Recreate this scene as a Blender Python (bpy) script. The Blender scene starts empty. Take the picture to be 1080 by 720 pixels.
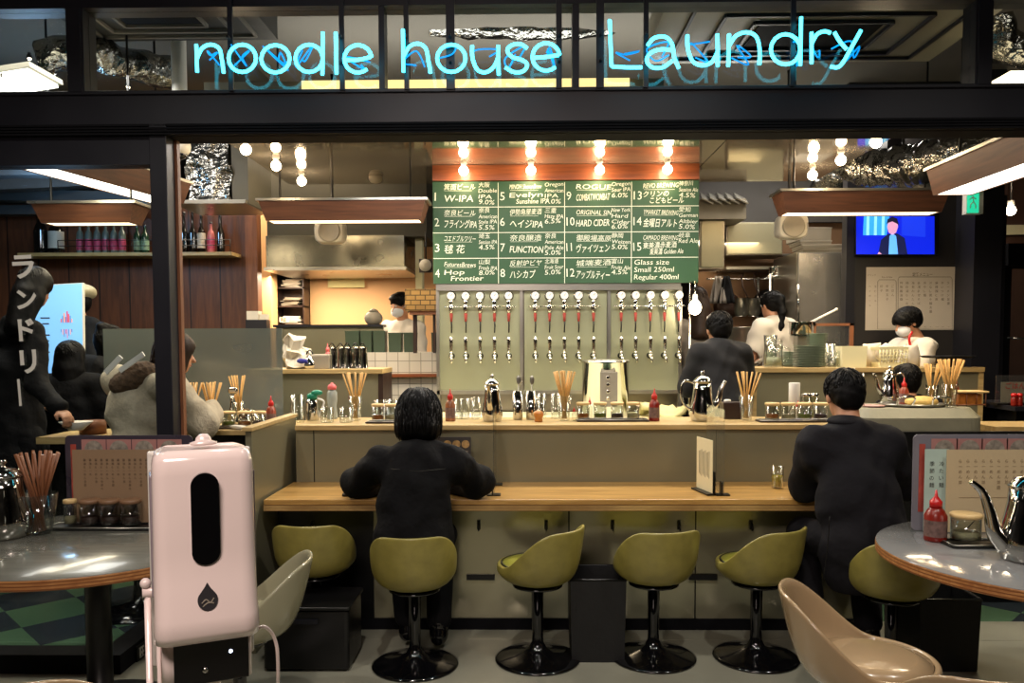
import bpy, bmesh, math, random
import numpy as np
from mathutils import Vector, Matrix, Euler, noise
random.seed(7)
R = math.radians
PI = math.pi
SC = bpy.context.scene
COL = SC.collection
# ---------------------------------------------------------------- camera
F_PX, W_PX, H_PX = 850.0, 1080.0, 720.0
PITCH, YAW, ROLL = R(3.0), R(0.9), R(-0.2)
CAM_H = 1.52
SHIFT_PX = 46.5
cam_d = bpy.data.cameras.new('camera')
cam = bpy.data.objects.new('camera', cam_d)
COL.objects.link(cam)
cam.location = (0, 0, CAM_H)
cam.rotation_euler = (Matrix.Rotation(YAW, 3, 'Z') @ Matrix.Rotation(PI / 2 - PITCH, 3, 'X') @ Matrix.Rotation(ROLL, 3, 'Z')).to_euler()
cam_d.sensor_width = 36
cam_d.lens = F_PX / W_PX * 36
cam_d.shift_y = SHIFT_PX / W_PX
cam_d.clip_start = 0.05
SC.camera = cam
CAM_M = cam.rotation_euler.to_matrix()
def ray(px, py):
    return CAM_M @ Vector(((px - 540) / F_PX, (360 - py + SHIFT_PX) / F_PX, -1))
def P(px, py, Y):
    """world point on the plane y=Y seen at this pixel of the photograph"""
    d = ray(px, py)
    return Vector((0, 0, CAM_H)) + d * (Y / d.y)
def G(px, py, z):
    """world point on the level z seen at this pixel"""
    d = ray(px, py)
    return Vector((0, 0, CAM_H)) + d * ((z - CAM_H) / d.z)
def XP(px, Y, py=400): return P(px, py, Y).x
def ZP(py, Y, px=553): return P(px, py, Y).z
# ---------------------------------------------------------------- world, exposure, lights
SC.view_settings.view_transform = 'Standard'
SC.view_settings.look = 'None'
SC.view_settings.gamma = 1
SC.view_settings.use_curve_mapping = False
SC.view_settings.exposure = 0.55
wd = bpy.data.worlds.new('World'); SC.world = wd; wd.use_nodes = True
wd.node_tree.nodes['Background'].inputs[0].default_value = (0.55, 0.62, 0.75, 1)
wd.node_tree.nodes['Background'].inputs[1].default_value = 0.05
def area(name, loc, size, power, color, rot=(0, 0, 0), size_y=None, spread=None):
    l = bpy.data.lights.new(name, 'AREA'); l.energy = power; l.color = color; l.size = size
    if size_y: l.shape = 'RECTANGLE'; l.size_y = size_y
    if spread: l.spread = spread
    o = bpy.data.objects.new(name, l); o.location = loc; o.rotation_euler = rot; COL.objects.link(o); return o
def point(name, loc, power, color, r=0.04):
    l = bpy.data.lights.new(name, 'POINT'); l.energy = power; l.color = color; l.shadow_soft_size = r
    o = bpy.data.objects.new(name, l); o.location = loc; COL.objects.link(o); return o
WARM = (1.0, 0.80, 0.56); NEUT = (1.0, 0.93, 0.84)
area('kitchen_ceiling_light', (-2.2, 7.5, 3.4), 1.6, 75, WARM, size_y=0.8)
area('kitchen_ceiling_light', (2.6, 7.3, 3.4), 1.4, 50, NEUT, size_y=0.8)
area('bar_ceiling_light', (0.2, 5.25, 2.84), 3.0, 62, NEUT, size_y=0.25)
for _i in range(4):
    _s = bpy.data.lights.new('corridor_downlight', 'SPOT'); _s.energy = 70; _s.color = NEUT; _s.spot_size = R(110); _s.spot_blend = .7; _s.shadow_soft_size = .05
    _o = bpy.data.objects.new('corridor_downlight', _s); _o.location = (-2.1 + 1.5 * _i, 2.2, 3.7); _o.rotation_euler = (R(12), 0, 0); COL.objects.link(_o)
area('corridor_ceiling_light', (-0.5, -0.6, 3.3), 1.2, 50, (1.0, 0.82, 0.74), rot=(R(25), 0, 0), size_y=0.6)
area('added_dining_fill', (-3.1, 5.0, 3.3), 1.2, 40, NEUT, size_y=1.0)  # added lamp without a fixture, brightens the dining side
area('added_wall_fill', (-2.0, 7.75, 2.18), 1.0, 30, WARM, size_y=0.3)  # added lamp, no fixture; lifts the peach wall below the hood
area('added_wall_fill', (1.9, 8.0, 2.5), 0.8, 9, WARM, size_y=0.3)  # added likewise to brighten the right kitchen wall
area('added_ceiling_fill', (0, 5.9, 3.1), 3.5, 26, NEUT, rot=(PI, 0, 0), size_y=0.4)  # added upward lamp, no real cove; brightens the ceiling behind the transom
# ---------------------------------------------------------------- materials
def hexc(h):
    h = h.lstrip('#'); v = [int(h[i:i + 2], 16) / 255 for i in (0, 2, 4)]
    return tuple(c / 12.92 if c <= 0.04045 else ((c + 0.055) / 1.055) ** 2.4 for c in v)
MATS = {}
def mat(name, col, rough=0.5, metal=0.0, var=0.08, scale=8.0, bump=0.0, bscale=60.0, stretch=(1, 1, 1), coat=0.0, rvar=0.1, emis=None, estr=0.0, dist=0.004, spec=0.5, sheen=0.0):
    if name in MATS: return MATS[name]
    c = hexc(col) if isinstance(col, str) else col
    m = bpy.data.materials.new(name); m.use_nodes = True
    nt = m.node_tree; N = nt.nodes; L = nt.links; b = N['Principled BSDF']
    b.inputs['Metallic'].default_value = metal
    b.inputs['Coat Weight'].default_value = coat
    b.inputs['Specular IOR Level'].default_value = spec
    if sheen: b.inputs['Sheen Weight'].default_value = sheen
    tc = N.new('ShaderNodeTexCoord'); mp = N.new('ShaderNodeMapping'); mp.inputs['Scale'].default_value = stretch
    L.new(tc.outputs['Object'], mp.inputs[0])
    n = N.new('ShaderNodeTexNoise'); n.inputs['Scale'].default_value = scale; n.inputs['Detail'].default_value = 5
    L.new(mp.outputs[0], n.inputs['Vector'])
    mx = N.new('ShaderNodeMix'); mx.data_type = 'RGBA'
    mx.inputs[6].default_value = (*[max(0, x * (1 - var * 2)) for x in c], 1)
    mx.inputs[7].default_value = (*[min(1, x * (1 + var * 2)) for x in c], 1)
    L.new(n.outputs[0], mx.inputs[0]); L.new(mx.outputs[2], b.inputs['Base Color'])
    rr = N.new('ShaderNodeMapRange'); rr.inputs[3].default_value = max(0.02, rough - rvar); rr.inputs[4].default_value = min(1, rough + rvar)
    L.new(n.outputs[0], rr.inputs[0]); L.new(rr.outputs[0], b.inputs['Roughness'])
    if bump:
        n2 = N.new('ShaderNodeTexNoise'); n2.inputs['Scale'].default_value = bscale; n2.inputs['Detail'].default_value = 3
        L.new(mp.outputs[0], n2.inputs['Vector'])
        bp = N.new('ShaderNodeBump'); bp.inputs['Strength'].default_value = bump; bp.inputs['Distance'].default_value = dist
        L.new(n2.outputs[0], bp.inputs['Height']); L.new(bp.outputs[0], b.inputs['Normal'])
    if emis is not None:
        b.inputs['Emission Color'].default_value = (*(hexc(emis) if isinstance(emis, str) else emis), 1)
        b.inputs['Emission Strength'].default_value = estr
    MATS[name] = m; return m
def wood(name, c1, c2, rough=0.4, stretch=(1, 14, 14), scale=3.0, coat=0.0, bands=None):
    m = bpy.data.materials.new(name); m.use_nodes = True; nt = m.node_tree; N = nt.nodes; L = nt.links; b = N['Principled BSDF']
    tc = N.new('ShaderNodeTexCoord'); mp = N.new('ShaderNodeMapping'); mp.inputs['Scale'].default_value = stretch
    L.new(tc.outputs['Object'], mp.inputs[0])
    n = N.new('ShaderNodeTexNoise'); n.inputs['Scale'].default_value = scale; n.inputs['Detail'].default_value = 8; n.inputs['Distortion'].default_value = 0.6
    L.new(mp.outputs[0], n.inputs['Vector'])
    r = N.new('ShaderNodeValToRGB'); r.color_ramp.elements[0].color = (*hexc(c1), 1); r.color_ramp.elements[1].color = (*hexc(c2), 1)
    r.color_ramp.elements[0].position = 0.35; r.color_ramp.elements[1].position = 0.65
    L.new(n.outputs[0], r.inputs[0]); out = r.outputs[0]
    if bands:
        ax, w, dark = bands
        sp = N.new('ShaderNodeSeparateXYZ'); L.new(tc.outputs['Object'], sp.inputs[0])
        ma = N.new('ShaderNodeMath'); ma.operation = 'MODULO'
        ad = N.new('ShaderNodeMath'); ad.operation = 'ADD'; ad.inputs[1].default_value = 100 * w
        L.new(sp.outputs[ax], ad.inputs[0]); L.new(ad.outputs[0], ma.inputs[0]); ma.inputs[1].default_value = w
        lt = N.new('ShaderNodeMath'); lt.operation = 'LESS_THAN'; lt.inputs[1].default_value = w * 0.05 if w > .02 else w * 0.35
        L.new(ma.outputs[0], lt.inputs[0])
        mx = N.new('ShaderNodeMix'); mx.data_type = 'RGBA'; L.new(lt.outputs[0], mx.inputs[0]); L.new(out, mx.inputs[6]); mx.inputs[7].default_value = (*hexc(dark), 1)
        out = mx.outputs[2]
    L.new(out, b.inputs['Base Color']); b.inputs['Roughness'].default_value = rough; b.inputs['Coat Weight'].default_value = coat
    MATS[name] = m; return m
def emit(name, col, s):
    m = bpy.data.materials.new(name); m.use_nodes = True; nt = m.node_tree; b = nt.nodes['Principled BSDF']
    c = hexc(col) if isinstance(col, str) else col
    b.inputs['Base Color'].default_value = (*c, 1); b.inputs['Emission Color'].default_value = (*c, 1); b.inputs['Emission Strength'].default_value = s
    b.inputs['Roughness'].default_value = 0.4
    MATS[name] = m; return m
def thin_glass(name, tint=(1, 1, 1), refl=0.06, rough=0.02, edge=0.5, haze=0.0, hazec=(0.5, 0.5, 0.5)):
    """thin pane or vessel wall: clear with a Fresnel sheen, optional milky share"""
    m = bpy.data.materials.new(name); m.use_nodes = True; nt = m.node_tree; N = nt.nodes; L = nt.links
    for x in list(N): N.remove(x)
    out = N.new('ShaderNodeOutputMaterial'); tr = N.new('ShaderNodeBsdfTransparent'); tr.inputs[0].default_value = (*tint, 1)
    gl = N.new('ShaderNodeBsdfGlossy'); gl.inputs['Roughness'].default_value = rough
    lw = N.new('ShaderNodeLayerWeight'); lw.inputs[0].default_value = edge
    mr = N.new('ShaderNodeMapRange'); mr.inputs[3].default_value = refl; mr.inputs[4].default_value = 0.9
    pw = N.new('ShaderNodeMath'); pw.operation = 'POWER'; pw.inputs[1].default_value = 2.5
    L.new(lw.outputs['Facing'], pw.inputs[0]); L.new(pw.outputs[0], mr.inputs[0])
    mx = N.new('ShaderNodeMixShader'); L.new(mr.outputs[0], mx.inputs[0])
    src = tr.outputs[0]
    if haze:
        df = N.new('ShaderNodeBsdfDiffuse'); df.inputs[0].default_value = (*hazec, 1)
        nz = N.new('ShaderNodeTexNoise'); nz.inputs['Scale'].default_value = 2.0
        m2 = N.new('ShaderNodeMixShader'); mr2 = N.new('ShaderNodeMapRange'); mr2.inputs[3].default_value = haze * 0.8; mr2.inputs[4].default_value = haze * 1.2
        L.new(nz.outputs[0], mr2.inputs[0]); L.new(mr2.outputs[0], m2.inputs[0]); L.new(tr.outputs[0], m2.inputs[1]); L.new(df.outputs[0], m2.inputs[2]); src = m2.outputs[0]
    L.new(src, mx.inputs[1]); L.new(gl.outputs[0], mx.inputs[2]); L.new(mx.outputs[0], out.inputs[0])
    MATS[name] = m; return m
def brick(name, c1, c2, mortar, scale, bw, rh, ms, off=0.5, rough=0.3, rot=0.0, axes='XZ'):
    m = bpy.data.materials.new(name); m.use_nodes = True; nt = m.node_tree; N = nt.nodes; L = nt.links; b = N['Principled BSDF']
    tc = N.new('ShaderNodeTexCoord'); sp = N.new('ShaderNodeSeparateXYZ'); cb = N.new('ShaderNodeCombineXYZ')
    L.new(tc.outputs['Object'], sp.inputs[0]); L.new(sp.outputs[axes[0]], cb.inputs[0]); L.new(sp.outputs[axes[1]], cb.inputs[1])
    br = N.new('ShaderNodeTexBrick'); br.offset = off
    br.inputs['Color1'].default_value = (*hexc(c1), 1); br.inputs['Color2'].default_value = (*hexc(c2), 1); br.inputs['Mortar'].default_value = (*hexc(mortar), 1)
    br.inputs['Scale'].default_value = scale; br.inputs['Brick Width'].default_value = bw; br.inputs['Row Height'].default_value = rh; br.inputs['Mortar Size'].default_value = ms
    L.new(cb.outputs[0], br.inputs['Vector']); L.new(br.outputs[0], b.inputs['Base Color']); b.inputs['Roughness'].default_value = rough
    MATS[name] = m; return m

M_steel = mat('brushed_steel', '#a9a69c', 0.3, 0.9, var=0.04, scale=3)
M_steel_wall = mat('steel_sheet', '#8f897c', 0.3, 1.0, var=0.06, scale=2, stretch=(3, 3, 3), rvar=0.06)
M_tapwall = mat('tap_wall_steel', '#a3a586', 0.38, 0.55, var=0.05, scale=2)
M_kick = mat('steel_kick_wall', '#aaa68a', 0.2, 0.6, var=0.10, scale=2.2, rvar=0.08)
M_splash = mat('back_panel', '#8c876d', 0.34, 0.5, var=0.06, scale=2)
M_chrome = mat('polished_chrome', '#c9c8c2', 0.08, 1.0, var=0.02, rvar=0.03)
M_mirror = mat('mirror_ceiling', '#c9bfb0', 0.07, 0.8, var=0.03, rvar=0.03, scale=1.5, bump=0.04, bscale=1.5, dist=0.02)
M_foil = mat('crumpled_foil', '#8a8a86', 0.22, 1.0, var=0.1, scale=6, bump=1.0, bscale=11, dist=0.05)
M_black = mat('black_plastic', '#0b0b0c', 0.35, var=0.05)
M_blackgloss = mat('black_gloss_metal', '#08080a', 0.12, 0.0, var=0.05, coat=0.6)
M_frame = mat('charcoal_frame', '#1d1d24', 0.42, 0.2, var=0.06, scale=3)
M_frame_dk = mat('black_rail', '#0c0c10', 0.75, 0.0, spec=.15)
M_darkwall = mat('dark_wall_paint', '#262322', 0.5, var=0.08, scale=3)
M_ceil = mat('dark_ceiling_paint', '#3b3833', 0.8, var=0.1, scale=2)
M_ceil_lt = mat('grey_ceiling_paint', '#6a655c', 0.8, var=0.08, scale=2)
M_peach = mat('peach_wall_paint', '#d6a877', 0.6, var=0.04, scale=2)
M_conc = mat('grey_concrete_floor', '#8b8a7b', 0.35, var=0.16, scale=3, bump=0.1, bscale=25)
M_woodc = wood('oak_counter', '#a27a40', '#c79c58', 0.3, coat=0.3)
M_ply = wood('ply_edge', '#8d6a3e', '#c7a468', 0.45, stretch=(1, 1, 1), bands=(2, 0.009, '#6e4f2c'))
M_ledge = wood('pale_ledge', '#a58a58', '#bfa571', 0.4)
M_redwood = wood('red_brown_wood', '#6e3a20', '#8c4e2e', 0.3, coat=0.4)
M_lampwood = wood('lamp_box_wood', '#4e3022', '#66402c', 0.5)
M_panelwood = wood('wall_panel_wood', '#4a2a1a', '#633a22', 0.5, stretch=(10, 10, 1), bands=(0, 0.28, '#1d0f09'))
M_colwood = wood('column_wood', '#70452c', '#865436', 0.5, stretch=(10, 10, 1))
M_tablerim = wood('table_rim_wood', '#9a6438', '#b98450', 0.4, bands=(2, 0.012, '#7a4a26'))
M_tabletop = mat('grey_table_laminate', '#5f5e56', 0.2, var=0.18, scale=5, coat=0.25, stretch=(1, 8, 1), rvar=0.05)
M_tabletop2 = mat('steel_grey_table_laminate', '#7b7b7a', 0.13, var=0.12, scale=5, coat=0.4, rvar=0.05)
M_olive = mat('olive_leatherette', '#8c8240', 0.33, var=0.2, scale=14, bump=0.12, bscale=90, spec=0.6)
M_olive_seat = mat('olive_seat_leatherette', '#93913a', 0.3, var=0.1, scale=9, bump=0.1, bscale=90)
M_tan = mat('tan_leatherette', '#a08868', 0.2, var=0.05, scale=6, coat=0.4)
M_grey_lea = mat('greige_leatherette', '#98947a', 0.22, var=0.06, scale=6, coat=0.4)
M_pipe = mat('dark_piping', '#2a2618', 0.5)
M_pink = mat('white_pink_plastic', '#f2e0da', 0.16, var=0.02, coat=0.5, rvar=0.03)
M_white = mat('white_plastic', '#dcd9d0', 0.35, var=0.03)
M_cream = mat('cream_plastic', '#e6dfb4', 0.4, var=0.04)
M_board = mat('green_chalkboard', '#23482a', 0.55, var=0.12, scale=3)
M_chalk = mat('chalk', '#d8dcc8', 0.9, var=0.1, scale=40)
M_paper = mat('white_paper', '#cfc8b8', 0.7, var=0.03)
M_paper_cream = mat('cream_paper', '#dccfa6', 0.7, var=0.04)
M_paper_tan = mat('tan_paper', '#c9ab7d', 0.7, var=0.04)
M_paper_green = mat('pale_green_paper', '#b4c9bd', 0.7)
M_ink = mat('black_ink', '#2a2622', 0.7)
M_redink = mat('red_ink', '#9a3a30', 0.7)
M_skin = mat('skin', '#b98565', 0.5, var=0.05, scale=20)
M_hair = mat('black_hair', '#060505', 0.5, var=0.3, scale=6, stretch=(30, 30, 2.5), bump=0.35, bscale=14, dist=0.004, spec=.14)
M_hairbr = mat('brown_hair', '#241710', 0.5, var=0.3, scale=6, stretch=(30, 30, 2.5), bump=0.4, bscale=14, dist=0.004, spec=.2)
M_blackcloth = mat('black_cloth', '#0b0b0d', 0.9, var=0.15, scale=12, bump=0.7, bscale=9, dist=0.03, spec=.2)
M_suit = mat('charcoal_suit_cloth', '#17161a', 0.85, var=0.12, scale=14, bump=0.6, bscale=7, dist=0.03, spec=.2)
M_greycloth = mat('dark_grey_cloth', '#171718', 0.85, var=0.12, scale=14, bump=0.6, bscale=12, dist=0.02, spec=.2)
M_beigecloth = mat('beige_fleece', '#a99e88', 0.95, var=0.12, scale=40, bump=0.6, bscale=60, dist=0.008)
M_fur = mat('brown_fur', '#54402e', 0.95, var=0.4, scale=40, bump=1.0, bscale=70, dist=0.01)
M_whitecloth = mat('white_cotton', '#cfc8bc', 0.85, var=0.05, bump=0.3, bscale=14, dist=0.008)
M_greytee = mat('grey_cotton', '#77716a', 0.85, var=0.06, bump=0.3, bscale=14, dist=0.008)
M_cap = mat('cream_wool', '#c3b896', 0.95, var=0.1, scale=40, bump=0.6, bscale=60)
M_mask = mat('white_face_mask', '#d5d9dc', 0.8)
M_red = mat('red_plastic', '#c01c1c', 0.3)
M_teal = mat('teal_plastic', '#1f8a6a', 0.3)
M_pinkp = mat('pink_plastic', '#e0686a', 0.35)
M_sauce = mat('chili_sauce', '#7c1a0e', 0.3, var=0.2, scale=20)
M_green_plate = mat('celadon_glaze', '#a4b29c', 0.3, var=0.06, coat=0.4)
M_dgreen = mat('dark_green_plastic', '#3b4a3a', 0.4)
M_bamboo = mat('bamboo', '#c69a55', 0.55, var=0.12, scale=20)
M_bamboo_dk = mat('brown_chopstick_wood', '#7a4a2c', 0.5, var=0.12, scale=20)
M_lid = mat('pale_wood_lid', '#d2b27a', 0.5, var=0.08, scale=12)
M_darkbr = mat('dark_brown_laminate', '#2c1a12', 0.4)
M_stone = mat('concrete_plinth', '#7f7c68', 0.6, var=0.18, scale=5, bump=0.3, bscale=30)
M_speaker = mat('speaker_shell', '#b9b3a4', 0.5)
M_speaker_g = mat('speaker_grille', '#8c8474', 0.6)
M_food = mat('noodle_food', '#caa85c', 0.6, var=0.25, scale=50)
M_cloth_y = mat('yellow_towel', '#d8cf96', 0.95, bump=0.5, bscale=30)
M_ltsteel = mat('painted_beam_grey', '#4a4d50', 0.5, 0.3)
M_drink = mat('yellow_drink', '#b3a230', 0.15)
M_glass = thin_glass('clear_glass', (0.93, 0.95, 0.93), 0.10, 0.03, 0.5)
M_pane = thin_glass('window_glass', (0.90, 0.93, 0.94), 0.02, 0.01, 0.3)
M_acryl = thin_glass('clear_acrylic', (0.93, 0.94, 0.92), 0.05, 0.03, 0.4, haze=0.03)
M_smoke = thin_glass('milky_acrylic_screen', (0.75, 0.80, 0.78), 0.05, 0.1, 0.3, haze=0.6, hazec=(0.22, 0.25, 0.23))
M_neon = emit('cyan_neon_gas', (0.05, 0.72, 0.95), 4.5)
M_neon_dim = emit('blue_neon_return', (0.0, 0.16, 0.45), 1.2)
M_led = emit('led_panel', (1.0, 0.80, 0.50), 2.6)
M_led_w = emit('led_panel_white', (1.0, 0.90, 0.74), 4.5)
M_bulb = emit('bulb_glow', (1.0, 0.80, 0.55), 14)
M_yel = emit('yellow_strip_light', (1.0, 0.72, 0.28), 1.1)
# ---------------------------------------------------------------- mesh builder
class MB:
    def __init__(s): s.v = []; s.f = []; s.sm = []
    def add(s, vs, fs, smooth=False):
        o = len(s.v); s.v += [tuple(v) for v in vs]; s.f += [tuple(i + o for i in f) for f in fs]; s.sm += [smooth] * len(fs)
    def box(s, c, d, rot=None, taper=1.0):
        """centre c, full size d; taper scales the top"""
        hx, hy, hz = d[0] / 2, d[1] / 2, d[2] / 2
        vs = []
        for z, k in ((-hz, 1), (hz, taper)):
            for x, y in ((-hx, -hy), (hx, -hy), (hx, hy), (-hx, hy)):
                v = Vector((x * k, y * k, z))
                if rot is not None: v = rot @ v
                vs.append(v + Vector(c))
        s.add(vs, [(3, 2, 1, 0), (4, 5, 6, 7), (0, 1, 5, 4), (1, 2, 6, 5), (2, 3, 7, 6), (3, 0, 4, 7)])
    def bx(s, x0, x1, y0, y1, z0, z1):
        s.box(((x0 + x1) / 2, (y0 + y1) / 2, (z0 + z1) / 2), (abs(x1 - x0), abs(y1 - y0), abs(z1 - z0)))
    def rbox(s, c, d, r, seg=4, rot=None):
        """box with rounded vertical edges (about z) and a small top bevel"""
        hx, hy, hz = d[0] / 2, d[1] / 2, d[2] / 2; r = min(r, hx * .99, hy * .99)
        def ring(ins):
            pts = []
            for k, (sx, sy) in enumerate(((1, 1), (-1, 1), (-1, -1), (1, -1))):
                for j in range(seg + 1):
                    a = (k + j / seg) * PI / 2
                    rr = max(r - ins, 0.0005)
                    pts.append((sx * (hx - r) + rr * math.cos(a), sy * (hy - r) + rr * math.sin(a)))
            return pts
        b = min(r, hz, 0.35 * min(hx, hy, hz) if hz > 0 else 0) * .6
        prof = [(b, -hz), (0, -hz + b), (0, hz - b), (b, hz)]
        vs = []
        for ins, z in prof:
            for x, y in ring(ins):
                v = Vector((x, y, z)); v = rot @ v if rot is not None else v; vs.append(v + Vector(c))
        n = len(ring(0)); fs = []
        for i in range(3):
            for j in range(n): fs.append((i * n + j, i * n + (j + 1) % n, (i + 1) * n + (j + 1) % n, (i + 1) * n + j))
        fs.append(tuple(range(n - 1, -1, -1))); fs.append(tuple(range(3 * n, 4 * n)))
        s.add(vs, fs, False)
    def loft(s, rings, cap=True, closed=True, smooth=True, loop=False):
        n = len(rings[0]); vs = [p for r in rings for p in r]; fs = []
        m = len(rings)
        for i in range(m if loop else m - 1):
            i2 = (i + 1) % m
            for j in range(n if closed else n - 1):
                fs.append((i * n + j, i * n + (j + 1) % n, i2 * n + (j + 1) % n, i2 * n + j))
        s.add(vs, fs, smooth)
        if cap and not loop:
            s.add(list(rings[0]), [tuple(range(n - 1, -1, -1))]); s.add(list(rings[-1]), [tuple(range(n))])
    def lathe(s, prof, c=(0, 0, 0), seg=20, cap=True, smooth=True, axis=None, sx=1, sy=1):
        rings = []
        for r, z in prof:
            ring = []
            for j in range(seg):
                a = 2 * PI * j / seg; v = Vector((r * math.cos(a) * sx, r * math.sin(a) * sy, z))
                if axis is not None: v = axis @ v
                ring.append(v + Vector(c))
            rings.append(ring)
        s.loft(rings, cap, True, smooth)
    def tube(s, pts, r, seg=8, cap=True, loop=False):
        pts = [Vector(p) for p in pts]; n = len(pts)
        rs = r if isinstance(r, (list, tuple)) else [r] * n
        rings = []; up = None
        for i, p in enumerate(pts):
            t = (pts[(i + 1) % n] - pts[i - 1]) if loop else (pts[min(i + 1, n - 1)] - pts[max(i - 1, 0)])
            if t.length < 1e-9: t = Vector((0, 0, 1))
            t.normalize()
            if up is None:
                up = Vector((0, 0, 1)) if abs(t.z) < .9 else Vector((1, 0, 0))
            u = up - t * up.dot(t)
            if u.length < 1e-6: u = t.orthogonal()
            u.normalize(); w = t.cross(u); up = u
            rings.append([p + (u * math.cos(2 * PI * j / seg) + w * math.sin(2 * PI * j / seg)) * rs[i] for j in range(seg)])
        s.loft(rings, cap, True, True, loop)
    def ball(s, c, r, seg=14, rings=8, rot=None):
        rx, ry, rz = (r, r, r) if not isinstance(r, (list, tuple)) else r
        rg = []
        for i in range(rings + 1):
            a = -PI / 2 + PI * i / rings; q = []
            for j in range(seg):
                b = 2 * PI * j / seg
                v = Vector((rx * max(math.cos(a), 1e-4) * math.cos(b), ry * max(math.cos(a), 1e-4) * math.sin(b), rz * math.sin(a)))
                if rot is not None: v = rot @ v
                q.append(v + Vector(c))
            rg.append(q)
        s.loft(rg, True)
    def prism(s, poly, y0, y1):
        """polygon of (x,z) extruded along y"""
        n = len(poly)
        vs = [(x, y0, z) for x, z in poly] + [(x, y1, z) for x, z in poly]
        s.add(vs, [tuple(range(n)), tuple(range(2 * n - 1, n - 1, -1))] + [(i, i + n, (i + 1) % n + n, (i + 1) % n) for i in range(n)])
    def quad(s, a, b, c, d): s.add([a, b, c, d], [(0, 1, 2, 3)])
    def xf(s, M, i0=0):
        for i in range(i0, len(s.v)): s.v[i] = tuple(M @ Vector(s.v[i]))
    def build(s, name, material, parent=None, world=False, bevel=0.0, sub=0, flatfix=True):
        me = bpy.data.meshes.new(name); me.from_pydata(s.v, [], s.f); me.update()
        if sum(s.sm): me.polygons.foreach_set('use_smooth', s.sm)
        bm = bmesh.new(); bm.from_mesh(me)
        bmesh.ops.remove_doubles(bm, verts=bm.verts, dist=1e-6)
        bmesh.ops.recalc_face_normals(bm, faces=bm.faces); bm.to_mesh(me); bm.free()
        if material: me.materials.append(material)
        o = bpy.data.objects.new(name, me); COL.objects.link(o)
        if parent is not None:
            if world:
                top = Matrix.Identity(4); q = parent; ch = []
                while q is not None: ch.append(q); q = q.parent
                for q in reversed(ch): top = top @ (Matrix.LocRotScale(q.location, q.rotation_euler, q.scale))
                me.transform(top.inverted())
            o.parent = parent
        if bevel:
            b = o.modifiers.new('bevel', 'BEVEL'); b.width = bevel; b.segments = 2; b.limit_method = 'ANGLE'; b.angle_limit = R(40)
        if sub:
            b = o.modifiers.new('sub', 'SUBSURF'); b.levels = sub; b.render_levels = sub
        return o
def thing(name, label, cat, loc=(0, 0, 0), rz=0.0, group=None):
    o = bpy.data.objects.new(name, None); o.empty_display_size = .05; COL.objects.link(o); o.location = loc; o.rotation_euler = (0, 0, rz)
    o['label'] = label; o['category'] = cat
    if group: o['group'] = group
    return o
def tag(o, label, cat, group=None, kind=None):
    o['label'] = label; o['category'] = cat
    if group: o['group'] = group
    if kind: o['kind'] = kind
    return o
def struct(name, mb, m, **k):
    o = mb.build(name, m, **k); o['kind'] = 'structure'; return o
def dup(root, loc, rz=None, label=None, group=None):
    def cp(o, par):
        c = o.copy(); COL.objects.link(c); c.parent = par
        for ch in list(kids.get(o.name, [])): cp(ch, c)
        return c
    kids = {}
    for o in COL.objects:
        if o.parent: kids.setdefault(o.parent.name, []).append(o)
    r = cp(root, None); r.location = loc
    if rz is not None: r.rotation_euler = (0, 0, rz)
    if label: r['label'] = label
    if group: r['group'] = group
    return r
def catmull(pts, n=6, closed=False):
    pts = [Vector(p) for p in pts]; m = len(pts)
    if m < 3 and not closed: return [pts[0].lerp(pts[-1], i / n) for i in range(n + 1)]
    out = []
    for i in range(m if closed else m - 1):
        g = lambda k: pts[k % m] if closed else pts[max(0, min(m - 1, k))]
        p0, p1, p2, p3 = g(i - 1), g(i), g(i + 1), g(i + 2)
        for j in range(n):
            t = j / n
            out.append(0.5 * ((2 * p1) + (p2 - p0) * t + (2 * p0 - 5 * p1 + 4 * p2 - p3) * t * t + (-p0 + 3 * p1 - 3 * p2 + p3) * t ** 3))
    if not closed: out.append(pts[-1])
    return out
# text as real flat-cut geometry
_TX = {}
def text_geo(s, bold=0.0):
    k = (s, bold)
    if k in _TX: return _TX[k]
    c = bpy.data.curves.new('t', 'FONT'); c.body = s; c.size = 1.0; c.resolution_u = 2; c.offset = bold
    o = bpy.data.objects.new('t', c); COL.objects.link(o)
    dg = bpy.context.evaluated_depsgraph_get(); me = bpy.data.meshes.new_from_object(o.evaluated_get(dg))
    vs = [v.co.copy() for v in me.vertices]; fs = [tuple(p.vertices) for p in me.polygons]
    bpy.data.objects.remove(o); bpy.data.curves.remove(c); bpy.data.meshes.remove(me)
    w = max([v.x for v in vs], default=0.5); x0 = min([v.x for v in vs], default=0)
    _TX[k] = (vs, fs, x0, w); return _TX[k]
def add_text(mb, s, org, size, right=Vector((1, 0, 0)), up=Vector((0, 0, 1)), width=None, bold=0.0, skew=0.0, rot=0.0):
    """org = left end of the baseline; width squeezes or stretches the line to fit"""
    vs, fs, x0, w = text_geo(s, bold)
    kx = size if width is None else width / max(w - x0, 1e-3)
    ca, sa = math.cos(rot), math.sin(rot)
    out = []
    for v in vs:
        x = (v.x - x0) * kx + v.y * size * skew; y = v.y * size
        x, y = x * ca - y * sa, x * sa + y * ca
        out.append(Vector(org) + right * x + up * y)
    mb.add(out, fs)
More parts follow.
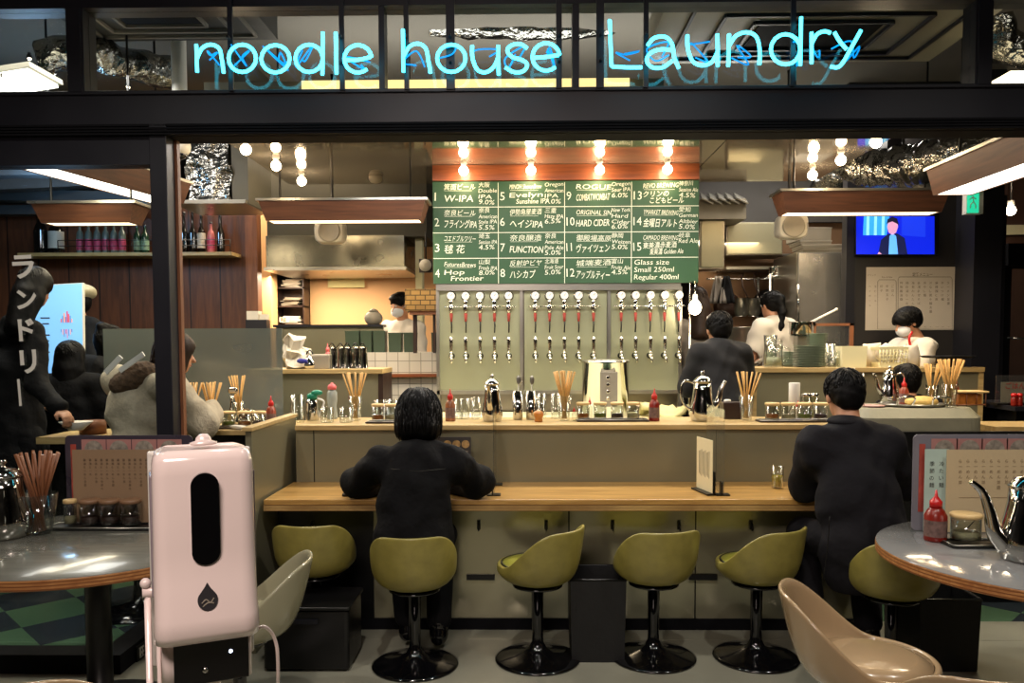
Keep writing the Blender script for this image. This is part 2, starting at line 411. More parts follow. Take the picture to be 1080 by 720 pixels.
# ================================================================ SETTING
XR_ = XP(945, 3.98); XL_ = -1.34
YF = 3.95                      # plane of the shopfront frame
mb = MB(); mb.bx(-7, 7, -3, YF + .12, -.05, 0); mb.bx(XL_, 7, YF + .12, 4.35, -.05, .001); struct('floor', mb, M_conc)
mck = bpy.data.materials.new('green_checker_tiles'); mck.use_nodes = True
_n = mck.node_tree.nodes; _l = mck.node_tree.links
_tc = _n.new('ShaderNodeTexCoord'); _mp = _n.new('ShaderNodeMapping'); _mp.inputs['Rotation'].default_value = (0, 0, R(45)); _mp.inputs['Location'].default_value = (.1, .04, 0)
_ck = _n.new('ShaderNodeTexChecker'); _ck.inputs['Scale'].default_value = 1 / .37
_ck.inputs['Color1'].default_value = (*hexc('#5a7a5e'), 1); _ck.inputs['Color2'].default_value = (*hexc('#343d44'), 1)
_nz = _n.new('ShaderNodeTexNoise'); _nz.inputs['Scale'].default_value = 5
_mm = _n.new('ShaderNodeMix'); _mm.data_type = 'RGBA'; _mm.blend_type = 'MULTIPLY'; _mm.inputs[0].default_value = .5
_l.new(_tc.outputs['Object'], _mp.inputs[0]); _l.new(_mp.outputs[0], _ck.inputs[0]); _l.new(_ck.outputs[0], _mm.inputs[6]); _l.new(_nz.outputs[0], _mm.inputs[7]); _l.new(_mm.outputs[2], _n['Principled BSDF'].inputs['Base Color'])
_n['Principled BSDF'].inputs['Roughness'].default_value = .25
mb = MB(); mb.bx(-7, 7, YF + .12, 9.8, -.05, 0); struct('floor_inside', mb, mck)
mb = MB(); mb.bx(-7, 7, 4.1, 9.8, 3.75, 3.85); struct('ceiling', mb, M_ceil_lt)
mb = MB(); mb.bx(-7, 7, -3, 4.1, 3.75, 3.85); struct('ceiling_corridor', mb, M_ceil)
mb = MB(); mb.bx(-7, 7, 9.7, 9.8, 0, 3.8); struct('wall_back', mb, M_darkwall)
mb = MB(); mb.bx(-7.1, -7, -3, 9.8, 0, 3.8); struct('wall_left', mb, M_darkwall)
mb = MB(); mb.bx(7, 7.1, -3, 9.8, 0, 3.8); struct('wall_right', mb, M_darkwall)
mb = MB(); mb.bx(-7, 7, -3.1, -3, 0, 3.8); struct('wall_corridor', mb, M_ceil)
# header beam of the shopfront
zb0, zb1 = ZP(149, YF + .16), ZP(94, YF)
mb = MB()
mb.bx(-4.2, 4.2, YF, YF + .16, zb0 + .055, zb1)
mb.bx(-4.2, 4.2, YF - .012, YF, zb1 - .012, zb1 + .006)
struct('trim_1', mb, M_frame, bevel=.003)
mb = MB()
for k in range(4):
    mb.bx(-4.2, 4.2, YF - .018 + .006 * k, YF + .16, zb0 + .002 + .015 * k, zb0 + .011 + .015 * k)
mb.bx(-4.2, 4.2, YF + .02, YF + .16, zb0, zb0 + .055)
struct('trim_2', mb, M_frame_dk)
# top rail over the transom and the glazing bars
zt = ZP(4, YF)
mb = MB(); mb.bx(-4.2, 4.2, YF, YF + .12, zt, 3.85); struct('trim_3', mb, M_frame)
def zedge(py, px): return P(px, py, YF).z
n = 0
for (a, b) in ((70, 88), (1029, 1047)):
    mb = MB(); mb.bx(XP(a, YF, 50), XP(b, YF, 50), YF, YF + .12, zb1, zt); mb.bx(XP(a + 2, YF, 50), XP(b - 2, YF, 50), YF - .012, YF, zb1, zt); struct('trim_%d' % (4 + n), mb, M_frame); n += 1
for (a, b) in ((399, 405), (604, 611)):
    mb = MB(); mb.bx(XP(a, YF, 50), XP(b, YF, 50), YF + .01, YF + .1, zb1, zt); struct('trim_%d' % (4 + n), mb, M_frame); n += 1
# transom panes
for i, (a, b) in enumerate(((-60, 70), (88, 399), (405, 604), (611, 1029), (1047, 1150))):
    mb = MB(); mb.bx(XP(a, YF, 50), XP(b, YF, 50), YF + .05, YF + .056, zb1, zt); struct('window_%d' % (i + 1), mb, M_pane)
# left post and side window
xl0, xl1 = XP(161, YF, 300), XP(179, YF, 300)
mb = MB(); mb.bx(xl0, xl1, YF, YF + .14, 0, zb0 + .06); struct('trim_8', mb, M_frame, bevel=.003)
mb = MB(); mb.bx(xl1, xl1 + .014, YF + .09, YF + .125, 0.0, zb0); struct('trim_9', mb, M_colwood)
mb = MB(); mb.bx(-4.2, xl0, YF + .01, YF + .11, ZP(170, YF), zb0 + .01); struct('trim_10', mb, M_frame)
mb = MB(); mb.bx(-4.2, xl0, YF + .05, YF + .056, .01, ZP(170, YF)); struct('window_6', mb, M_pane)
# low black plinth of the side window with a return towards the bar
mb = MB(); mb.bx(-4.2, -1.87, 3.62, 3.74, 0, .09); mb.bx(-1.99, -1.87, 3.74, 4.5, 0, .09)
struct('baseboard_left', mb, M_frame_dk)
mb = MB(); mb.bx(-6.9, -1.99, 3.74, YF + .12, -.001, .002); struct('floor_entry', mb, mck)
mb = MB(); mb.bx(XR_ + .01, 4.2, 4.68, 4.72, 0, 1.0); struct('wall_low_right', mb, M_black)
o = thing('floor_outlet', 'small white power outlet on the black plinth beneath the left round table', 'outlet', (-1.868, 3.80, .006), R(90))
mb = MB(); mb.box((0, -.004, .03), (.075, .008, .075)); mb.build('box', M_black, o)
mb = MB(); mb.box((0.004, -.010, .03), (.042, .006, .05)); mb.build('cover_plate', M_white, o, bevel=.002)
mb = MB()
for x in (-.008, .012):
    for z in (.018, .042): mb.box((x + .003, -.014, z), (.004, .003, .012))
mb.build('socket_slots', M_black, o)
# ---------------------------------------------------------------- bar counter
XL, XR = -1.31, XP(945, 3.98)
Y_C0, Y_C1 = 3.98, 4.5
Y_W = 4.22
mb = MB(); mb.bx(XL, XR, Y_W, Y_W + .03, .06, .685)
kick = thing('bar_base_cabinet', 'brushed steel front wall of the bar below the wooden counter', 'bar wall', (0, Y_W, 0))
mb.build('steel_panel', M_kick, kick, world=True)
mb = MB(); mb.bx(XL, XP(392, Y_W), Y_W - .006, Y_W, .06, .68); mb.build('shadow_panel', M_black, kick, world=True)  # black sheet paints in the shadow at the bar's left end
for px in (600, 735): mb = MB(); mb.bx(XP(px, Y_W) - .003, XP(px, Y_W) + .003, Y_W - .003, Y_W, .06, .685); mb.build('panel_joint', M_frame_dk, kick, world=True)
mb = MB(); mb.bx(XL, XR, Y_W - .012, Y_W + .03, 0, .06); mb.build('kick_plate', M_frame_dk, kick, world=True)
mb = MB(); mb.bx(XL, XR, Y_W + .03, 4.49, 0, .685); mb.build('carcass', M_black, kick, world=True)
for px, py in ((507, 608), (741, 608), (300, 640)):
    p = P(px, py, Y_W); mb = MB(); mb.box((p.x, Y_W - .006, p.z), (.15, .012, .03)); mb.build('slot_handle', M_black, kick, world=True)
for k, px in enumerate((330, 505, 576, 646, 716, 792)):
    p = P(px, 553, Y_W)
    h = thing('bag_hook', ('small black bag hook under the counter, ' + ('hidden in shade at far left', 'beside the seated woman', 'above the turned olive stool', 'over the tall black bin', 'above the back-facing olive stool', 'above the stool next to the suited man')[k]), 'hook', (p.x, Y_W - .002, p.z), 0, 'bag hooks under the bar counter')
    mb = MB(); mb.rbox((0, -.004, .0), (.018, .006, .05), .004); mb.build('back_plate', M_black, h)
    mb = MB(); mb.tube(catmull([(0, -.006, .012), (0, -.03, .008), (0, -.038, -.01), (0, -.03, -.024), (0, -.014, -.022)], 4), .004); mb.build('hook_arm', M_black, h)
ct = thing('bar_counter', 'long oak bar counter with layered edge running below the steel ledge', 'counter', (0, Y_C0, .685))
mb = MB(); mb.bx(XL, XR, Y_C0 + .004, Y_C1, .715, .742); mb.build('counter_top', M_woodc, ct, world=True, bevel=.003)
mb = MB(); mb.bx(XL, XR, Y_C0, Y_C1, .685, .715); mb.build('layered_edge', M_ply, ct, world=True)
sp = thing('raised_ledge', 'pale wooden ledge on a grey steel upstand behind the bar counter', 'ledge', (0, Y_C1, .742))
mb = MB(); mb.bx(XL + .02, XR, Y_C1, Y_C1 + .04, .742, 1.037); mb.build('upstand_panel', M_splash, sp, world=True)
for px in (330, 756): mb = MB(); mb.bx(XP(px, Y_C1) - .002, XP(px, Y_C1) + .002, Y_C1 - .003, Y_C1, .742, 1.037); mb.build('panel_joint', M_frame_dk, sp, world=True)
mb = MB(); mb.bx(XL + .02, XR, Y_C1 - .02, Y_C1 + .46, 1.037, 1.065); mb.build('ledge_board', M_ledge, sp, world=True, bevel=.003)
mb = MB(); mb.bx(XL + .02, XR, Y_C1 + .04, Y_C1 + .44, .02, 1.037); mb.build('carcass', M_black, sp, world=True)
# low side partition left of the counter
pt = thing('side_partition', 'low grey partition with pale wooden cap left of the bar counter', 'partition', (XL - .03, 3.87, 0))
mb = MB(); mb.bx(XL - .045, XL - .015, 3.87, 4.63, 0.0, 1.10); mb.build('panel', M_splash, pt, world=True)
mb = MB(); mb.bx(XL - .055, XL - .005, 3.85, 4.65, 1.10, 1.12); mb.build('wood_cap', M_ledge, pt, world=True, bevel=.003)
# left return: worktop on the customer side behind the glass
lc = thing('side_counter', 'wooden side counter where the customer in beige coat sits', 'counter', (-1.9, 4.6, 0))
mb = MB(); mb.bx(-2.42, XL - .05, 4.74, 5.35, .98, 1.01); mb.build('counter_top', M_ledge, lc, world=True, bevel=.003)
mb = MB(); mb.bx(-2.40, XL - .07, 5.02, 5.30, 0, .98); mb.build('carcass', M_frame, lc, world=True)
# back worktop under the taps
wt = thing('back_worktop', 'pale worktop running under the beer taps', 'worktop', (0, 5.75, 0))
mb = MB(); mb.bx(-.98, 1.15, 5.55, 6.28, .955, .985); mb.build('worktop', M_cream, wt, world=True, bevel=.003)
mb = MB(); mb.bx(-.96, 1.12, 5.60, 6.28, 0, .955); mb.build('cabinet', M_steel_wall, wt, world=True)
mb = MB(); mb.bx(XP(555, 6.0), XP(575, 6.0), 6.0, 6.2, .99, 1.07); 
mb.build('drip_box', M_black, wt, world=True)
# ---------------------------------------------------------------- tap wall
YT = 6.32
xt0, xt1 = XP(462, YT, 350), XP(735, YT, 350)
zt0, zt1 = ZP(414, YT), ZP(303, YT)
tw = thing('tap_panel', 'steel tap wall of three framed panels below the green chalkboard', 'tap wall', ((xt0 + xt1) / 2, YT, .985))
seams = [462, 550, 642, 717]
mb = MB()
for a, b in ((463, 549), (553, 640), (644, 716)):
    m2 = MB(); m2.bx(XP(a, YT, 350), XP(b, YT, 350), YT, YT + .03, zt0 + .02, zt1 - .02); m2.build('panel', M_tapwall, tw, world=True)
for px in seams:
    x = XP(px, YT, 350); mb.bx(x - .012, x + .012, YT - .02, YT + .03, .985, zt1)
mb.bx(xt0 - .01, XP(717, YT, 350), YT - .03, YT + .03, zt1 - .025, zt1 + .03)
mb.bx(xt0 - .01, XP(717, YT, 350), YT - .02, YT + .03, zt0 - .01, zt0 + .02)
mb.build('frame', M_steel, tw, world=True)
mb = MB(); mb.bx(xt0, XP(717, YT, 350), YT + .03, YT + .3, .985, zt1); mb.build('housing', M_steel_wall, tw, world=True)
# beer taps and gas regulators
xs_t = [536, 600, 664, 728, 791, 909, 971, 1037]
px_t = [350 + x / 4.236 for x in xs_t[:7]] + [595, 610, 625.5] + [655, 670, 685.5, 700.5, 715.5]
px_t = [476.5, 491.6, 506.7, 521.8, 536.7, 564.5, 579.5, 595, 610, 625.5, 654.5, 669.5, 685, 700, 714.8]
pos_words = ['first', 'second', 'third', 'fourth', 'fifth']
pan_words = ['left', 'middle', 'right']
def make_reg():
    t = thing('gas_regulator', '', 'regulator', (0, 0, 0), 0, 'gas regulators above the taps')
    mb = MB(); mb.lathe([(.036, 0), (.039, -.012), (.039, -.028), (.036, -.03)], (0, -.02, .0), 18, axis=Matrix.Rotation(-PI / 2, 3, 'X') @ Matrix.Scale(-1, 3)); mb.v = mb.v
    g = mb.build('gauge_case', M_chrome, t)
    mb = MB(); mb.lathe([(.0005, 0), (.030, 0), (.030, .001)], (0, -.052, 0), 18, axis=Matrix.Rotation(PI / 2, 3, 'X')); mb.build('dial', M_white, g)
    mb = MB(); mb.box((.004, -.055, .006), (.003, .002, .02), Matrix.Rotation(R(35), 3, 'Y')); mb.build('needle', M_black, g)
    mb = MB(); mb.lathe([(.014, -.04), (.016, -.02), (.012, 0), (.018, .0), (.018, -.02)], (0, -.03, -.03), 10, cap=False); mb.lathe([(.012, -.135), (.019, -.115), (.021, -.095), (.019, -.075), (.012, -.06)], (0, -.03, 0), 12)
    mb.tube([(-.052, -.02, -.083), (.052, -.02, -.083)], .006); mb.box((0, -.015, -.085), (.03, .03, .03)); mb.build('valve_body', M_chrome, t)
    mb = MB(); mb.lathe([(.009, -.20), (.011, -.165), (.013, -.14), (.010, -.13)], (0, -.03, 0), 10); mb.build('red_sleeve', M_redink, t)
    mb = MB(); mb.tube([(0, -.03, -.19), (0.002, -.028, -.23), (0, -.02, -.285)], .0055, 6); mb.build('hose', M_black, t)
    mb = MB(); mb.tube([(0, -.01, .03), (0, -.01, .075)], .007, 6); mb.build('pipe', M_chrome, t)
    return t
def make_tap():
    t = thing('beer_tap', '', 'tap', (0, 0, 0), 0, 'beer taps on the steel wall')
    mb = MB(); mb.lathe([(.024, 0), (.024, .008), (.014, .012), (.014, .05)], (0, 0, 0), 14, axis=Matrix.Rotation(PI / 2, 3, 'X')); mb.build('shank', M_blackgloss, t)
    mb = MB(); mb.ball((0, -.055, .0), (.017, .02, .017), 12, 8); mb.tube([(0, -.06, 0), (.004, -.085, -.02), (.006, -.09, -.055)], [.011, .011, .009], 8); mb.lathe([(.010, .012), (.013, .02), (.008, .035)], (0, -.055, 0), 10); mb.build('faucet', M_chrome, t)
    mb = MB(); mb.lathe([(.009, .02), (.012, .05), (.015, .10), (.017, .13), (.012, .145), (.004, .155)], (0, -.055, 0), 10); mb.build('handle', M_chrome, t)
    return t
reg0 = make_reg(); tap0 = make_tap()
zr, ztp = ZP(312, YT), ZP(375, YT)
for i, px in enumerate(px_t):
    x = XP(px, YT, 350); lb = '%s from the left on the %s steel panel' % (pos_words[i % 5], pan_words[i // 5])
    r_ = reg0 if i == 0 else dup(reg0, (0, 0, 0)); r_.location = (x, YT - .005, zr); r_['label'] = 'round white gas gauge with red hose, ' + lb
    t_ = tap0 if i == 0 else dup(tap0, (0, 0, 0)); t_.location = (x, YT - .002, ztp); t_['label'] = 'chrome beer tap, ' + lb
# ---------------------------------------------------------------- chalkboard
YB = 6.28
zc = ZP(173, 6.28, 600)
bx0, bx1 = XP(456.5, YB, 240), XP(737, YB, 240)
bz0, bz1 = ZP(299, YB, 540), ZP(191, YB, 540)
cb = thing('chalkboard_menu', 'large green chalkboard beer menu hung above the taps', 'chalkboard', ((bx0 + bx1) / 2, YB, bz0))
mb = MB(); mb.bx(bx0, bx1, YB, YB + .04, bz0, bz1); mb.build('board', M_board, cb, world=True, bevel=.002)
mb = MB()
cx = [456.5, 525.5, 595.5, 666, 737]
cxw = [XP(p, YB, 240) for p in cx]
rows = [bz1 - (bz1 - bz0) * k / 4 for k in range(5)]
for x in cxw[1:-1]: mb.bx(x - .0025, x + .0025, YB - .0015, YB, bz0, bz1 - .01)
for z in rows[1:-1]: mb.bx(bx0, bx1, YB - .0015, YB, z - .0025, z + .0025)
mb.build('chalk_grid', M_chalk, cb, world=True)
cells = [
 ['1', '箕面ビール', 'W-IPA', '大阪|Double|IPA|9.0%'], ['2', '奈良ビール', 'フライングIPA', '奈良|American|Style IPA|5.5%'], ['3', 'コエドブルワリー', '毬 花', '埼玉|Session IPA|4.5%'], ['4', 'FuturesBrews', 'Hop|Frontier', '山梨|Fresh IPA|8.0%'],
 ['5', 'MINOH ShonanBrew', 'Evelyn|Sunshine IPA', 'Oregon|American|IPA|7.0%'], ['6', '伊勢角屋麦酒', 'ヘイジIPA', '三重|Hazy IPA|6.5%'], ['7', '奈良醸造', 'FUNCTION', '奈良|American|Pale Ale|5.0%'], ['8', '反射炉ビヤ', 'ハシカプ', '北海道|Fruit Sour|5.0%'],
 ['9', 'ROGUE', 'COMBATWOMBAT', 'Oregon|Sour IPA|6.0%'], ['10', 'ORIGINAL SIN', 'HARD CIDER', 'New York|Hard|Cider|6.0%'], ['11', '御殿場高原', 'ヴァイツェン', '静岡|Weizen|5.0%'], ['12', '城端麦酒', 'アップルティー', '富山|Fruits Ale|4.5%'],
 ['13', 'REVO BREWING', 'クリンの|こどもビール', '神奈川|Session Ale|4.5%'], ['14', 'YMARKET BREWING', '金曜日アルト', '愛知|German|Altbier|5.0%'], ['15', 'CAMADO BREWING', '東美濃赤麦酒|東美濃 Golden Ale', '岐阜|Red Ale'], ['', '', 'Glass size|Small 250ml|Regular 400ml', '']]
rnd = random.Random(3)
for i, (no, brew, beer, info) in enumerate(cells):
    c, r = i // 4, i % 4
    x0, x1 = cxw[c], cxw[c + 1]; zt_, zb_ = rows[r], rows[r + 1]; w = x1 - x0; h = zt_ - zb_
    mb = MB(); yy = YB - .002
    j = lambda a: (rnd.random() - .5) * a
    if no: add_text(mb, no, (x0 + w * .03, yy, zb_ + h * .26), h * .46, width=w * (.02 if no == '1' else .07 if len(no) == 1 else .08 if no == '11' else .12), rot=j(.1))
    if brew:
        bw = w * (.48 if c < 2 else .52)
        add_text(mb, brew, (x0 + w * .17, yy, zb_ + h * .69), h * .26, width=bw, rot=j(.07), skew=.15)
        mb.bx(x0 + w * .18, x0 + w * .17 + bw * .9, yy - .0005, yy, zb_ + h * .635, zb_ + h * .645)
    bl = beer.split('|')
    if no:
        for k, s in enumerate(bl):
            hh = .26 if len(bl) == 1 else .19
            add_text(mb, s, (x0 + w * (.17 + .10 * k), yy, zb_ + h * ((.22 if len(bl) == 1 else .36) - .24 * k)), h * hh * 1.4, width=w * min(.5, .07 * len(s) + .1), bold=.006, rot=j(.07), skew=.12)
    else:
        for k, s in enumerate(bl): add_text(mb, s, (x0 + w * .04, yy, zb_ + h * (.72 - .29 * k)), h * .28, width=w * (.52 + .07 * k), rot=j(.03), skew=.1)
    if info:
        il = info.split('|')
        for k, s in enumerate(il): add_text(mb, s, (x0 + w * .70, yy, zb_ + h * (.78 - .22 * k)), h * (.22 if k < len(il) - 1 else .26), width=w * min(.28, .035 * len(s) + .10), rot=j(.1), skew=.12)
    mb.build('chalk_writing', M_chalk, cb, world=True)
wb = thing('wood_valance', 'glossy red-brown wooden board above the chalkboard', 'board', ((bx0 + bx1) / 2, YB, bz1))
mb = MB(); mb.bx(bx0, bx1, YB - .012, YB + .05, bz1 + .004, zc - .002); mb.build('plank', M_redwood, wb, world=True, bevel=.003)
# mirror ceiling soffit
mb = MB(); mb.bx(XP(305, 7.0, 190), XP(742, YB) - .02, 5.0, 7.0, zc, zc + .12); struct('ceiling_soffit_left', mb, M_mirror)
mb = MB(); mb.bx(XP(742, YB) - .01, XP(850, 7.0, 190), 5.0, 7.0, zc, zc + .12); struct('ceiling_soffit_right', mb, M_mirror)
mb = MB(); mb.bx(XP(850, 7.0, 190) + .002, XP(905, 6.1, 190), 5.0, 6.9, zc, zc + .12); struct('ceiling_soffit_side', mb, M_mirror)
# globe bulbs
def make_bulb():
    t = thing('globe_bulb', '', 'bulb', (0, 0, 0), 0, 'bare globe bulbs on the ceiling')
    mb = MB(); mb.lathe([(.026, 0), (.026, -.012), (.018, -.02), (.018, -.036)], seg=14); mb.build('socket', M_white, t)
    mb = MB(); mb.ball((0, 0, -.067), .037, 16, 10); mb.build('glass_globe', M_bulb, t)
    return t
b0 = make_bulb()
bl = [(-1.87, 5.4, 'nearest of the left row'), (-1.86, 6.04, 'middle of the left row'), (-1.84, 6.65, 'farthest of the left row'),
      (2.28, 6.38, 'farthest of the right row'), (2.30, 5.86, 'middle of the right row'), (2.36, 5.4, 'nearest of the right row')]
for i, px in enumerate((489, 560, 632.5, 704)):
    bl.append((XP(px, 6.18, 180), 6.18, ('above chalkboard entry 1', 'above chalkboard entry 5', 'above chalkboard entry 9', 'above chalkboard entry 13')[i]))
for i, (px, my) in enumerate(((259, 147), (291, 165), (318, 182), (857, 175.5), (887, 159), (924, 139))):
    g_ = G(px, my, zc); bl[i] = (g_.x, g_.y, bl[i][2])
for i, (x, y, w) in enumerate(bl):
    o = b0 if i == 0 else dup(b0, (0, 0, 0)); o.location = (x, y, zc); o['label'] = 'bare glowing globe bulb on the mirrored ceiling, ' + w
    point('bulb_light', (x, y - .02, zc - .14), 3.0 if i < 6 else 2.6, (1.0, .74, .45), .04)
# ---------------------------------------------------------------- neon sign
YN = YF - .07
ns = thing('neon_sign', 'cyan neon script sign of three words across the high window of the shopfront', 'neon sign', (0, YF, zb1))
def circ(cx, cy, rx, ry, a0=0, a1=360, n=16): return [(cx + rx * math.cos(R(a0 + (a1 - a0) * i / n)), cy + ry * math.sin(R(a0 + (a1 - a0) * i / n))) for i in range(n + 1)]
L_ = [
 [[(207, 48), (207.5, 62), (208, 77)], [(208, 62), (213, 52), (222, 48), (231, 52), (234, 64), (236, 78)]],
 [circ(255.5, 62.5, 14.5, 14.5)], [circ(290.5, 63, 15, 14.5)],
 [circ(326, 62.5, 14.5, 14.5), [(340.5, 35), (340.5, 58), (340, 80)]],
 [[(354, 35), (354.5, 58), (355, 79)]],
 [[(364, 64), (378, 64), (391, 61)] , circ(377.5, 63, 14.5, 14.5, -8, -312)],
 [[(425, 32), (425.3, 55), (425.5, 77)], [(426, 60), (432, 50), (441, 47), (449, 52), (452, 66), (454, 78)]],
 [circ(476, 62.5, 15, 14.5)],
 [[(498, 49), (498.5, 63), (504, 75), (513, 77), (521, 71), (526, 60)], [(525.5, 49), (525.5, 64), (526, 80)]],
 [[(556, 52), (549, 47.5), (540, 48.5), (535, 54), (540, 61), (550, 64), (556, 69), (552, 76), (542, 77), (533, 72)]],
 [[(563, 62), (576, 61), (589.5, 59)], circ(576, 61, 14.5, 14.5, -8, -312)],
 [[(643, 23), (644, 50), (645, 72)], [(645, 72), (660, 73), (677, 73)]],
 [[(683, 50), (690, 42), (702, 41), (709, 49), (711, 62), (716, 74)], [(709, 55), (697, 54), (686, 58), (682, 66), (688, 73), (699, 73), (709, 66)]],
 [[(725, 39), (725.5, 54), (731, 67), (741, 71), (751, 67), (757, 56)], [(756.5, 38), (757, 55), (757, 72)]],
 [[(769, 38), (768.5, 55), (768, 72)], [(769, 50), (776, 40), (787, 36), (797, 40), (801, 52), (801, 70)]],
 [circ(828.5, 54, 15.5, 16), [(845, 20), (844.5, 45), (844, 71)]],
 [[(856, 36), (856, 52), (856, 69)], [(856, 48), (862, 38), (870, 35), (876, 37)]],
 [[(880, 36), (886, 46), (893, 54)], [(908, 34), (898, 52), (889, 68), (883, 73), (876, 72)]]]
for k, strokes in enumerate(L_):
    mb = MB()
    for s in strokes:
        w = [P(x, y - 2 + (0 if x > 600 else 1), YN) for x, y in s]
        pts = catmull(w, 4) if len(w) < 12 else w
        mb.tube(pts, .0085, 8)
    mb.build('neon_letter', M_neon, ns, world=True)
    xs = [p[0] for s in strokes for p in s]; ys = [p[1] for s in strokes for p in s]
    mb = MB(); rr = random.Random(k)
    q = [P(min(xs) + (max(xs) - min(xs)) * rr.random(), 46 + 30 * rr.random() - (6 if k > 10 else 0), YN + .035) for _ in range(5)]
    mb.tube(catmull(q, 5), .004, 6); mb.build('return_tube', M_neon_dim, ns, world=True)
for px, w in ((239, 5), (358, 5), (427, 5), (474, 9), (590, 6), (634, 8), (683, 5), (840, 5)):
    mb = MB(); x = XP(px, YN, 50); ww = w / F_PX * YN / 2; mb.bx(x - ww, x + ww, YN + .045, YN + .06, zb1 - .003, zt + .03)
    for z in (zb1 + .12, zb1 + .24): mb.bx(x - .006, x + .006, YN + .01, YN + .05, z - .006, z + .006)
    mb.build('support_bar', M_frame, ns, world=True)
# neon word standing in place of dot: white strokes on the side window (kana)
gl = thing('window_lettering', 'white hand-painted kana running down the left window', 'lettering', P(25, 430, YF + .04))
for ch, px, py, s in (('ラ', 14, 292, 28), ('ン', 18, 325, 24), ('ド', 20, 358, 26), ('リ', 22, 392, 28), ('｜', 20, 424, 26)):
    mb = MB(); q = P(px, py, YF + .045); add_text(mb, ch, q, s / F_PX * YF * 1.05, bold=.03, rot=.05); mb.build('character', M_white, gl, world=True)
# ================================================================ BOX LAMPS
def box_lamp(name_label, c0, c1, w_top, w_bot, h, zb, led, lens_w=None, power=14, rods=()):
    """long trapezoid lamp from c0 to c1 (x,y) with its lens level at zb"""
    a = Vector((*c0, 0)); b = Vector((*c1, 0)); d = (b - a); ln = d.length; ang = math.atan2(d.y, d.x); mid = (a + b) / 2
    t = thing('box_pendant_lamp', name_label, 'lamp', (mid.x, mid.y, zb), ang, 'wooden box pendant lamps')
    mb = MB(); hl = ln / 2
    vs = []; th = .012
    for (W, L, z) in ((w_top, hl, h), (w_bot, hl - (w_top - w_bot) * .5, 0), (w_bot - 2 * th, hl - (w_top - w_bot) * .5 - th, 0), (w_bot - 2 * th, hl - (w_top - w_bot) * .5 - th, .03)):
        vs.append([(-L, -W / 2, z), (L, -W / 2, z), (L, W / 2, z), (-L, W / 2, z)])
    mb.loft([[Vector(p) for p in r] for r in vs], True, True, False)
    mb.build('housing', M_lampwood, t)
    mb = MB(); mb.bx(-hl - .02, hl + .02, -w_top / 2 - .01, w_top / 2 + .01, h, h + .018); mb.build('metal_top', M_steel, t)
    mb = MB(); W = w_bot - 2 * th - .004; mb.bx(-hl + (w_top - w_bot) * .5 + th + .002, hl - (w_top - w_bot) * .5 - th - .002, -W / 2, W / 2, .004, .026); mb.build('light_diffuser', led, t)
    for s in (-.8, .8): mb = MB(); mb.tube([(s * hl, 0, h + .018), (s * hl, 0, 3.75 - zb)], .008, 6); mb.build('hanging_rod', M_black, t)
    l = bpy.data.lights.new('lamp_light', 'AREA'); l.shape = 'RECTANGLE'; l.size = ln * .9; l.size_y = w_bot * .8; l.energy = power; l.color = (1, .8, .52)
    lo = bpy.data.objects.new('lamp_light', l); lo.location = (mid.x, mid.y, zb - .005); lo.rotation_euler = (0, 0, ang); COL.objects.link(lo)
    return t
Y1 = 6.1
box_lamp('wooden box lamp hanging left of the chalkboard above the tiled kitchen counter', (XP(282, Y1), Y1), (XP(452, Y1), Y1), .26, .18, .14, ZP(233, Y1), M_led, power=12)
box_lamp('wooden box lamp hanging in front of the television screen', (XP(817, Y1), Y1), (XP(988, Y1), Y1), .26, .18, .15, ZP(228, Y1), M_led, power=12)
Y2 = 5.4
box_lamp('dull grey-brown box lamp behind the left window, over the red-labelled cans', (XP(50, Y2), Y2), (XP(154, Y2), Y2), .24, .16, .12, ZP(234, Y2), M_led, power=8)
zC = 2.44
pa, pb = G(985, 207, zC), G(1110, 168, zC)
box_lamp('long wooden box lamp at upper right running towards the viewer', (pa.x + .1, pa.y), (pa.x + .1, 4.12), .30, .24, .16, zC, M_led_w, power=14)
pa = G(160, 212, 2.4)
box_lamp('long wooden box lamp at upper left running towards the viewer behind glass', (-2.6, 6.0), (-2.95, 4.25), .3, .22, .15, 2.55, M_led_w, power=12)
# ================================================================ BACK OF ROOM, LEFT
def slab(name, m, x0, x1, y0, y1, z0, z1, label=None, cat=None, kind=None, **k):
    mb = MB(); mb.bx(x0, x1, y0, y1, z0, z1); o = mb.build(name, m, **k)
    if kind: o['kind'] = kind
    if label: tag(o, label, cat)
    return o
Yw = 7.4
slab('wall_left_inner', M_panelwood, XP(-160, Yw, 300), XP(262, Yw, 300), Yw, Yw + .05, 0, ZP(212, Yw), kind='structure')
slab('trim_12', M_colwood, XP(262, Yw, 300), XP(274, Yw, 300), Yw - .06, Yw + .06, 0, ZP(205, Yw), kind='structure')
slab('wall_peach', M_peach, XP(255, 8.4), XP(470, 8.4), 8.4, 8.45, 0, 3.75, kind='structure')
slab('trim_13', M_peach, XP(275, 8.0), XP(291, 8.0), 7.9, 8.1, 0, 3.2, kind='structure')
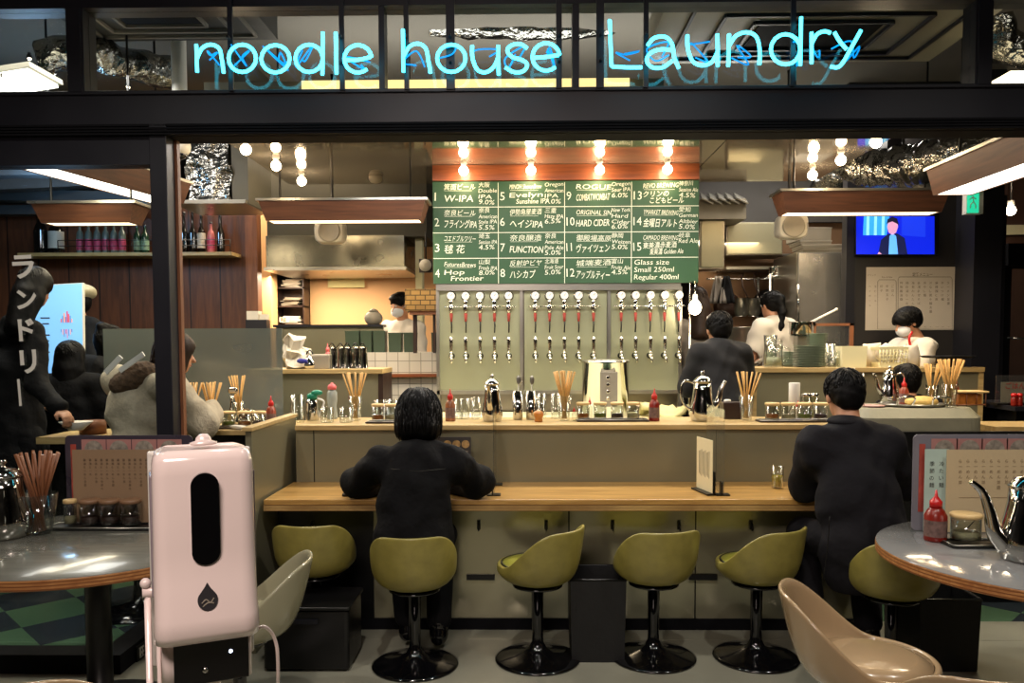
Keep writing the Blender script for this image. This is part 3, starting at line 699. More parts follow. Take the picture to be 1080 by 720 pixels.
# bottle shelf
bs = thing('bottle_shelf', 'long pale shelf with a thin guard rail on the wood-panelled wall', 'shelf', (-3, Yw, ZP(268, Yw)))
zs = ZP(267, Yw)
mb = MB(); mb.bx(XP(40, Yw), XP(257, Yw), Yw - .24, Yw, zs - .03, zs); mb.build('board', M_ledge, bs, world=True)
mb = MB()
for dz in (.06, .11): mb.tube([(XP(80, Yw), Yw - .22, zs + dz), (XP(255, Yw), Yw - .22, zs + dz)], .004, 5)
for k in range(8): x = XP(80 + 25 * k, Yw); mb.tube([(x, Yw - .22, zs), (x, Yw - .22, zs + .11)], .004, 5)
mb.build('guard_rail', M_black, bs, world=True)
M_bot_dk = mat('dark_bottle_glass', '#120f0c', 0.08, coat=.6)
M_bot_gr = mat('green_bottle_glass', '#1f3a28', 0.08, coat=.6)
M_bot_cl = mat('pale_bottle_glass', '#6b746c', 0.1, coat=.6)
M_lab_red = mat('red_white_label', '#c3476a', 0.5, var=.45, scale=30, rvar=.05)
M_lab_gr = mat('green_white_label', '#7f9c84', 0.5, var=.4, scale=30, rvar=.05)
def bottle(label, loc, h, r, glass, lab, group, neck=.35):
    t = thing('bottle', label, 'bottle', loc, 0, group)
    mb = MB(); mb.lathe([(r * .95, 0), (r, .01), (r, h * (1 - neck - .12)), (r * .8, h * (1 - neck)), (r * .38, h * (1 - neck * .72)), (r * .33, h * .97), (r * .36, h)], seg=14); mb.build('body', glass, t)
    mb = MB(); mb.lathe([(r * 1.02, h * .12), (r * 1.02, h * .5)], seg=14, cap=False); mb.build('label_band', lab, t)
    mb = MB(); mb.lathe([(r * .4, h * .97), (r * .4, h * 1.03)], seg=10); mb.build('cap', M_black, t)
    return t
ordw = ['first', 'second', 'third', 'fourth', 'fifth', 'sixth', 'seventh', 'eighth', 'ninth', 'tenth', 'eleventh', 'twelfth']
Ys = Yw - .13
c0 = None
for i, px in enumerate((89, 98, 107, 116, 124.5, 133)):
    lb = 'red and white labelled bottle on the wall shelf, %s from the left' % ordw[i]
    if c0 is None: c0 = bottle(lb, (XP(px, Ys), Ys, zs), .26, .032, M_bot_cl, M_lab_red, 'red-labelled bottles on the wall shelf', .25)
    else: dup(c0, (XP(px, Ys), Ys, zs), label=lb)
for i, px in enumerate((149, 157, 185)):
    lb = 'pale green labelled bottle on the wall shelf, ' + ('just right of the red-labelled row', 'half hidden by the black window post', 'beside the post against the wood wall')[i]
    bottle(lb, (XP(px, Ys), Ys, zs), .25, .033, M_bot_gr, M_lab_gr, 'green-labelled bottles on the wall shelf', .3)
for i, (px, w) in enumerate(((198, 'leftmost'), (207, 'second'), (216, 'third'), (236, 'rightmost'))):
    lb = 'tall dark sake bottle on the wall shelf, %s of the four' % w
    bottle(lb, (XP(px, Ys), Ys, zs), .36, .036, M_bot_dk, M_bot_dk if i != 2 else M_paper, 'dark sake bottles on the wall shelf', .45)
bottle('pink labelled bottle between the dark sake bottles', (XP(226, Ys), Ys, zs), .27, .034, mat('pink_bottle', '#b86a6a', .2), M_lab_red, None, .3)
bottle('big dark bottle with white round label at the left end of the shelf', (XP(64, Ys), Ys, zs), .40, .065, M_bot_dk, M_paper, None, .42)
bottle('big dark bottle beside the window at far left of the shelf', (XP(48, Ys), Ys, zs), .42, .06, M_bot_dk, M_bot_dk, None, .42)
# lit windows at far left
for i, px in enumerate((-62, -26, 12)):
    fx0, fx1 = XP(px, 8.6, 245), XP(px + 30, 8.6, 245)
    slab('window_%d' % (7 + i), emit('night_window_glow_%d' % i, (.10, .22, .34), .9), fx0, fx1, 8.6, 8.62, ZP(270, 8.6), ZP(215, 8.6), kind='structure')
# daylight-blue lamp reflected between girders
for i, (px, py, w, h, yy, an) in enumerate(((30, 190, 2.2, .16, 6.8, 12), (70, 208, 1.6, .10, 7.0, -8), (20, 178, 2.0, .12, 6.2, 4), (60, 222, 1.5, .08, 7.2, 0))):
    p = P(px, py, yy); mb = MB(); mb.box(p, (w, .14, h), Matrix.Rotation(R(an), 3, 'Z') @ Matrix.Rotation(R(-an * .4), 3, 'Y')); tag(mb.build('ceiling_girder', M_ltsteel), ('thick blue-grey ceiling girder behind the left window', 'lowest slanting ceiling girder above the big bottles', 'uppermost ceiling girder at far left', 'thin ceiling girder over the far-left lit windows')[i], 'girder', 'ceiling girders')
point('blue_work_light', tuple(P(40, 196, 6.0)), 16, (.35, .65, 1.0), .1)
# security camera, foil wrapped duct
sc_ = thing('security_camera', 'small white dome camera on the ceiling beside the copper window trim', 'camera', P(191, 158, 5.6))
mb = MB(); mb.lathe([(.062, .05), (.066, .02), (.06, -.01), (.045, -.03)], seg=18); mb.build('housing', M_white, sc_)
mb = MB(); mb.ball((0, 0, -.03), (.04, .04, .035)); mb.build('dome', M_blackgloss, sc_)
mb = MB(); mb.lathe([(.05, .05), (.05, 3.75 - sc_.location.z)], seg=12); mb.build('ceiling_stem', M_white, sc_)
def crumple(mb, amp, sc, seed=0):
    for i, v in enumerate(mb.v):
        v = Vector(v); d = noise.noise_vector(v * sc + Vector((seed, 0, 0))) * amp; mb.v[i] = tuple(v + d)
def grid_box(mb, x0, x1, y0, y1, z0, z1, n=14):
    c = Vector(((x0 + x1) / 2, (y0 + y1) / 2, (z0 + z1) / 2)); h = Vector(((x1 - x0) / 2, (y1 - y0) / 2, (z1 - z0) / 2))
    for ax in range(3):
        for s in (-1, 1):
            u, w = (ax + 1) % 3, (ax + 2) % 3; vs = []
            for i in range(n + 1):
                for j in range(n + 1):
                    v = [0, 0, 0]; v[ax] = s; v[u] = -1 + 2 * i / n; v[w] = -1 + 2 * j / n
                    vs.append(c + Vector([v[k] * h[k] for k in range(3)]))
            mb.add(vs, [(i * (n + 1) + j, i * (n + 1) + j + 1, (i + 1) * (n + 1) + j + 1, (i + 1) * (n + 1) + j) for i in range(n) for j in range(n)])
mb = MB(); yy = 6.3; grid_box(mb, XP(203, yy), XP(246, yy), yy, yy + .5, ZP(208, yy), ZP(148, yy) + .2); crumple(mb, .05, 6)
fo = thing('foil_wrapped_duct', 'crumpled foil wrapped duct box hanging above the sake bottles', 'duct', (XP(225, yy), yy, ZP(208, yy)))
mb.build('foil_wrap', M_foil, fo, world=True)
mb = MB(); mb.bx(XP(187, yy), XP(264, yy), yy - .03, yy + .55, ZP(213, yy), ZP(209, yy)); mb.build('support_angle', M_steel, fo, world=True)
mb = MB(); mb.bx(XP(248, yy), XP(265, yy), yy + .02, yy + .6, ZP(212, yy), 3.75); mb.build('end_box', mat('dim_duct_grey', '#4b4a40', .5), fo, world=True)
# foil pipe at right, above the lamps
fr = thing('foil_flexible_duct', 'silver foil flexible duct running under the ceiling at upper right', 'duct', P(935, 175, 6.4))
path = catmull([P(800, 130, 6.6) + Vector((.3, 0, .05)), P(905, 172, 6.6), P(950, 176, 6.3), P(1000, 166, 6.0), P(1100, 150, 5.6)], 18)
mb = MB(); mb.tube(path, [.15 + .008 * math.sin(i * 1.9) for i in range(len(path))], 20); crumple(mb, .035, 9); mb.build('foil_tube', M_foil, fr, world=True)
mb = MB(); q = catmull([P(940, 205, 6.0), P(900, 190, 6.6), P(1020, 160, 6.0)], 4); mb.bx(XP(925, 6.5), XP(940, 6.5), 6.4, 6.6, ZP(190, 6.5), ZP(140, 6.5)); mb.build('mounting_box', M_frame, fr, world=True)
fb = thing('foil_duct_end', 'crumpled foil duct end behind the right row of globe bulbs', 'duct', P(890, 190, 7.2))
mb = MB(); path = catmull([P(862, 150, 7.4), P(874, 180, 7.4), P(878, 200, 7.45)], 10); mb.tube(path, .17, 16); crumple(mb, .07, 7, 3); mb.build('foil_tube', M_foil, fb, world=True)
for i, (px, py) in enumerate(((952, 187), (970, 198))):
    t = thing('smoke_detector', ('round white ceiling detector left of the pair under the foil duct', 'round white ceiling detector partly behind the right box lamp')[i], 'detector', P(px, py, 6.3), 0, 'ceiling detectors')
    mb = MB(); mb.lathe([(.075, .05), (.078, .0), (.06, -.03)], seg=18); mb.build('base', M_white, t)
    mb = MB(); mb.lathe([(.05, -.03), (.045, -.055), (.02, -.065)], seg=16); mb.build('sensor', M_chrome, t)
    mb = MB(); mb.tube([(0, 0, .04), (0, 0, .35)], .012, 6); mb.build('ceiling_stem', M_black, t)
# smoke detector on mirror ceiling
t = thing('smoke_detector', 'grey dome detector on the mirrored ceiling left of the chalkboard', 'detector', (XP(399, 6.7), 6.7, zc), 0)
mb = MB(); mb.lathe([(.06, 0), (.06, -.02), (.045, -.045), (.015, -.055)], seg=18); mb.build('housing', M_speaker_g, t)
# ---------------------------------------------------------------- ceiling gear behind transom
M_acgrey = mat('ceiling_cassette_dark', '#2a2a28', .6); M_aclt = mat('ceiling_cassette_light', '#8f8a78', .5)
def cassette(label, c, w, d, m1, m2, z=3.55, rot=0):
    t = thing('ceiling_air_conditioner', label, 'air conditioner', (c[0], c[1], z), rot, 'ceiling air conditioners')
    mb = MB(); mb.box((0, 0, .08), (w, d, .16)); mb.build('casing', m2, t)
    for k in range(3):
        q = .82 - .2 * k; mb = MB(); fw = .018
        for sx, sy, lx, ly in ((0, 1, w * q, fw), (0, -1, w * q, fw), (1, 0, fw, d * q), (-1, 0, fw, d * q)):
            mb.box((sx * w * q / 2, sy * d * q / 2, -.008 - .004 * k), (lx, ly, .02))
        mb.build('vent_ring', m1, t)
    mb = MB(); mb.box((0, 0, -.006), (w * .38, d * .38, .012)); mb.build('centre_grille', M_frame_dk, t)
    return t
q = P(175, 48, 5.2); cassette('dark square ceiling air conditioner behind the first letters of the neon sign', (q.x, 5.0), 1.25, 1.0, M_ceil_lt, M_acgrey, 3.56)
q = P(850, 60, 5.2); cassette('pale square ceiling air conditioner behind the last letters of the neon sign', (XP(850, 5.0), 5.0), 1.9, 1.0, M_frame, M_aclt, 3.38)
t = thing('duct_run', 'wrinkled foil duct behind the left end of the high window', 'duct', P(115, 66, 5.5))
mb = MB(); mb.tube(catmull([P(40, 60, 5.3), P(100, 58, 5.4), P(130, 66, 5.6), P(185, 78, 5.9)], 12), .11, 14); crumple(mb, .05, 7, 5); mb.build('foil_tube', M_foil, t, world=True)
t = thing('duct_run', 'wrinkled foil duct high behind the neon words in the middle window', 'duct', P(550, 30, 5.9))
mb = MB(); mb.tube(catmull([P(455, 26, 5.9), P(520, 30, 5.9), P(600, 30, 5.9), P(655, 26, 6.0)], 12), .075, 14); crumple(mb, .035, 8, 9); mb.build('foil_tube', M_foil, t, world=True)
t = thing('duct_run', 'wrinkled foil duct in the upper right corner window', 'duct', P(1065, 45, 5.2))
mb = MB(); mb.tube(catmull([P(1050, 20, 5.2), P(1060, 45, 5.2), P(1095, 62, 5.2), P(1120, 60, 5.3)], 12), .10, 14); crumple(mb, .04, 8, 12); mb.build('foil_tube', M_foil, t, world=True)
slab('lit_soffit_edge', M_yel, XP(318, 5.2, 88), XP(664, 5.2, 88), 5.2, 5.27, ZP(94, 5.2), ZP(83, 5.2), 'glowing yellow light strip behind the lower edge of the neon sign', 'light strip')
slab('lit_soffit_box', M_aclt, XP(215, 5.27, 88), XP(700, 5.27, 88), 5.27, 5.6, zc + .121, ZP(80, 5.2), 'pale boxed duct above the bar seen through the high window', 'duct')
for i, (px, py) in enumerate(((3, 18), (31, 60), (30, 72), (135, 90), (183, 61))):
    t = thing('ceiling_spotlight', 'tiny ceiling spotlight behind the high left window, ' + ('topmost in the corner pane', 'upper of the close pair', 'lower of the close pair', 'below the foil duct', 'in front of the dark air conditioner')[i], 'spotlight', P(px, py, 5.8), 0, 'tiny spotlights behind the high windows')
    mb = MB(); mb.lathe([(.012, .03), (.02, .0), (.02, -.01)], seg=10); mb.build('can', M_black, t)
    mb = MB(); mb.ball((0, 0, -.012), .012, 8, 6); mb.build('bulb', M_bulb, t)
t = thing('fluorescent_panel', 'bright white ceiling light panel in the upper left corner window', 'light panel', P(10, 88, 4.9))
mb = MB()
mb.box((0, 0, 0), (.42, .3, .02), Matrix.Rotation(R(-8), 3, 'Y')); mb.build('diffuser', emit('panel_glow', (1., .95, .8), 3), t)
mb = MB(); mb.box((0, 0, .025), (.46, .34, .03), Matrix.Rotation(R(-8), 3, 'Y')); mb.box((.05, -.152, -.002), (.012, .004, .024)); mb.build('frame', M_aclt, t)
slab('round_ceiling_lamp_bar', M_led_w, XP(1060, 4.8, 5), XP(1100, 4.8, 5), 4.8, 4.86, ZP(7, 4.8), ZP(1, 4.8), 'bright lamp in the upper right corner window', 'lamp')
slab('warm_ceiling_lamp_bar', M_led, XP(1066, 4.8, 80), XP(1110, 4.8, 80), 4.8, 5.1, ZP(85, 4.8), ZP(79, 4.8), 'warm lamp glowing low in the upper right corner window', 'lamp')
# ================================================================ KITCHEN LEFT (hood, speaker, tiled counter)
Yh = 7.3
hd = thing('extractor_hood', 'wide stainless extractor hood on the left behind the box lamp', 'hood', (XP(355, Yh), Yh, ZP(280, Yh)))
mb = MB(); mb.bx(XP(283, Yh), XP(428, Yh), Yh, Yh + .9, ZP(281, Yh), ZP(247, Yh)); mb.build('front_apron', mat('hood_steel', '#7d7a6c', .25, 1.0, var=.05), hd, world=True, bevel=.004)
mb = MB(); mb.bx(XP(281, Yh), XP(430, Yh), Yh - .02, Yh + .9, ZP(284, Yh), ZP(280.5, Yh)); mb.build('lower_lip', M_steel, hd, world=True)
mb = MB(); mb.bx(XP(281, Yh), XP(450, Yh), Yh + .1, Yh + .9, ZP(247, Yh), 3.75); mb.build('canopy', mat('dark_olive_paint', '#39362a', .7), hd, world=True)
def speaker(label, px, py, Y):
    t = thing('wall_speaker', label, 'speaker', P(px, py, Y), 0, 'hanging white speakers')
    mb = MB(); mb.rbox((0, 0, 0), (.25, .2, .18), .05, rot=Matrix.Rotation(PI / 2, 3, 'X')); 
    mb = MB(); mb.loft([[Vector((x * s, y, z * s2)) for x, z in [(.125 * math.copysign(abs(math.cos(a)) ** .5, math.cos(a)), .10 * math.copysign(abs(math.sin(a)) ** .5, math.sin(a))) for a in [2 * PI * k / 28 for k in range(28)]]] for (y, s, s2) in ((-.10, .86, .86), (-.085, .98, .98), (.0, 1, 1), (.1, .8, .8))]); mb.build('shell', M_speaker, t)
    mb = MB(); mb.lathe([(.0005, .0), (.078, .0), (.088, .006), (.092, -.004)], (0, -.104, 0), 24, axis=Matrix.Rotation(PI / 2, 3, 'X')); mb.build('grille', M_speaker_g, t)
    mb = MB(); mb.tube([(0, .02, .09), (0, .02, .3), (0, .08, 3.75 - t.location.z - .0)], .012, 6); mb.build('bracket', M_black, t)
speaker('white oval speaker below the left box lamp', 350, 245, 6.7)
speaker('white oval speaker below the right box lamp', 833, 240, 6.7)
# shelf with papers
sh = thing('paper_rack', 'dark rack stuffed with papers and boxes on the peach wall', 'rack', (XP(311, 8.3), 8.3, ZP(342, 8.3)))
mb = MB(); x0, x1 = XP(297, 8.3), XP(326, 8.3); z0, z1 = ZP(342, 8.3), ZP(284, 8.3)
mb.bx(x0, x1, 8.36, 8.39, z0, z1); mb.bx(x0, x0 + .012, 8.15, 8.39, z0, z1); mb.bx(x1 - .012, x1, 8.15, 8.39, z0, z1)
for k in range(4): mb.bx(x0, x1, 8.15, 8.39, z0 + (z1 - z0) * k / 3 - .008, z0 + (z1 - z0) * k / 3 + .008)
mb.build('frame', M_darkbr, sh, world=True)
bx_l = ['bottom', 'middle', 'top']
for k in range(3):
    zz = z0 + (z1 - z0) * k / 3 + .008
    t = thing('paper_bundle', 'stack of loose papers on the %s shelf of the dark rack' % bx_l[k], 'papers', ((x0 + x1) / 2, 8.25, zz), 0, 'papers on the dark rack')
    mb = MB(); rr = random.Random(k)
    for q in range(6): mb.box((rr.uniform(-.03, .03), rr.uniform(-.02, .02), .008 + .014 * q), (.17, .12, .011), Matrix.Rotation(rr.uniform(-.3, .3), 3, 'Z'))
    mb.build('sheets', M_paper if k != 1 else M_speaker_g, t)
tb = thing('paper_sign', 'small white tag with red lettering near the dark rack', 'sign', P(300, 337, 8.1))
mb = MB(); mb.box((0, 0, 0), (.1, .006, .05)); mb.build('card', M_paper, tb)
mb = MB(); add_text(mb, 'RE', (-.035, -.004, -.018), .05, bold=.03); mb.build('lettering', M_redink, tb)
p = P(718 - 0, 1, 5); 
gs = thing('pale_green_notice', 'pale yellow-green sheet hanging below the left extractor hood', 'notice', P(365, 295, 8.35))
mb = MB(); mb.box((0, 0, 0), (.38, .004, .16)); mb.build('sheet', M_cloth_y, gs)
# steel backsplash shelf line y342
sb = thing('kitchen_pass', 'grey steel kitchen pass shelf behind the left glassware', 'counter', (XP(360, 7.0), 7.0, 0))
mb = MB(); mb.bx(XP(292, 7.25), XP(405, 7.25), 7.25, 7.28, 0, ZP(343, 7.25)); mb.build('front_sheet', M_smoke if False else M_splash, sb, world=True)
mb = MB(); mb.bx(XP(290, 7.25), XP(405, 7.25), 7.22, 7.42, ZP(344, 7.25), ZP(341.5, 7.25)); mb.build('shelf', M_frame, sb, world=True)
# tiled counter
M_tile = brick('white_kitchen_tile', '#cdc6b8', '#c3bcae', '#8a8577', 1.0, .098, .098, .0035, off=0.0)
Yk = 6.9
tc_ = thing('tiled_counter', 'low kitchen wall faced in square white tiles left of the taps', 'counter', (XP(420, Yk), Yk, 0))
mb = MB(); mb.bx(XP(384, Yk), XP(462, Yk), Yk, Yk + .4, .6, ZP(371, Yk)); mb.build('tiled_face', M_tile, tc_, world=True)
mb = MB(); mb.bx(XP(384, Yk), XP(462, Yk), Yk - .06, Yk, ZP(397, Yk), ZP(393.5, Yk)); mb.build('wood_rail', M_redwood, tc_, world=True)
for i, (a, b, c) in enumerate(((366, 381, 0), (382, 394, 1), (395, 408, 2), (411, 425, 3), (427, 440, 4), (456, 464, 5))):
    Yd = 7.02; w = XP(b, Yd) - XP(a, Yd)
    zb_ = ZP(371, Yk) if a > 380 else ZP(371, Yk)
    t = thing('green_container', 'dark green upright container on the pass, %s from the left' % ordw[i], 'container', (XP((a + b) / 2, Yd), Yd, zb_), 0, 'dark green containers on the tiled counter')
    hh = ZP(349 + (2 if i > 2 else 0), Yd) - zb_
    mb = MB(); mb.box((0, 0, hh / 2), (w * .92, .12, hh), taper=1.06); mb.build('tub', M_dgreen, t, bevel=.005)
    mb = MB(); mb.box((0, 0, hh), (w * 1.0, .13, .012)); mb.build('rim', M_dgreen, t)
slab('kitchen_pass_ledge', M_steel, XP(360, 7.0), XP(384, 7.0), 6.96, 7.25, ZP(373, Yk), ZP(371, Yk) - .001, 'narrow steel ledge carrying the leftmost green container', 'ledge')
kt = thing('steel_kettle', 'small round grey pot behind the dark green containers', 'pot', P(394, 338, 7.33))
mb = MB(); mb.ball((0, 0, .02), (.085, .085, .07)); mb.lathe([(.05, .08), (.03, .1), (.01, .11)], seg=12); mb.build('body', M_speaker_g, kt)
mb = MB(); mb.lathe([(.05, ZP(341.5, 7.25) - kt.location.z), (.05, -.03)], seg=16); mb.build('stand', M_frame, kt)
# bamboo box
bbx = thing('woven_wood_box', 'brown slatted wooden box lantern left of the tap wall', 'box', P(445, 317, 6.7))
mb = MB(); x0, x1, z0, z1 = XP(428, 6.6), XP(462, 6.6), ZP(331, 6.6), ZP(304, 6.6)
M_bbk = brick('stacked_wood_blocks', '#9a7a44', '#7d6136', '#3c2c16', 1.0, .08, .04, .004)
mb.bx(x0, x1, 6.6, 6.85, z0 + .03, z1); mb.build('slatted_body', M_bbk, bbx, world=True)
mb = MB(); mb.bx(x0 + .03, x1, 6.62, 6.83, z0, z0 + .03); mb.build('base_tray', M_bamboo_dk, bbx, world=True)
mb = MB(); mb.bx(x0 + .05, x0 + .08, 6.7, 6.74, ZP(372, 6.7), z0); mb.bx(x1 - .05, x1 - .03, 6.7, 6.74, ZP(372, 6.7), z0); mb.build('post', M_darkbr, bbx, world=True)
slab('trim_14', M_cream, XP(440, 7.6), XP(447, 7.6), 7.55, 7.7, 0, ZP(246, 7.6), kind='structure')
ck = thing('wall_clock', 'small round gauge hanging beside the left edge of the chalkboard', 'gauge', P(449, 280, 7.2))
mb = MB(); mb.lathe([(.001, 0), (.05, 0), (.055, .03), (.001, .03)], axis=Matrix.Rotation(PI / 2, 3, 'X'), seg=20); mb.build('dial', M_speaker, ck)
mb = MB(); mb.box((0, .02, 0), (.12, .03, .12)); mb.build('case', M_darkbr, ck)
mb = MB(); mb.tube([(0, .02, .05), (0, .02, .3)], .006, 6); mb.build('cord', M_black, ck)
# side cabinet left (wood topped)
def cabinet(label, x0, x1, Y, top, door_m, endm, z_low=.3):
    t = thing('service_cabinet', label, 'cabinet', ((x0 + x1) / 2, Y, 0), 0, 'wood-topped service cabinets')
    mb = MB(); mb.bx(x0, x1, Y - .02, Y + .42, top - .035, top); mb.build('wood_top', M_ledge, t, world=True, bevel=.003)
    mb = MB(); mb.bx(x0, x0 + .035, Y - .005, Y + .4, 0, top - .035); mb.build('side_post', endm, t, world=True)
    mb = MB(); mb.bx(x1 - .035, x1, Y - .005, Y + .4, 0, top - .035); mb.build('side_post', endm, t, world=True)
    mb = MB(); mb.bx(x0 + .035, x1 - .035, Y, Y + .03, 0, top - .035); mb.build('front_sheet', door_m, t, world=True)
    return t
Yc = 5.9
ztop = ZP(388.5, Yc)
cabinet('wood-topped grey cabinet at left carrying a row of upturned steel cups', XP(262, Yc), XP(404, Yc), Yc, ztop, M_splash, M_darkbr)
cabinet('wood-topped grey cabinet at right carrying stacked green plates', XP(793, Yc), XP(1037, Yc), Yc, ztop, M_splash, M_ledge)
slab('wooden_side_table', M_ledge, XP(772, 6.0), XP(793, 6.0) - .003, 5.95, 6.3, .9, ZP(390, 6.0), 'plain wooden panel between the man in black and the right cabinet', 'panel')
# milky screen
sm = thing('acrylic_screen', 'milky grey-green acrylic screen at left behind the chopstick glasses', 'screen', (XP(245, 5.45), 5.45, 1.0))
mb = MB(); mb.bx(XP(110, 5.45), XP(298, 5.45), 5.45, 5.457, 1.0, ZP(345, 5.45)); mb.build('sheet', M_smoke, sm, world=True)
mb = MB()
for px in (196, 296): mb.bx(XP(px, 5.45) - .02, XP(px, 5.45) + .02, 5.43, 5.48, .98, 1.03)
mb.build('foot_clamp', M_black, sm, world=True)
# ================================================================ KITCHEN RIGHT
Yr = 8.6
M_copper = mat('warm_steel_wall', '#86684e', .35, .6, var=.1, scale=2)
slab('wall_kitchen_right', M_copper, XP(735, Yr), XP(900, Yr), Yr, Yr + .05, 0, 3.75, kind='structure')
slab('trim_21', mat('shade_sheet_grey', '#34302b', .6), XP(700, 8.5), XP(895, 8.5), 8.5, 8.56, ZP(236, 8.5), 3.75, kind='structure')  # dark sheet added in place of shade on the over-lit upper wall
hr = thing('extractor_hood', 'olive grey extractor hood above the right kitchen', 'hood', (XP(760, 7.6), 7.6, ZP(234, 7.6)))
mb = MB(); mb.bx(XP(700, 7.6), XP(785, 7.6), 7.6, 8.4, ZP(232, 7.6), ZP(211, 7.6)); mb.build('apron', mat('olive_grey_paint', '#6a6250', .5), hr, world=True)
mb = MB()
for k in range(5):
    p0 = P(745 + 9 * k, 209, 7.7); mb.box(p0, (.12, .35, .012), Matrix.Rotation(R(25), 3, 'Y') @ Matrix.Rotation(R(20), 3, 'X'))
mb.build('louvre', M_steel, hr, world=True)
def wcab(label, px0, px1, py0, py1, Y, dep=.35):
    t = thing('wall_cabinet', label, 'cabinet', (XP((px0 + px1) / 2, Y), Y, ZP(py1, Y)), 0, 'steel wall cabinets')
    mb = MB(); mb.bx(XP(px0, Y), XP(px1, Y), Y + .02, Y + dep, ZP(py1, Y), ZP(py0, Y)); mb.build('body', M_steel_wall, t, world=True)
    mb = MB(); mb.bx(XP(px0, Y) + .01, XP(px1, Y) - .01, Y, Y + .018, ZP(py1, Y) + .01, ZP(py0, Y) - .01); mb.build('door', M_splash, t, world=True, bevel=.004)
wcab('square stainless wall cabinet just right of the chalkboard', 737, 763, 232, 284, 7.7)
wcab('wide stainless panel hood right of the wall cabinet', 765, 824, 235, 270, 8.0)
slab('steel_shelf', M_steel, XP(762, 8.3), XP(840, 8.3), 8.2, 8.55, ZP(286, 8.3), ZP(283, 8.3), 'steel wall shelf over the hanging ladles', 'shelf')
slab('steel_shelf', M_steel, XP(762, 8.3), XP(836, 8.3), 8.2, 8.55, ZP(272, 8.3), ZP(270, 8.3), 'upper steel wall shelf under the wide panel hood', 'shelf')
# refrigerator
fg = thing('steel_refrigerator', 'tall stainless refrigerator reflecting warm light right of the ponytailed cook', 'refrigerator', (XP(864, 7.4), 7.4, 0))
mb = MB(); mb.bx(XP(839, 7.4), XP(889, 7.4), 7.42, 8.1, 0, ZP(267, 7.4)); mb.build('body', M_steel_wall, fg, world=True)
mb = MB(); mb.bx(XP(840, 7.4), XP(888, 7.4), 7.39, 7.418, .2, ZP(268, 7.4)); mb.build('door', mat('fridge_steel', '#b8b2a8', .24, .75, var=.05, bump=.1, bscale=2, dist=.02), fg, world=True, bevel=.004)
mb = MB(); mb.tube([P(842, 340, 7.36), P(842, 300, 7.36)], .01, 6); mb.build('handle', M_chrome, fg, world=True)
zft = ZP(267, 7.4)
for i, (px, w, d, h) in enumerate(((868, .40, .3, .035), (867, .42, .32, .035), (856, .28, .3, .035), (854, .3, .3, .12))):
    z0 = zft + (0, .036, .072, .108)[i]
    t = thing('cardboard_tray', 'flat grey tray on top of the refrigerator, ' + ('lowest of the pile', 'second of the pile', 'third of the pile', 'tall box topping the pile')[i], 'tray', (XP(px, 7.5), 7.6, z0), .05 * i - .08, 'trays on the refrigerator')
    mb = MB(); mb.box((0, 0, h / 2), (w, d, h), taper=1.02); mb.build('tray_body', M_speaker_g, t, bevel=.004)
    mb = MB(); mb.box((0, 0, h - .004), (w + .012, d + .012, .006)); mb.build('rim', M_speaker, t)
# rack shelves beside fridge
rk = thing('wire_rack', 'steel wire rack with small pots left of the refrigerator', 'rack', (XP(828, 7.9), 7.9, 0))
mb = MB()
for px in (811, 828): mb.tube([(XP(px, 7.8), 7.8, 0), (XP(px, 7.8), 7.8, ZP(290, 7.8))], .012, 8); mb.tube([(XP(px, 7.8), 8.2, 0), (XP(px, 7.8), 8.2, ZP(290, 7.8))], .012, 8)
mb.build('upright', M_steel, rk, world=True)
for py in (292, 318, 345):
    mb = MB(); z = ZP(py, 7.8); x0, x1 = XP(811, 7.8), XP(828, 7.8)
    for k in range(7): yy = 7.8 + .4 * k / 6; mb.tube([(x0, yy, z), (x1, yy, z)], .004, 5)
    mb.tube([(x0, 7.8, z), (x0, 8.2, z)], .006, 5); mb.tube([(x1, 7.8, z), (x1, 8.2, z)], .006, 5); mb.build('wire_shelf', M_chrome, rk, world=True)
    if py != 345:
        pt_ = thing('steel_pot', 'small steel pot on the %s shelf of the wire rack' % ('upper' if py == 292 else 'middle'), 'pot', (XP(819, 7.95), 7.98, z + .004), 0, 'pots on the wire rack')
        mb = MB(); mb.lathe([(.07, 0), (.078, .01), (.078, .09), (.082, .094)], seg=18); mb.build('body', M_chrome, pt_)
        mb = MB(); mb.tube(catmull([(.07, 0, .07), (.13, -.02, .09), (.16, -.04, .08)], 4), .006, 6); mb.build('handle', M_black, pt_)
# hanging pans / ladles / cloths
def hang(label, px, py, kind, Y=8.2):
    p = P(px, py, Y)
    t = thing({'pan': 'frying_pan', 'sieve': 'noodle_strainer', 'pan_big': 'wok'}[kind], label, {'pan': 'pan', 'sieve': 'strainer', 'pan_big': 'wok'}[kind], p)
    if kind == 'sieve':
        mb = MB(); mb.lathe([(.05, -.30), (.075, -.26), (.08, -.12), (.084, -.12)], seg=16, cap=False); mb.build('basket', M_steel, t)
        mb = MB(); mb.tube([(0, -.0, .12), (0.01, -.01, 0), (.06, -.02, -.12)], .008, 6); mb.tube([(0, 0, .12), (.015, -.02, .14), (.02, 0, .11)], .006, 6); mb.build('handle', M_darkbr, t)
    else:
        r = .13 if kind == 'pan' else .16
        mb = MB(); mb.lathe([(.001, 0), (r * .7, 0), (r, -.05), (r + .008, -.05), (r * .72, .012), (.001, .012)], seg=22, axis=Matrix.Rotation(PI / 2, 3, 'X'), cap=False); mb.build('pan_body', M_black if kind != 'pan' else M_darkbr, t)
        mb = MB(); mb.tube([(0, .0, r), (0, .02, r + .17)], .011, 6); mb.build('handle', M_black, t)
    return t
hang('brown frying pan hanging by the lamp on the tap wall side', 768, 322, 'pan')
hang('noodle strainer hanging left of the pair over the cook', 782, 302, 'sieve')
hang('noodle strainer hanging right of the pair over the cook', 795, 302, 'sieve')
hang('dark wok hanging behind the ponytail of the cook', 812, 322, 'pan_big')
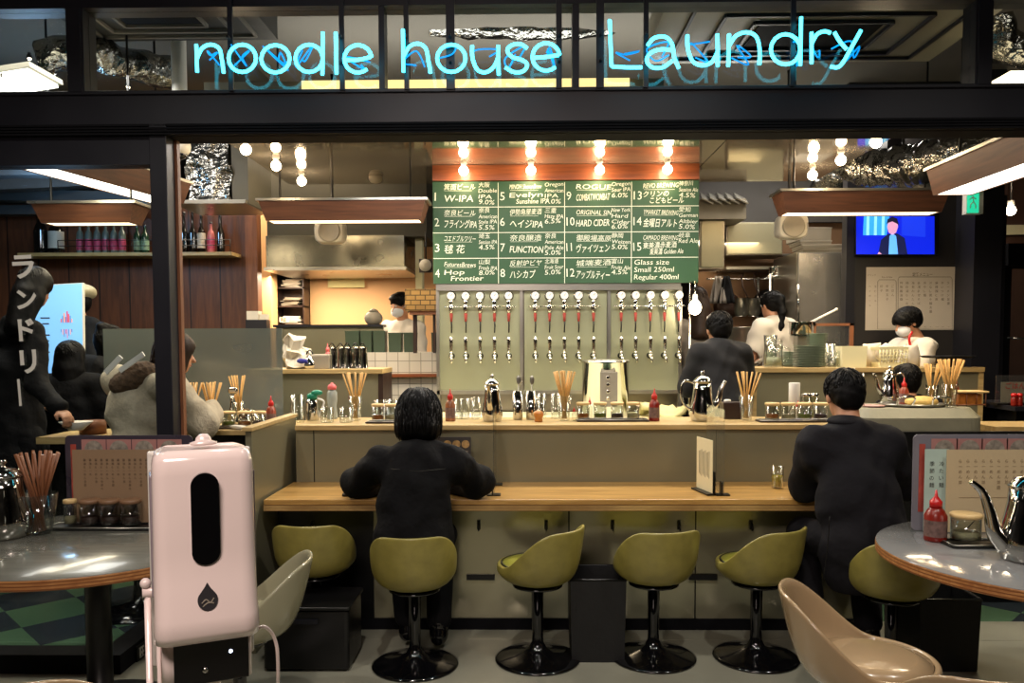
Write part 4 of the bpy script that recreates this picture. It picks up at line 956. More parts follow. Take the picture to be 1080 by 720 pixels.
rl = thing('utensil_rail', 'steel rail holding the hanging pans in the right kitchen', 'rail', P(790, 294, 8.3))
mb = MB(); mb.tube([P(745, 294, 8.22), P(836, 294, 8.22)], .008, 6); mb.build('bar', M_chrome, rl, world=True)
for k, (px, c) in enumerate(((757, M_greytee), (766, M_blackcloth))):
    t = thing('dish_towel', ('grey towel hanging above the long-haired person', 'dark towel hanging beside the grey towel')[k], 'towel', P(px, 305, 8.1)); mb = MB()
    rg = [[Vector((math.sin(j * 1.3) * .02 + (.03 + .06 * i / 8) * (-1 + 2 * j / 10), -.02 * math.cos(j * 2.1) + s, .13 - .27 * i / 8)) for j in range(11)] for i in range(9) for s in (0,)]
    mb.loft(rg, False, False); o = mb.build('cloth', c, t); so = o.modifiers.new('thick', 'SOLIDIFY'); so.thickness = .006
# big cauldron behind man in black
cd = thing('stock_pot', 'wide pale stock pot in the right kitchen behind the man in black', 'pot', (XP(782, 7.6), 7.6, ZP(366, 7.6)))
mb = MB(); mb.lathe([(.2, -.05), (.21, 0), (.21, .17), (.22, .18), (.2, .18), (.195, .0)], seg=26, cap=False); mb.build('body', M_steel, cd)
mb = MB(); mb.tube(catmull([(.2, -.02, .1), (.26, -.03, .12), (.2, -.05, .14)], 5), .008, 6); mb.build('handle', M_steel, cd)
slab('kitchen_stove', M_steel_wall, XP(735, 7.5), XP(803, 7.5), 7.5, 8.2, 0, ZP(374, 7.4), 'low steel stove top under the stock pot', 'stove')
# clip lamp at the tap panel's right end
cl = thing('work_lamp', 'bare bright bulb on a thin pole at the right end of the tap wall', 'lamp', (XP(723, 6.2), 6.2, .985))
mb = MB(); x, z = XP(733, 6.1, 325), ZP(325, 6.1)
mb.tube([(XP(727, 6.2), 6.2, 0), (XP(727, 6.2), 6.2, z + .2)], .007, 8); mb.lathe([(.1, 0), (.1, .012), (.02, .02)], (XP(727, 6.2), 6.2, 0), 20); mb.tube([(XP(727, 6.2), 6.2, z + .2), (x, 6.1, z + .2), (x, 6.1, z + .08)], .006, 6); mb.build('pole', M_chrome, cl, world=True)
mb = MB(); mb.lathe([(.018, .1), (.022, .06), (.034, .045)], (x, 6.1, z), 12); mb.build('socket', M_white, cl, world=True)
mb = MB(); mb.ball((x, 6.1, z), (.048, .048, .055), 16, 10); mb.build('bulb', M_bulb, cl, world=True)
point('work_lamp_light', (x, 5.98, z), 3.5, (1, .82, .6), .05)
# ================================================================ RIGHT WALL, TV, POSTER
Yp = 7.1
slab('wall_right_inner', M_darkwall, XP(890, Yp), XP(1019, Yp), Yp, Yp + .1, 0, 3.75, kind='structure')
slab('trim_15', M_frame, XP(889, Yp), XP(898, Yp), Yp - .03, Yp, 0, 3.0, kind='structure')
slab('trim_16', M_frame, XP(1017, 6.9), XP(1046, 6.9), 6.8, 7.2, 0, 3.75, kind='structure')
slab('trim_17', M_frame, XP(1046, 6.9), XP(1057, 6.9), 6.9, 7.1, 0, 2.75, kind='structure')
tv = thing('television', 'flat television on the dark wall showing a man in a navy suit', 'television', P(944, 248, Yp))
Yv = Yp - .09
x0, x1, z0, z1 = XP(901, Yv), XP(987, Yv), ZP(270.5, Yv), ZP(226, Yv)
mb = MB(); mb.bx(x0, x1, Yv, Yv + .05, z0, z1); mb.build('bezel', M_black, tv, world=True, bevel=.003)
mb = MB(); mb.bx(x0 + .1, x1 - .1, Yv + .05, Yp, z0 + .1, z1 - .1); mb.build('wall_mount', M_black, tv, world=True)
def scr(n, poly, c, s, k):
    mb = MB(); yy = Yv - .001 - .0006 * k; mb.add([(P(x, y, Yv).x, yy, P(x, y, Yv).z) for x, y in poly], [tuple(range(len(poly)))]); return mb.build(n, emit('screen_' + n, c, s), tv, world=True)
scr('blue_picture', [(903, 228), (985.5, 228), (985.5, 268), (903, 268)], '#0a1ec0', 1.0, 0)
scr('light_backdrop', [(911, 228), (938, 228), (935, 248), (910, 248)], '#2f8fd8', 1.0, 1)
for k in range(3): scr('stripe_%d' % k, [(914 + 8 * k, 228), (917 + 8 * k, 228), (916.5 + 8 * k, 248), (913.5 + 8 * k, 248)], '#7fc4e0', 1.0, 2)
scr('pale_curtain', [(951, 228), (976, 228), (976, 250), (951, 248)], '#1430c8', 1.0, 1)
scr('suit', [(926, 268), (929, 253), (936, 247), (946, 246), (954, 251), (957, 268)], '#14183c', 1.0, 3)
scr('shirt', [(937, 268), (938, 249), (941, 246), (945, 249), (947, 268)], '#5aa0e8', 1.0, 4)
scr('face', [(935.5, 239), (937, 233), (941, 231), (946, 233), (947, 239), (945, 245), (941, 248), (937, 245)], '#c28aa8', 1.0, 4)
scr('hair', [(934.5, 237), (936, 231), (941, 228.5), (946, 230.5), (948, 238), (946, 236), (941, 233.5), (936.5, 235)], '#161428', 1.0, 5)
scr('hands', [(925, 268), (927, 265.5), (930, 268)], '#c28aa8', 1.0, 5)
ps = thing('menu_poster', 'large white handwritten menu poster below the television', 'poster', P(961, 316, Yp))
Yq = Yp - .006
x0, x1, z0, z1 = XP(911.5, Yq), XP(1012, Yq), ZP(349.5, Yq), ZP(283.5, Yq)
mb = MB(); mb.bx(x0, x1, Yq - .002, Yq + .003, z0, z1); mb.build('sheet', mat('poster_paper', '#bdb2a2', .7, var=.03), ps, world=True)
def qp(px, py): q = P(px, py, Yq); return Vector((q.x, Yq - .0035, q.z))
mb = MB()
add_text(mb, '定番メニュー', qp(962, 291), .035, width=XP(983, Yq) - XP(962, Yq), bold=.01)
add_text(mb, 'Rice & Side', qp(930, 293), .02, width=.09)
add_text(mb, 'ドリンク', qp(915, 291), .02, width=.07)
cols = ['ラーメン並盛', '辛いつけ麺', '麻辣麺と飯', '汁なし担々麺大盛', '冷やし麺', '台湾まぜそば', '海老わんたん', '鶏白湯らーめん', '特製醤油麺']
for k, s in enumerate(cols):
    px = 1000 - 6.2 * k
    for q, ch in enumerate(s): add_text(mb, ch, qp(px - 1.5, 299.5 + 4.3 * q), .026)
    add_text(mb, '八五〇', qp(px - 1.5, 345), .010)
for k, s in enumerate(('ごはん', '半熟玉子', '餃子')):
    for q, ch in enumerate(s): add_text(mb, ch, qp(940 - 6 * k, 303 + 4.5 * q), .026)
for k, s in enumerate(('生ビール', 'ハイボール')):
    for q, ch in enumerate(s): add_text(mb, ch, qp(922 - 6 * k, 303 + 5 * q), .022)
mb.build('handwriting', mat('faded_ink', '#6a5d55', .7), ps, world=True)
mb = MB()
def rr_outline(x0, y0, x1, y1): mb.tube([qp(x0, y0 + 2), qp(x0 + 1.5, y0), qp(x1 - 1.5, y0), qp(x1, y0 + 2), qp(x1, y1), qp(x0, y1)], .0016, 4, loop=True)
rr_outline(947, 292, 1004, 347); rr_outline(925.5, 295, 945, 347)
mb.build('drawn_border', M_ink, ps, world=True)
ex = thing('exit_sign', 'green lit emergency exit sign hanging under the right box lamp', 'exit sign', P(1030, 209, 6.4))
q0, q1 = P(1020.5, 200, 6.4), P(1032.5, 225, 6.4)
mb = MB(); mb.bx(q0.x, P(1038, 209, 6.4).x, 6.41, 6.47, q1.z, q0.z + .01); mb.build('housing', M_white, ex, world=True)
mb = MB(); mb.bx(q0.x + .004, q1.x, 6.404, 6.41, q1.z + .006, q0.z); mb.build('lit_face', emit('exit_green', '#23b98c', .9), ex, world=True)
mb = MB(); cx_ = (q0.x + q1.x) / 2; zz = (q0.z + q1.z) / 2
mb.ball((cx_ - .008, 6.402, zz + .06), (.011, .001, .011), 8, 4)
for a, b in (((-.004, .045), (.004, .0)), ((.004, .0), (.022, -.03)), ((.004, .0), (-.018, -.02)), ((-.018, -.02), (-.02, -.05)), ((-.002, .035), (-.026, .018)), ((-.002, .035), (.022, .02)), ((.022, -.03), (.02, -.055))):
    mb.tube([(cx_ + a[0], 6.402, zz + a[1]), (cx_ + b[0], 6.402, zz + b[1])], .004, 5)
mb.build('running_figure', M_white, ex, world=True)
mb = MB(); mb.tube([(cx_ + .03, 6.44, q0.z + .01), (cx_ + .03, 6.44, 3.75)], .012, 6); mb.build('hanging_rod', M_black, ex, world=True)
t = thing('globe_bulb', 'lone globe bulb at far right beyond the exit sign', 'bulb', P(1066, 222, 7.6)); mb = MB(); mb.ball((0, 0, 0), .045); mb.build('glass_globe', M_bulb, t); mb = MB(); mb.lathe([(.03, .09), (.03, .03)], seg=10); mb.build('socket', M_white, t)
mb = MB(); mb.tube([(0, 0, .08), (0, 0, 3.75 - t.location.z)], .01, 6); mb.build('stem', M_black, t)
point('bulb_light', tuple(P(1066, 222, 7.4)), 6, (1, .75, .5))
# doors at far right
Yd = 7.4
slab('wall_far_right', mat('mauve_brown_wall', '#5a4034', .5, var=.1), XP(1057, 8.4), XP(1160, 8.4), 8.4, 8.45, 0, 3.75, kind='structure')
slab('door_1', M_frame_dk, XP(1057, Yd), XP(1064, Yd), Yd, Yd + .08, 0, ZP(262, Yd), kind='structure')
slab('trim_18', M_frame_dk, XP(1046, Yd), XP(1150, Yd), Yd - .2, Yd + .2, ZP(284, Yd), ZP(262, Yd), kind='structure')
slab('trim_19', M_redwood, XP(1050, 7.9), XP(1053, 7.9), 7.9, 8.0, 0, ZP(275, 7.9), kind='structure')
slab('trim_20', M_cream, XP(1053, 8.3), XP(1120, 8.3), 8.3, 8.35, ZP(250, 8.3), ZP(240, 8.3), kind='structure')
slab('door_2', M_pane, XP(1064, Yd), XP(1140, Yd), Yd + .03, Yd + .036, .1, ZP(284, Yd), kind='structure')
dr = thing('door_push_bar', 'chrome bar across the far right glass door', 'door bar', P(1075, 356, Yd - .03)); mb = MB(); mb.tube([P(1062, 356, Yd - .03), P(1120, 359, Yd - .03)], .01, 8); mb.build('bar', M_chrome, dr, world=True)
mb = MB(); mb.tube([P(1064, 356, Yd - .03), P(1064, 356, Yd + .01)], .008, 6); mb.build('bracket', M_chrome, dr, world=True)
# stone plinth right
pl = thing('concrete_plinth', 'rounded concrete plinth behind the man in the suit at right', 'plinth', (XP(975, 5.1), 5.1, 0))
zp = 1.15
x0, x1 = XP(906, 4.75), XP(1045, 4.75)
Zp = ZP(432, 4.75)
mb = MB(); mb.rbox(((x0 + x1) / 2, 5.0, Zp / 2), (x1 - x0, .52, Zp), .14, 8); mb.build('body', M_stone, pl, world=True)
slab('low_wood_wall', M_ledge, XP(1046, 5.0), XP(1140, 5.0), 4.95, 5.3, .2, ZP(450, 5.0), 'pale wooden low wall at far right beside the concrete plinth', 'low wall')
tbk = thing('side_table', 'dark side table at far right behind the concrete plinth', 'table', (XP(1080, 5.9), 5.9, 0))
mb = MB(); mb.bx(XP(1045, 5.9), XP(1150, 5.9), 5.6, 6.3, ZP(430, 5.6) - .03, ZP(430, 5.6)); mb.build('table_top', M_frame, tbk, world=True)
mb = MB(); mb.bx(XP(1055, 5.9), XP(1140, 5.9), 5.7, 6.2, 0, ZP(430, 5.6) - .03); mb.build('base', M_black, tbk, world=True)
zt_s = ZP(430, 5.6)
ms = thing('menu_stand', 'small clear stand with red-lettered menu at far right', 'menu stand', P(1066, 424, 5.8))
ms.location.z = zt_s; hS = ZP(397, 5.8) - zt_s
mb = MB(); mb.box((.05, 0, hS / 2), (.32, .006, hS)); mb.build('acrylic_sheet', M_acryl, ms)
mb = MB(); mb.box((.05, .005, hS * .42), (.24, .003, hS * .7)); mb.build('menu_card', M_speaker_g, ms)
mb = MB(); add_text(mb, 'ごはん', (-.04, .0, hS * .55), .05, width=.14, bold=.02); mb.build('lettering', M_redink, ms)
mb = MB(); mb.box((.05, 0, .006), (.34, .09, .012)); mb.build('foot', M_black, ms)
for k, px in enumerate((1070, 1076)):
    t = thing('spice_jar', ('small red-lidded spice jar, left of the pair at far right', 'small red-lidded spice jar, right of the pair at far right')[k], 'jar', (XP(px, 5.66), 5.66, zt_s), 0, 'red-lidded jars at far right')
    mb = MB(); mb.lathe([(.018, 0), (.02, .01), (.02, .055), (.016, .065)], seg=12); mb.build('glass', M_sauce, t); mb = MB(); mb.lathe([(.019, .065), (.019, .085), (.012, .09)], seg=12); mb.build('lid', M_red, t)
# ================================================================ STOOLS
def smooth(a, b, x):
    t = max(0, min(1, (x - a) / (b - a))); return t * t * (3 - 2 * t)
def shell_rings(R_, zf, zb_, zlow, n=40, lean=.05, wide=58, front=132, depth=1.0, th=.016):
    """bucket seat; back at -Y. rings run from the underside centre up over the rim and down inside"""
    outer = []
    def rim(a):
        d = abs(math.degrees(a)); d = min(d, 360 - d)          # angle away from the back
        return zf + (zb_ - zf) * (1 - smooth(wide, front, d))
    prof = [(0.02, 0, 0), (.55, 0, .002), (.80, .0, .012), (.94, .25, .03), (1.0, .6, .06), (1.0, 1.0, 0)]
    rings = []
    def pt(a, r, z, k):
        b = rim(a); lift = (b - zf) / max(zb_ - zf, 1e-3)
        rr = R_ * r + lean * lift * k
        ang = a - PI / 2
        return Vector((math.cos(ang) * rr, math.sin(ang) * rr * depth, z))
    A = [2 * PI * j / n for j in range(n)]
    for r, z in ((.05, zlow), (.5, zlow + .004), (.78, zlow + .014), (.95, zlow + .045)):
        rings.append([pt(a, r, z, 0) for a in A])
    for k in (.25, .5, .75, .95, 1.0):
        rings.append([pt(a, 1.0 + .02 * math.sin(k * 3), zlow + .05 + (rim(a) - zlow - .05) * k, k) for a in A])
    t = th / R_
    rings.append([pt(a, 1.0 - t * .5, rim(a) + .006, 1) for a in A])
    for k in (.97, .8, .5, .25):
        rings.append([pt(a, 1.0 - 1.3 * t + .01 * math.sin(k * 3), zf - .02 + (rim(a) - zf + .02) * k, k) for a in A])
    rings.append([pt(a, .86, zf - .035, 0) for a in A]); rings.append([pt(a, .05, zf - .035, 0) for a in A])
    return rings
def make_stool(shellm, seatm, R_=.192, zf=.470, zb_=.655, zlow=.375, base=.205, piping=True, name='tub_stool', kind='stool', wide=33, front=114, lean=.035):
    t = thing(name, '', kind)
    mb = MB(); mb.loft(shell_rings(R_, zf, zb_, zlow, wide=wide, front=front, lean=lean)); mb.build('seat_shell', shellm, t, sub=1)
    mb = MB(); mb.lathe([(.01, zf - .034), (R_ * .80, zf - .034), (R_ * .86, zf - .02), (R_ * .84, zf + .004), (R_ * .6, zf + .016), (.01, zf + .018)], (0, .012, 0), 32); mb.build('seat_cushion', seatm, t)
    if piping:
        mb = MB(); mb.tube([(math.cos(2 * PI * j / 36) * R_ * .845, .012 + math.sin(2 * PI * j / 36) * R_ * .845, zf + .003) for j in range(36)], .005, 6, loop=True); mb.build('piping', M_pipe, t)
    mb = MB(); mb.lathe([(.12, zlow - .002), (.12, zlow - .012), (.03, zlow - .02), (.026, .14), (.028, .09), (.042, .06), (.075, .042), (.13, .026), (base * .93, .013), (base, .008), (base, 0)], seg=40); mb.build('pedestal', M_blackgloss, t)
    return t
def yaw_to(dx, dy):
    """rotation so the open front (+Y local) looks along (dx,dy)"""
    return math.atan2(dy, dx) - PI / 2
st0 = make_stool(M_olive, M_olive_seat)
GST = 'olive tub stools along the bar'
stools = [
 (334, 690, 3.97, 0.0, 'olive tub stool farthest left, half hidden in shade beside the tall black storage box'),
 (437, 710, 3.74, 0.06, 'olive tub stool under the seated woman in the black jacket'),
 (567, 694, None, 0.95, 'olive tub stool just right of the seated woman, seat turned towards the left'),
 (689, 692, None, 0.22, 'olive tub stool right of the black bin between two stools, its back to the viewer'),
 (797, 692, None, 0.62, 'olive tub stool left of the man in the suit, turned slightly left'),
 (941, 700, 3.62, 0.0, 'olive tub stool under the man in the charcoal suit'),
]
for i, (px, py, Y, rz, lb) in enumerate(stools):
    g = G(px, py, .004)
    loc = (g.x, g.y, 0) if Y is None else (XP(px, Y, 600), Y, 0)
    o = st0 if i == 0 else dup(st0, loc)
    o.location = loc; o.rotation_euler = (0, 0, rz); o['label'] = lb; o['group'] = GST
tn0 = make_stool(M_tan, M_tan, R_=.225, zf=.445, zb_=.665, zlow=.35, base=.22, piping=False, name='tub_chair', kind='chair', wide=20, front=100, lean=.07)
cp = P(915, 690, 2.72)
tn0.location = (cp.x, 2.72, 0); tn0.rotation_euler = (0, 0, R(-108)); tn0['label'] = 'glossy tan tub chair in front of the right table'; tn0['group'] = 'tub chairs around the round tables'
gl0 = dup(tn0, (XP(251, 3.15, 620), 3.15, 0), R(100), 'greige tub chair just right of the sanitizer dispenser')
for ch in COL.objects:
    if ch.parent == gl0 and ch.name.startswith(('seat_shell', 'seat_cushion')): ch.data = ch.data.copy(); ch.data.materials.clear(); ch.data.materials.append(M_grey_lea)
q = G(-8, 721, .67); dup(tn0, (q.x, q.y + .29, 0), 0.1, 'tan chair back just peeking in at the bottom left corner')
q = G(1080, 720, .67); dup(tn0, (q.x, q.y + .29, 0), -.2, 'tan chair back just peeking in at the bottom right corner')
dup(tn0, (XP(-62, 3.1, 640), 2.55, 0), R(-90), 'tan chair almost out of frame at left below the round table')
pd = thing('bar_stool', 'olive stool on a wide black disc base under the beige-coated person', 'stool', (XP(150, 4.62, 430), 4.52, 0))
mb = MB(); mb.lathe([(.03, .62), (.026, .14), (.042, .06), (.13, .026), (.25, .008), (.25, 0)], seg=36); mb.build('pedestal', M_blackgloss, pd)
mb = MB(); mb.loft(shell_rings(.2, .69, .78, .61)); mb.build('seat_shell', M_olive, pd)
# ================================================================ ROUND TABLES
def round_table(label, c, top, r=.6):
    t = thing('round_table', label, 'table', (c[0], c[1], 0), 0, 'round tables outside the bar')
    mb = MB(); mb.lathe([(.001, .72), (r - .003, .72), (r - .001, .7185)], seg=96, cap=False); mb.lathe([(.001, .7195), (r - .001, .7185)], seg=96, cap=False); mb.build('table_top', top, t)
    mb = MB(); mb.lathe([(.001, .68), (r - .004, .68), (r, .684), (r, .716), (r - .001, .7184), (.001, .7184)], seg=96, cap=False, smooth=False); mb.build('layered_rim', M_tablerim, t)
    mb = MB(); mb.lathe([(.14, .68), (.14, .668), (.05, .66), (.05, .03), (.06, .025)], seg=28); mb.build('column', M_black, t)
    mb = MB(); mb.lathe([(.28, 0), (.28, .008), (.06, .028)], seg=40); mb.build('foot_plate', M_black, t)
    return t
TL = (-1.775, 3.27); TR = (1.985, 3.05)
round_table('grey round table at left with a brown layered wooden rim', TL, M_tabletop)
round_table('shiny grey round table at right carrying the big steel teapot', TR, M_tabletop2)
# ================================================================ BINS
def bin_(label, c, w, d, h, rz=0):
    t = thing('storage_bin', label, 'bin', (c[0], c[1], 0), rz, 'black bins on the floor by the stools')
    mb = MB(); th = .006
    def rg(s, z): return [Vector((x * s * w / 2, y * s * d / 2, z)) for x, y in ((-1, -1), (1, -1), (1, 1), (-1, 1))]
    mb.loft([rg(.94, 0), rg(1, h), rg(.96, h), rg(.90, .01)], True, True, False); mb.build('tub', mat('black_felt', '#101011', .6, bump=.2), t)
    mb = MB(); mb.tube([(-w / 2, -d / 2, h), (w / 2, -d / 2, h), (w / 2, d / 2, h), (-w / 2, d / 2, h)], .005, 5, loop=True); mb.build('rim', M_black, t)
    return t
q = G(629, 700, 0); bin_('tall black fabric bin between the two middle olive stools', (q.x + .01, q.y + .14), .265, .26, .40)
q = G(1000, 708, 0); bin_('black fabric bin on the floor right of the man in the suit', (q.x, q.y + .12), .28, .26, .34)
sb2 = thing('storage_box', 'wide black storage box on the floor beside the woman, under the farthest left stool', 'box', (XP(330, 3.85), 3.80, 0))
mb = MB(); mb.rbox((0, 0, .15), (.40, .30, .29), .02); mb.build('box_body', M_black, sb2)
mb = MB(); mb.box((0, -.155, .24), (.12, .012, .02)); mb.build('handle', M_frame, sb2)
mb = MB(); mb.rbox((0, 0, .30), (.42, .32, .015), .02); mb.build('lid', M_black, sb2)
# ================================================================ TABLEWARE BUILDERS
def chopsticks_in(loc, n, r_in, h_glass, ln, spread, m, label, group, seed=1, r=.0032):
    rr = random.Random(seed); first = None
    for k in range(n):
        a = 2 * PI * k / n + rr.uniform(-.2, .2)
        bot = Vector((math.cos(a + 2.6) * r_in * .45, math.sin(a + 2.6) * r_in * .45, .012))
        top = Vector((math.cos(a) * spread * rr.uniform(.5, 1), math.sin(a) * spread * rr.uniform(.35, .9), ln * rr.uniform(.96, 1.0)))
        d = (top - bot).normalized()
        if first is None:
            mb = MB(); mb.tube([(0, 0, 0), (0, 0, ln * .5), (0, 0, ln)], [r * .7, r, r * 1.25], 5)
            o = mb.build('chopstick', m); first = o
        else:
            o = first.copy(); COL.objects.link(o)
        o.location = Vector(loc) + bot; o.rotation_euler = d.to_track_quat('Z', 'Y').to_euler()
        tag(o, label, 'chopstick', group)
def glass_cup(name, label, loc, r0, r1, h, cat='glass', group=None, m=None, thick=.10):
    t = thing(name, label, cat, loc, 0, group)
    mb = MB(); mb.lathe([(r0 * .97, 0), (r0, .004), (r1, h), (r1 - .0025, h), (r0 - .002, h * thick + .006), (.001, h * thick)], seg=22, cap=False); mb.lathe([(.001, .001), (r0 * .97, 0)], seg=22, cap=False); mb.build('vessel', m or M_glass, t)
    return t
def chop_glass(label, px, Y, z, h, rad, n, ln, spread, m, cup_label, seed, rs=.0032):
    loc = (XP(px, Y, 440), Y, z)
    glass_cup('chopstick_glass', cup_label, loc, rad * .72, rad, h, 'glass', 'glasses holding chopsticks')
    chopsticks_in(loc, n, rad * .8, h, ln, spread, m, label, label.replace('chopstick', 'chopsticks'), seed, rs)
def sauce_bottle(label, loc, h, r, body=None, cap=None, group='chili sauce bottles', band=True):
    t = thing('sauce_bottle', label, 'bottle', loc, 0, group)
    mb = MB(); mb.lathe([(r * .95, 0), (r, .006), (r, h * .5), (r * .75, h * .6), (r * .42, h * .68)], seg=20); mb.build('body', body or M_sauce, t)
    mb = MB(); mb.lathe([(r * .55, h * .66), (r * .55, h * .78), (r * .45, h * .80), (r * .16, h * .88), (r * .08, h)], seg=18); mb.build('nozzle_cap', cap or M_red, t)
    if band:
        mb = MB(); mb.lathe([(r * 1.015, h * .1), (r * 1.015, h * .42)], seg=20, cap=False); mb.build('label_band', mat('sauce_label', '#6f5650', .5, var=.45, scale=60), t)
    return t
def water_pitcher(label, loc, h, r, rz=0, m=None, spout=True):
    t = thing('steel_pitcher', label, 'pitcher', loc, rz, 'steel water pitchers'); m = m or M_chrome
    mb = MB(); mb.lathe([(r * .80, 0), (r * .86, .006), (r * 1.0, h * .14), (r * .97, h * .26), (r * .80, h * .45), (r * .70, h * .62), (r * .68, h * .78)], seg=28); mb.build('body', m, t)
    mb = MB(); mb.lathe([(r * .72, h * .78), (r * .72, h * .80), (r * .45, h * .88), (r * .12, h * .90), (r * .10, h * .93), (r * .18, h * .96), (r * .12, h)], seg=24); mb.build('lid', m, t)
    mb = MB(); mb.tube(catmull([(r * .62, 0, h * .76), (r * 1.35, 0, h * .80), (r * 1.65, 0, h * .60), (r * 1.45, 0, h * .35), (r * .90, 0, h * .22)], 6), r * .10, 8); mb.build('handle', m, t)
    if spout:
        mb = MB(); q = catmull([(-r * .85, 0, h * .28), (-r * 1.25, 0, h * .42), (-r * 1.4, 0, h * .62), (-r * 1.75, 0, h * .80)], 6); mb.tube(q, [r * (.30 - .18 * i / (len(q) - 1)) for i in range(len(q))], 10); mb.build('spout', m, t)
    else:
        mb = MB(); mb.tube([(-r * .55, 0, h * .70), (-r * .95, 0, h * .80)], [r * .28, r * .14], 8); mb.build('spout', m, t)
    return t
def lidded_jar(label, loc, r, h, content, group, spoon=True, rz=0, lid=None):
    t = thing('condiment_jar', label, 'jar', loc, rz, group)
    mb = MB(); mb.lathe([(r * .97, 0), (r, .004), (r, h * .84), (r * .98, h * .84), (r * .96, .006), (.001, .005)], seg=20, cap=False); mb.build('glass', M_glass, t)
    mb = MB(); mb.lathe([(r * .9, .006), (r * .92, h * .30), (.001, h * .34)], seg=18); mb.build('contents', content, t)
    mb = MB(); mb.lathe([(r * 1.0, h * .85), (r * 1.06, h * .87), (r * 1.06, h * .97), (r * .98, h), (.001, h)], seg=20); mb.build('lid', lid or M_lid, t)
    if spoon: mb = MB(); mb.tube([(0, 0, h * .35), (r * .5, -r * .3, h * .80)], .0022, 5); mb.build('spoon_handle', M_darkbr, t)
    return t
def tray(label, c, w, d, z, rz=0, m=None):
    t = thing('condiment_tray', label, 'tray', (c[0], c[1], z), rz, 'condiment trays')
    mb = MB(); mb.rbox((0, 0, .004), (w, d, .006), .015); mb.build('plate', m or M_darkbr, t)
    mb = MB(); pts = [(-w / 2 + .01, -d / 2 + .01, .010), (w / 2 - .01, -d / 2 + .01, .010), (w / 2 - .01, d / 2 - .01, .010), (-w / 2 + .01, d / 2 - .01, .010)]; mb.tube(pts, .004, 6, loop=True); mb.build('rim', M_steel, t)
    return t
ZL = 1.0655; ZC = .7425
M_c1 = mat('pickled_greens', '#7e8a2a', .5, var=.3, scale=40); M_c2 = mat('dark_miso', '#3a1c12', .5, var=.3, scale=40); M_c3 = mat('orange_spice', '#a8641e', .6, var=.3, scale=40); M_c4 = mat('garlic', '#bdb48e', .6, var=.2, scale=40)
# ---- ledge items, left to right
Yl = 4.72
chop_glass('bamboo chopstick standing in the glass left of the seated woman', 375, 4.78, ZL, .145, .042, 12, .28, .085, M_bamboo, 'glass of bamboo chopsticks on the ledge just left of the seated woman', 3, .0042)
chop_glass('bamboo chopstick standing in the glass in front of the steel pot', 595, 4.74, ZL, .145, .043, 22, .285, .07, M_bamboo, 'full glass of bamboo chopsticks left of the big steel pot', 5, .0042)
chop_glass('bamboo chopstick standing in the glass by the man in black', 787, 4.74, ZL, .145, .043, 8, .28, .085, M_bamboo, 'glass with few bamboo chopsticks behind the suited man’s left', 8, .0045)
# upturned glasses
k = 0
for px, lab in ((314, 'beside the stepped partition corner'), (345, 'left of the pair before the pink-lidded bottle'), (365, 'right of the pair before the pink-lidded bottle'), (401, 'leftmost of the row hidden by the hair'), (414, 'nearest to the hair of the seated woman')):
    for row in range(1 if k != 1 else 1):
        h = .085 if px < 390 else .12
        if px == 314: h = .16
        glass_cup('drinking_glass', 'clear drinking glass on the ledge, ' + lab, (XP(px, 4.66 if px < 390 else 4.8, 440), 4.66 if px < 390 else 4.8, ZL), .038, .04, h, 'glass', 'drinking glasses on the ledge')
    k += 1
sauce_bottle('red-capped chili sauce bottle at left of the sloping partition cap', (XP(286, 4.98, 440), 4.98, 1.01), .19, .03, M_glass and mat('sauce_light', '#8a3a22', .3, var=.3, scale=30))
sauce_bottle('red-capped chili sauce bottle right beside the head of the seated woman', (XP(475, 4.72, 440), 4.72, ZL), .19, .030, mat('sauce_half', '#8f5a3c', .25, var=.3, scale=12))
sauce_bottle('dark red chili sauce bottle right of the four lidded jars', (XP(690, 4.70, 440), 4.70, ZL), .19, .031)
wb2 = thing('water_bottle', 'clear waisted bottle with a pink cap left of the chopstick glass', 'bottle', (XP(350, 4.88), 4.88, ZL))
mb = MB(); mb.lathe([(.03, 0), (.033, .01), (.026, .07), (.032, .12), (.03, .16), (.018, .18)], seg=18); mb.build('body', mat('milky_bottle', '#9aa098', .25), wb2)
mb = MB(); mb.lathe([(.026, .178), (.027, .195), (.020, .207), (.009, .212), (.008, .22)], seg=16); mb.build('cap', M_pinkp, wb2)
tj = thing('thermos_jug', 'steel jug with a teal lid at left on the ledge', 'jug', (XP(329, 4.78), 4.78, ZL))
mb = MB(); mb.lathe([(.038, 0), (.04, .005), (.038, .10), (.03, .13)], seg=20); mb.build('body', M_chrome, tj)
mb = MB(); mb.lathe([(.032, .13), (.03, .155), (.012, .165)], seg=16); mb.ball((.03, -.01, .165), (.035, .02, .018)); mb.build('lid', M_teal, tj)
mb = MB(); mb.tube(catmull([(.03, 0, .13), (.07, 0, .11), (.05, -.01, .05), (.04, 0, .02)], 5), .006, 6); mb.build('handle', M_white, tj)
water_pitcher('steel water pitcher just right of the chili bottle by the seated woman', (XP(519, 4.70), 4.70, ZL), .275, .062, R(80), spout=True)
water_pitcher('steel water pitcher with curved handle beside the acrylic divider at right', (XP(741, 4.70), 4.70, ZL), .29, .075, R(180), spout=True)
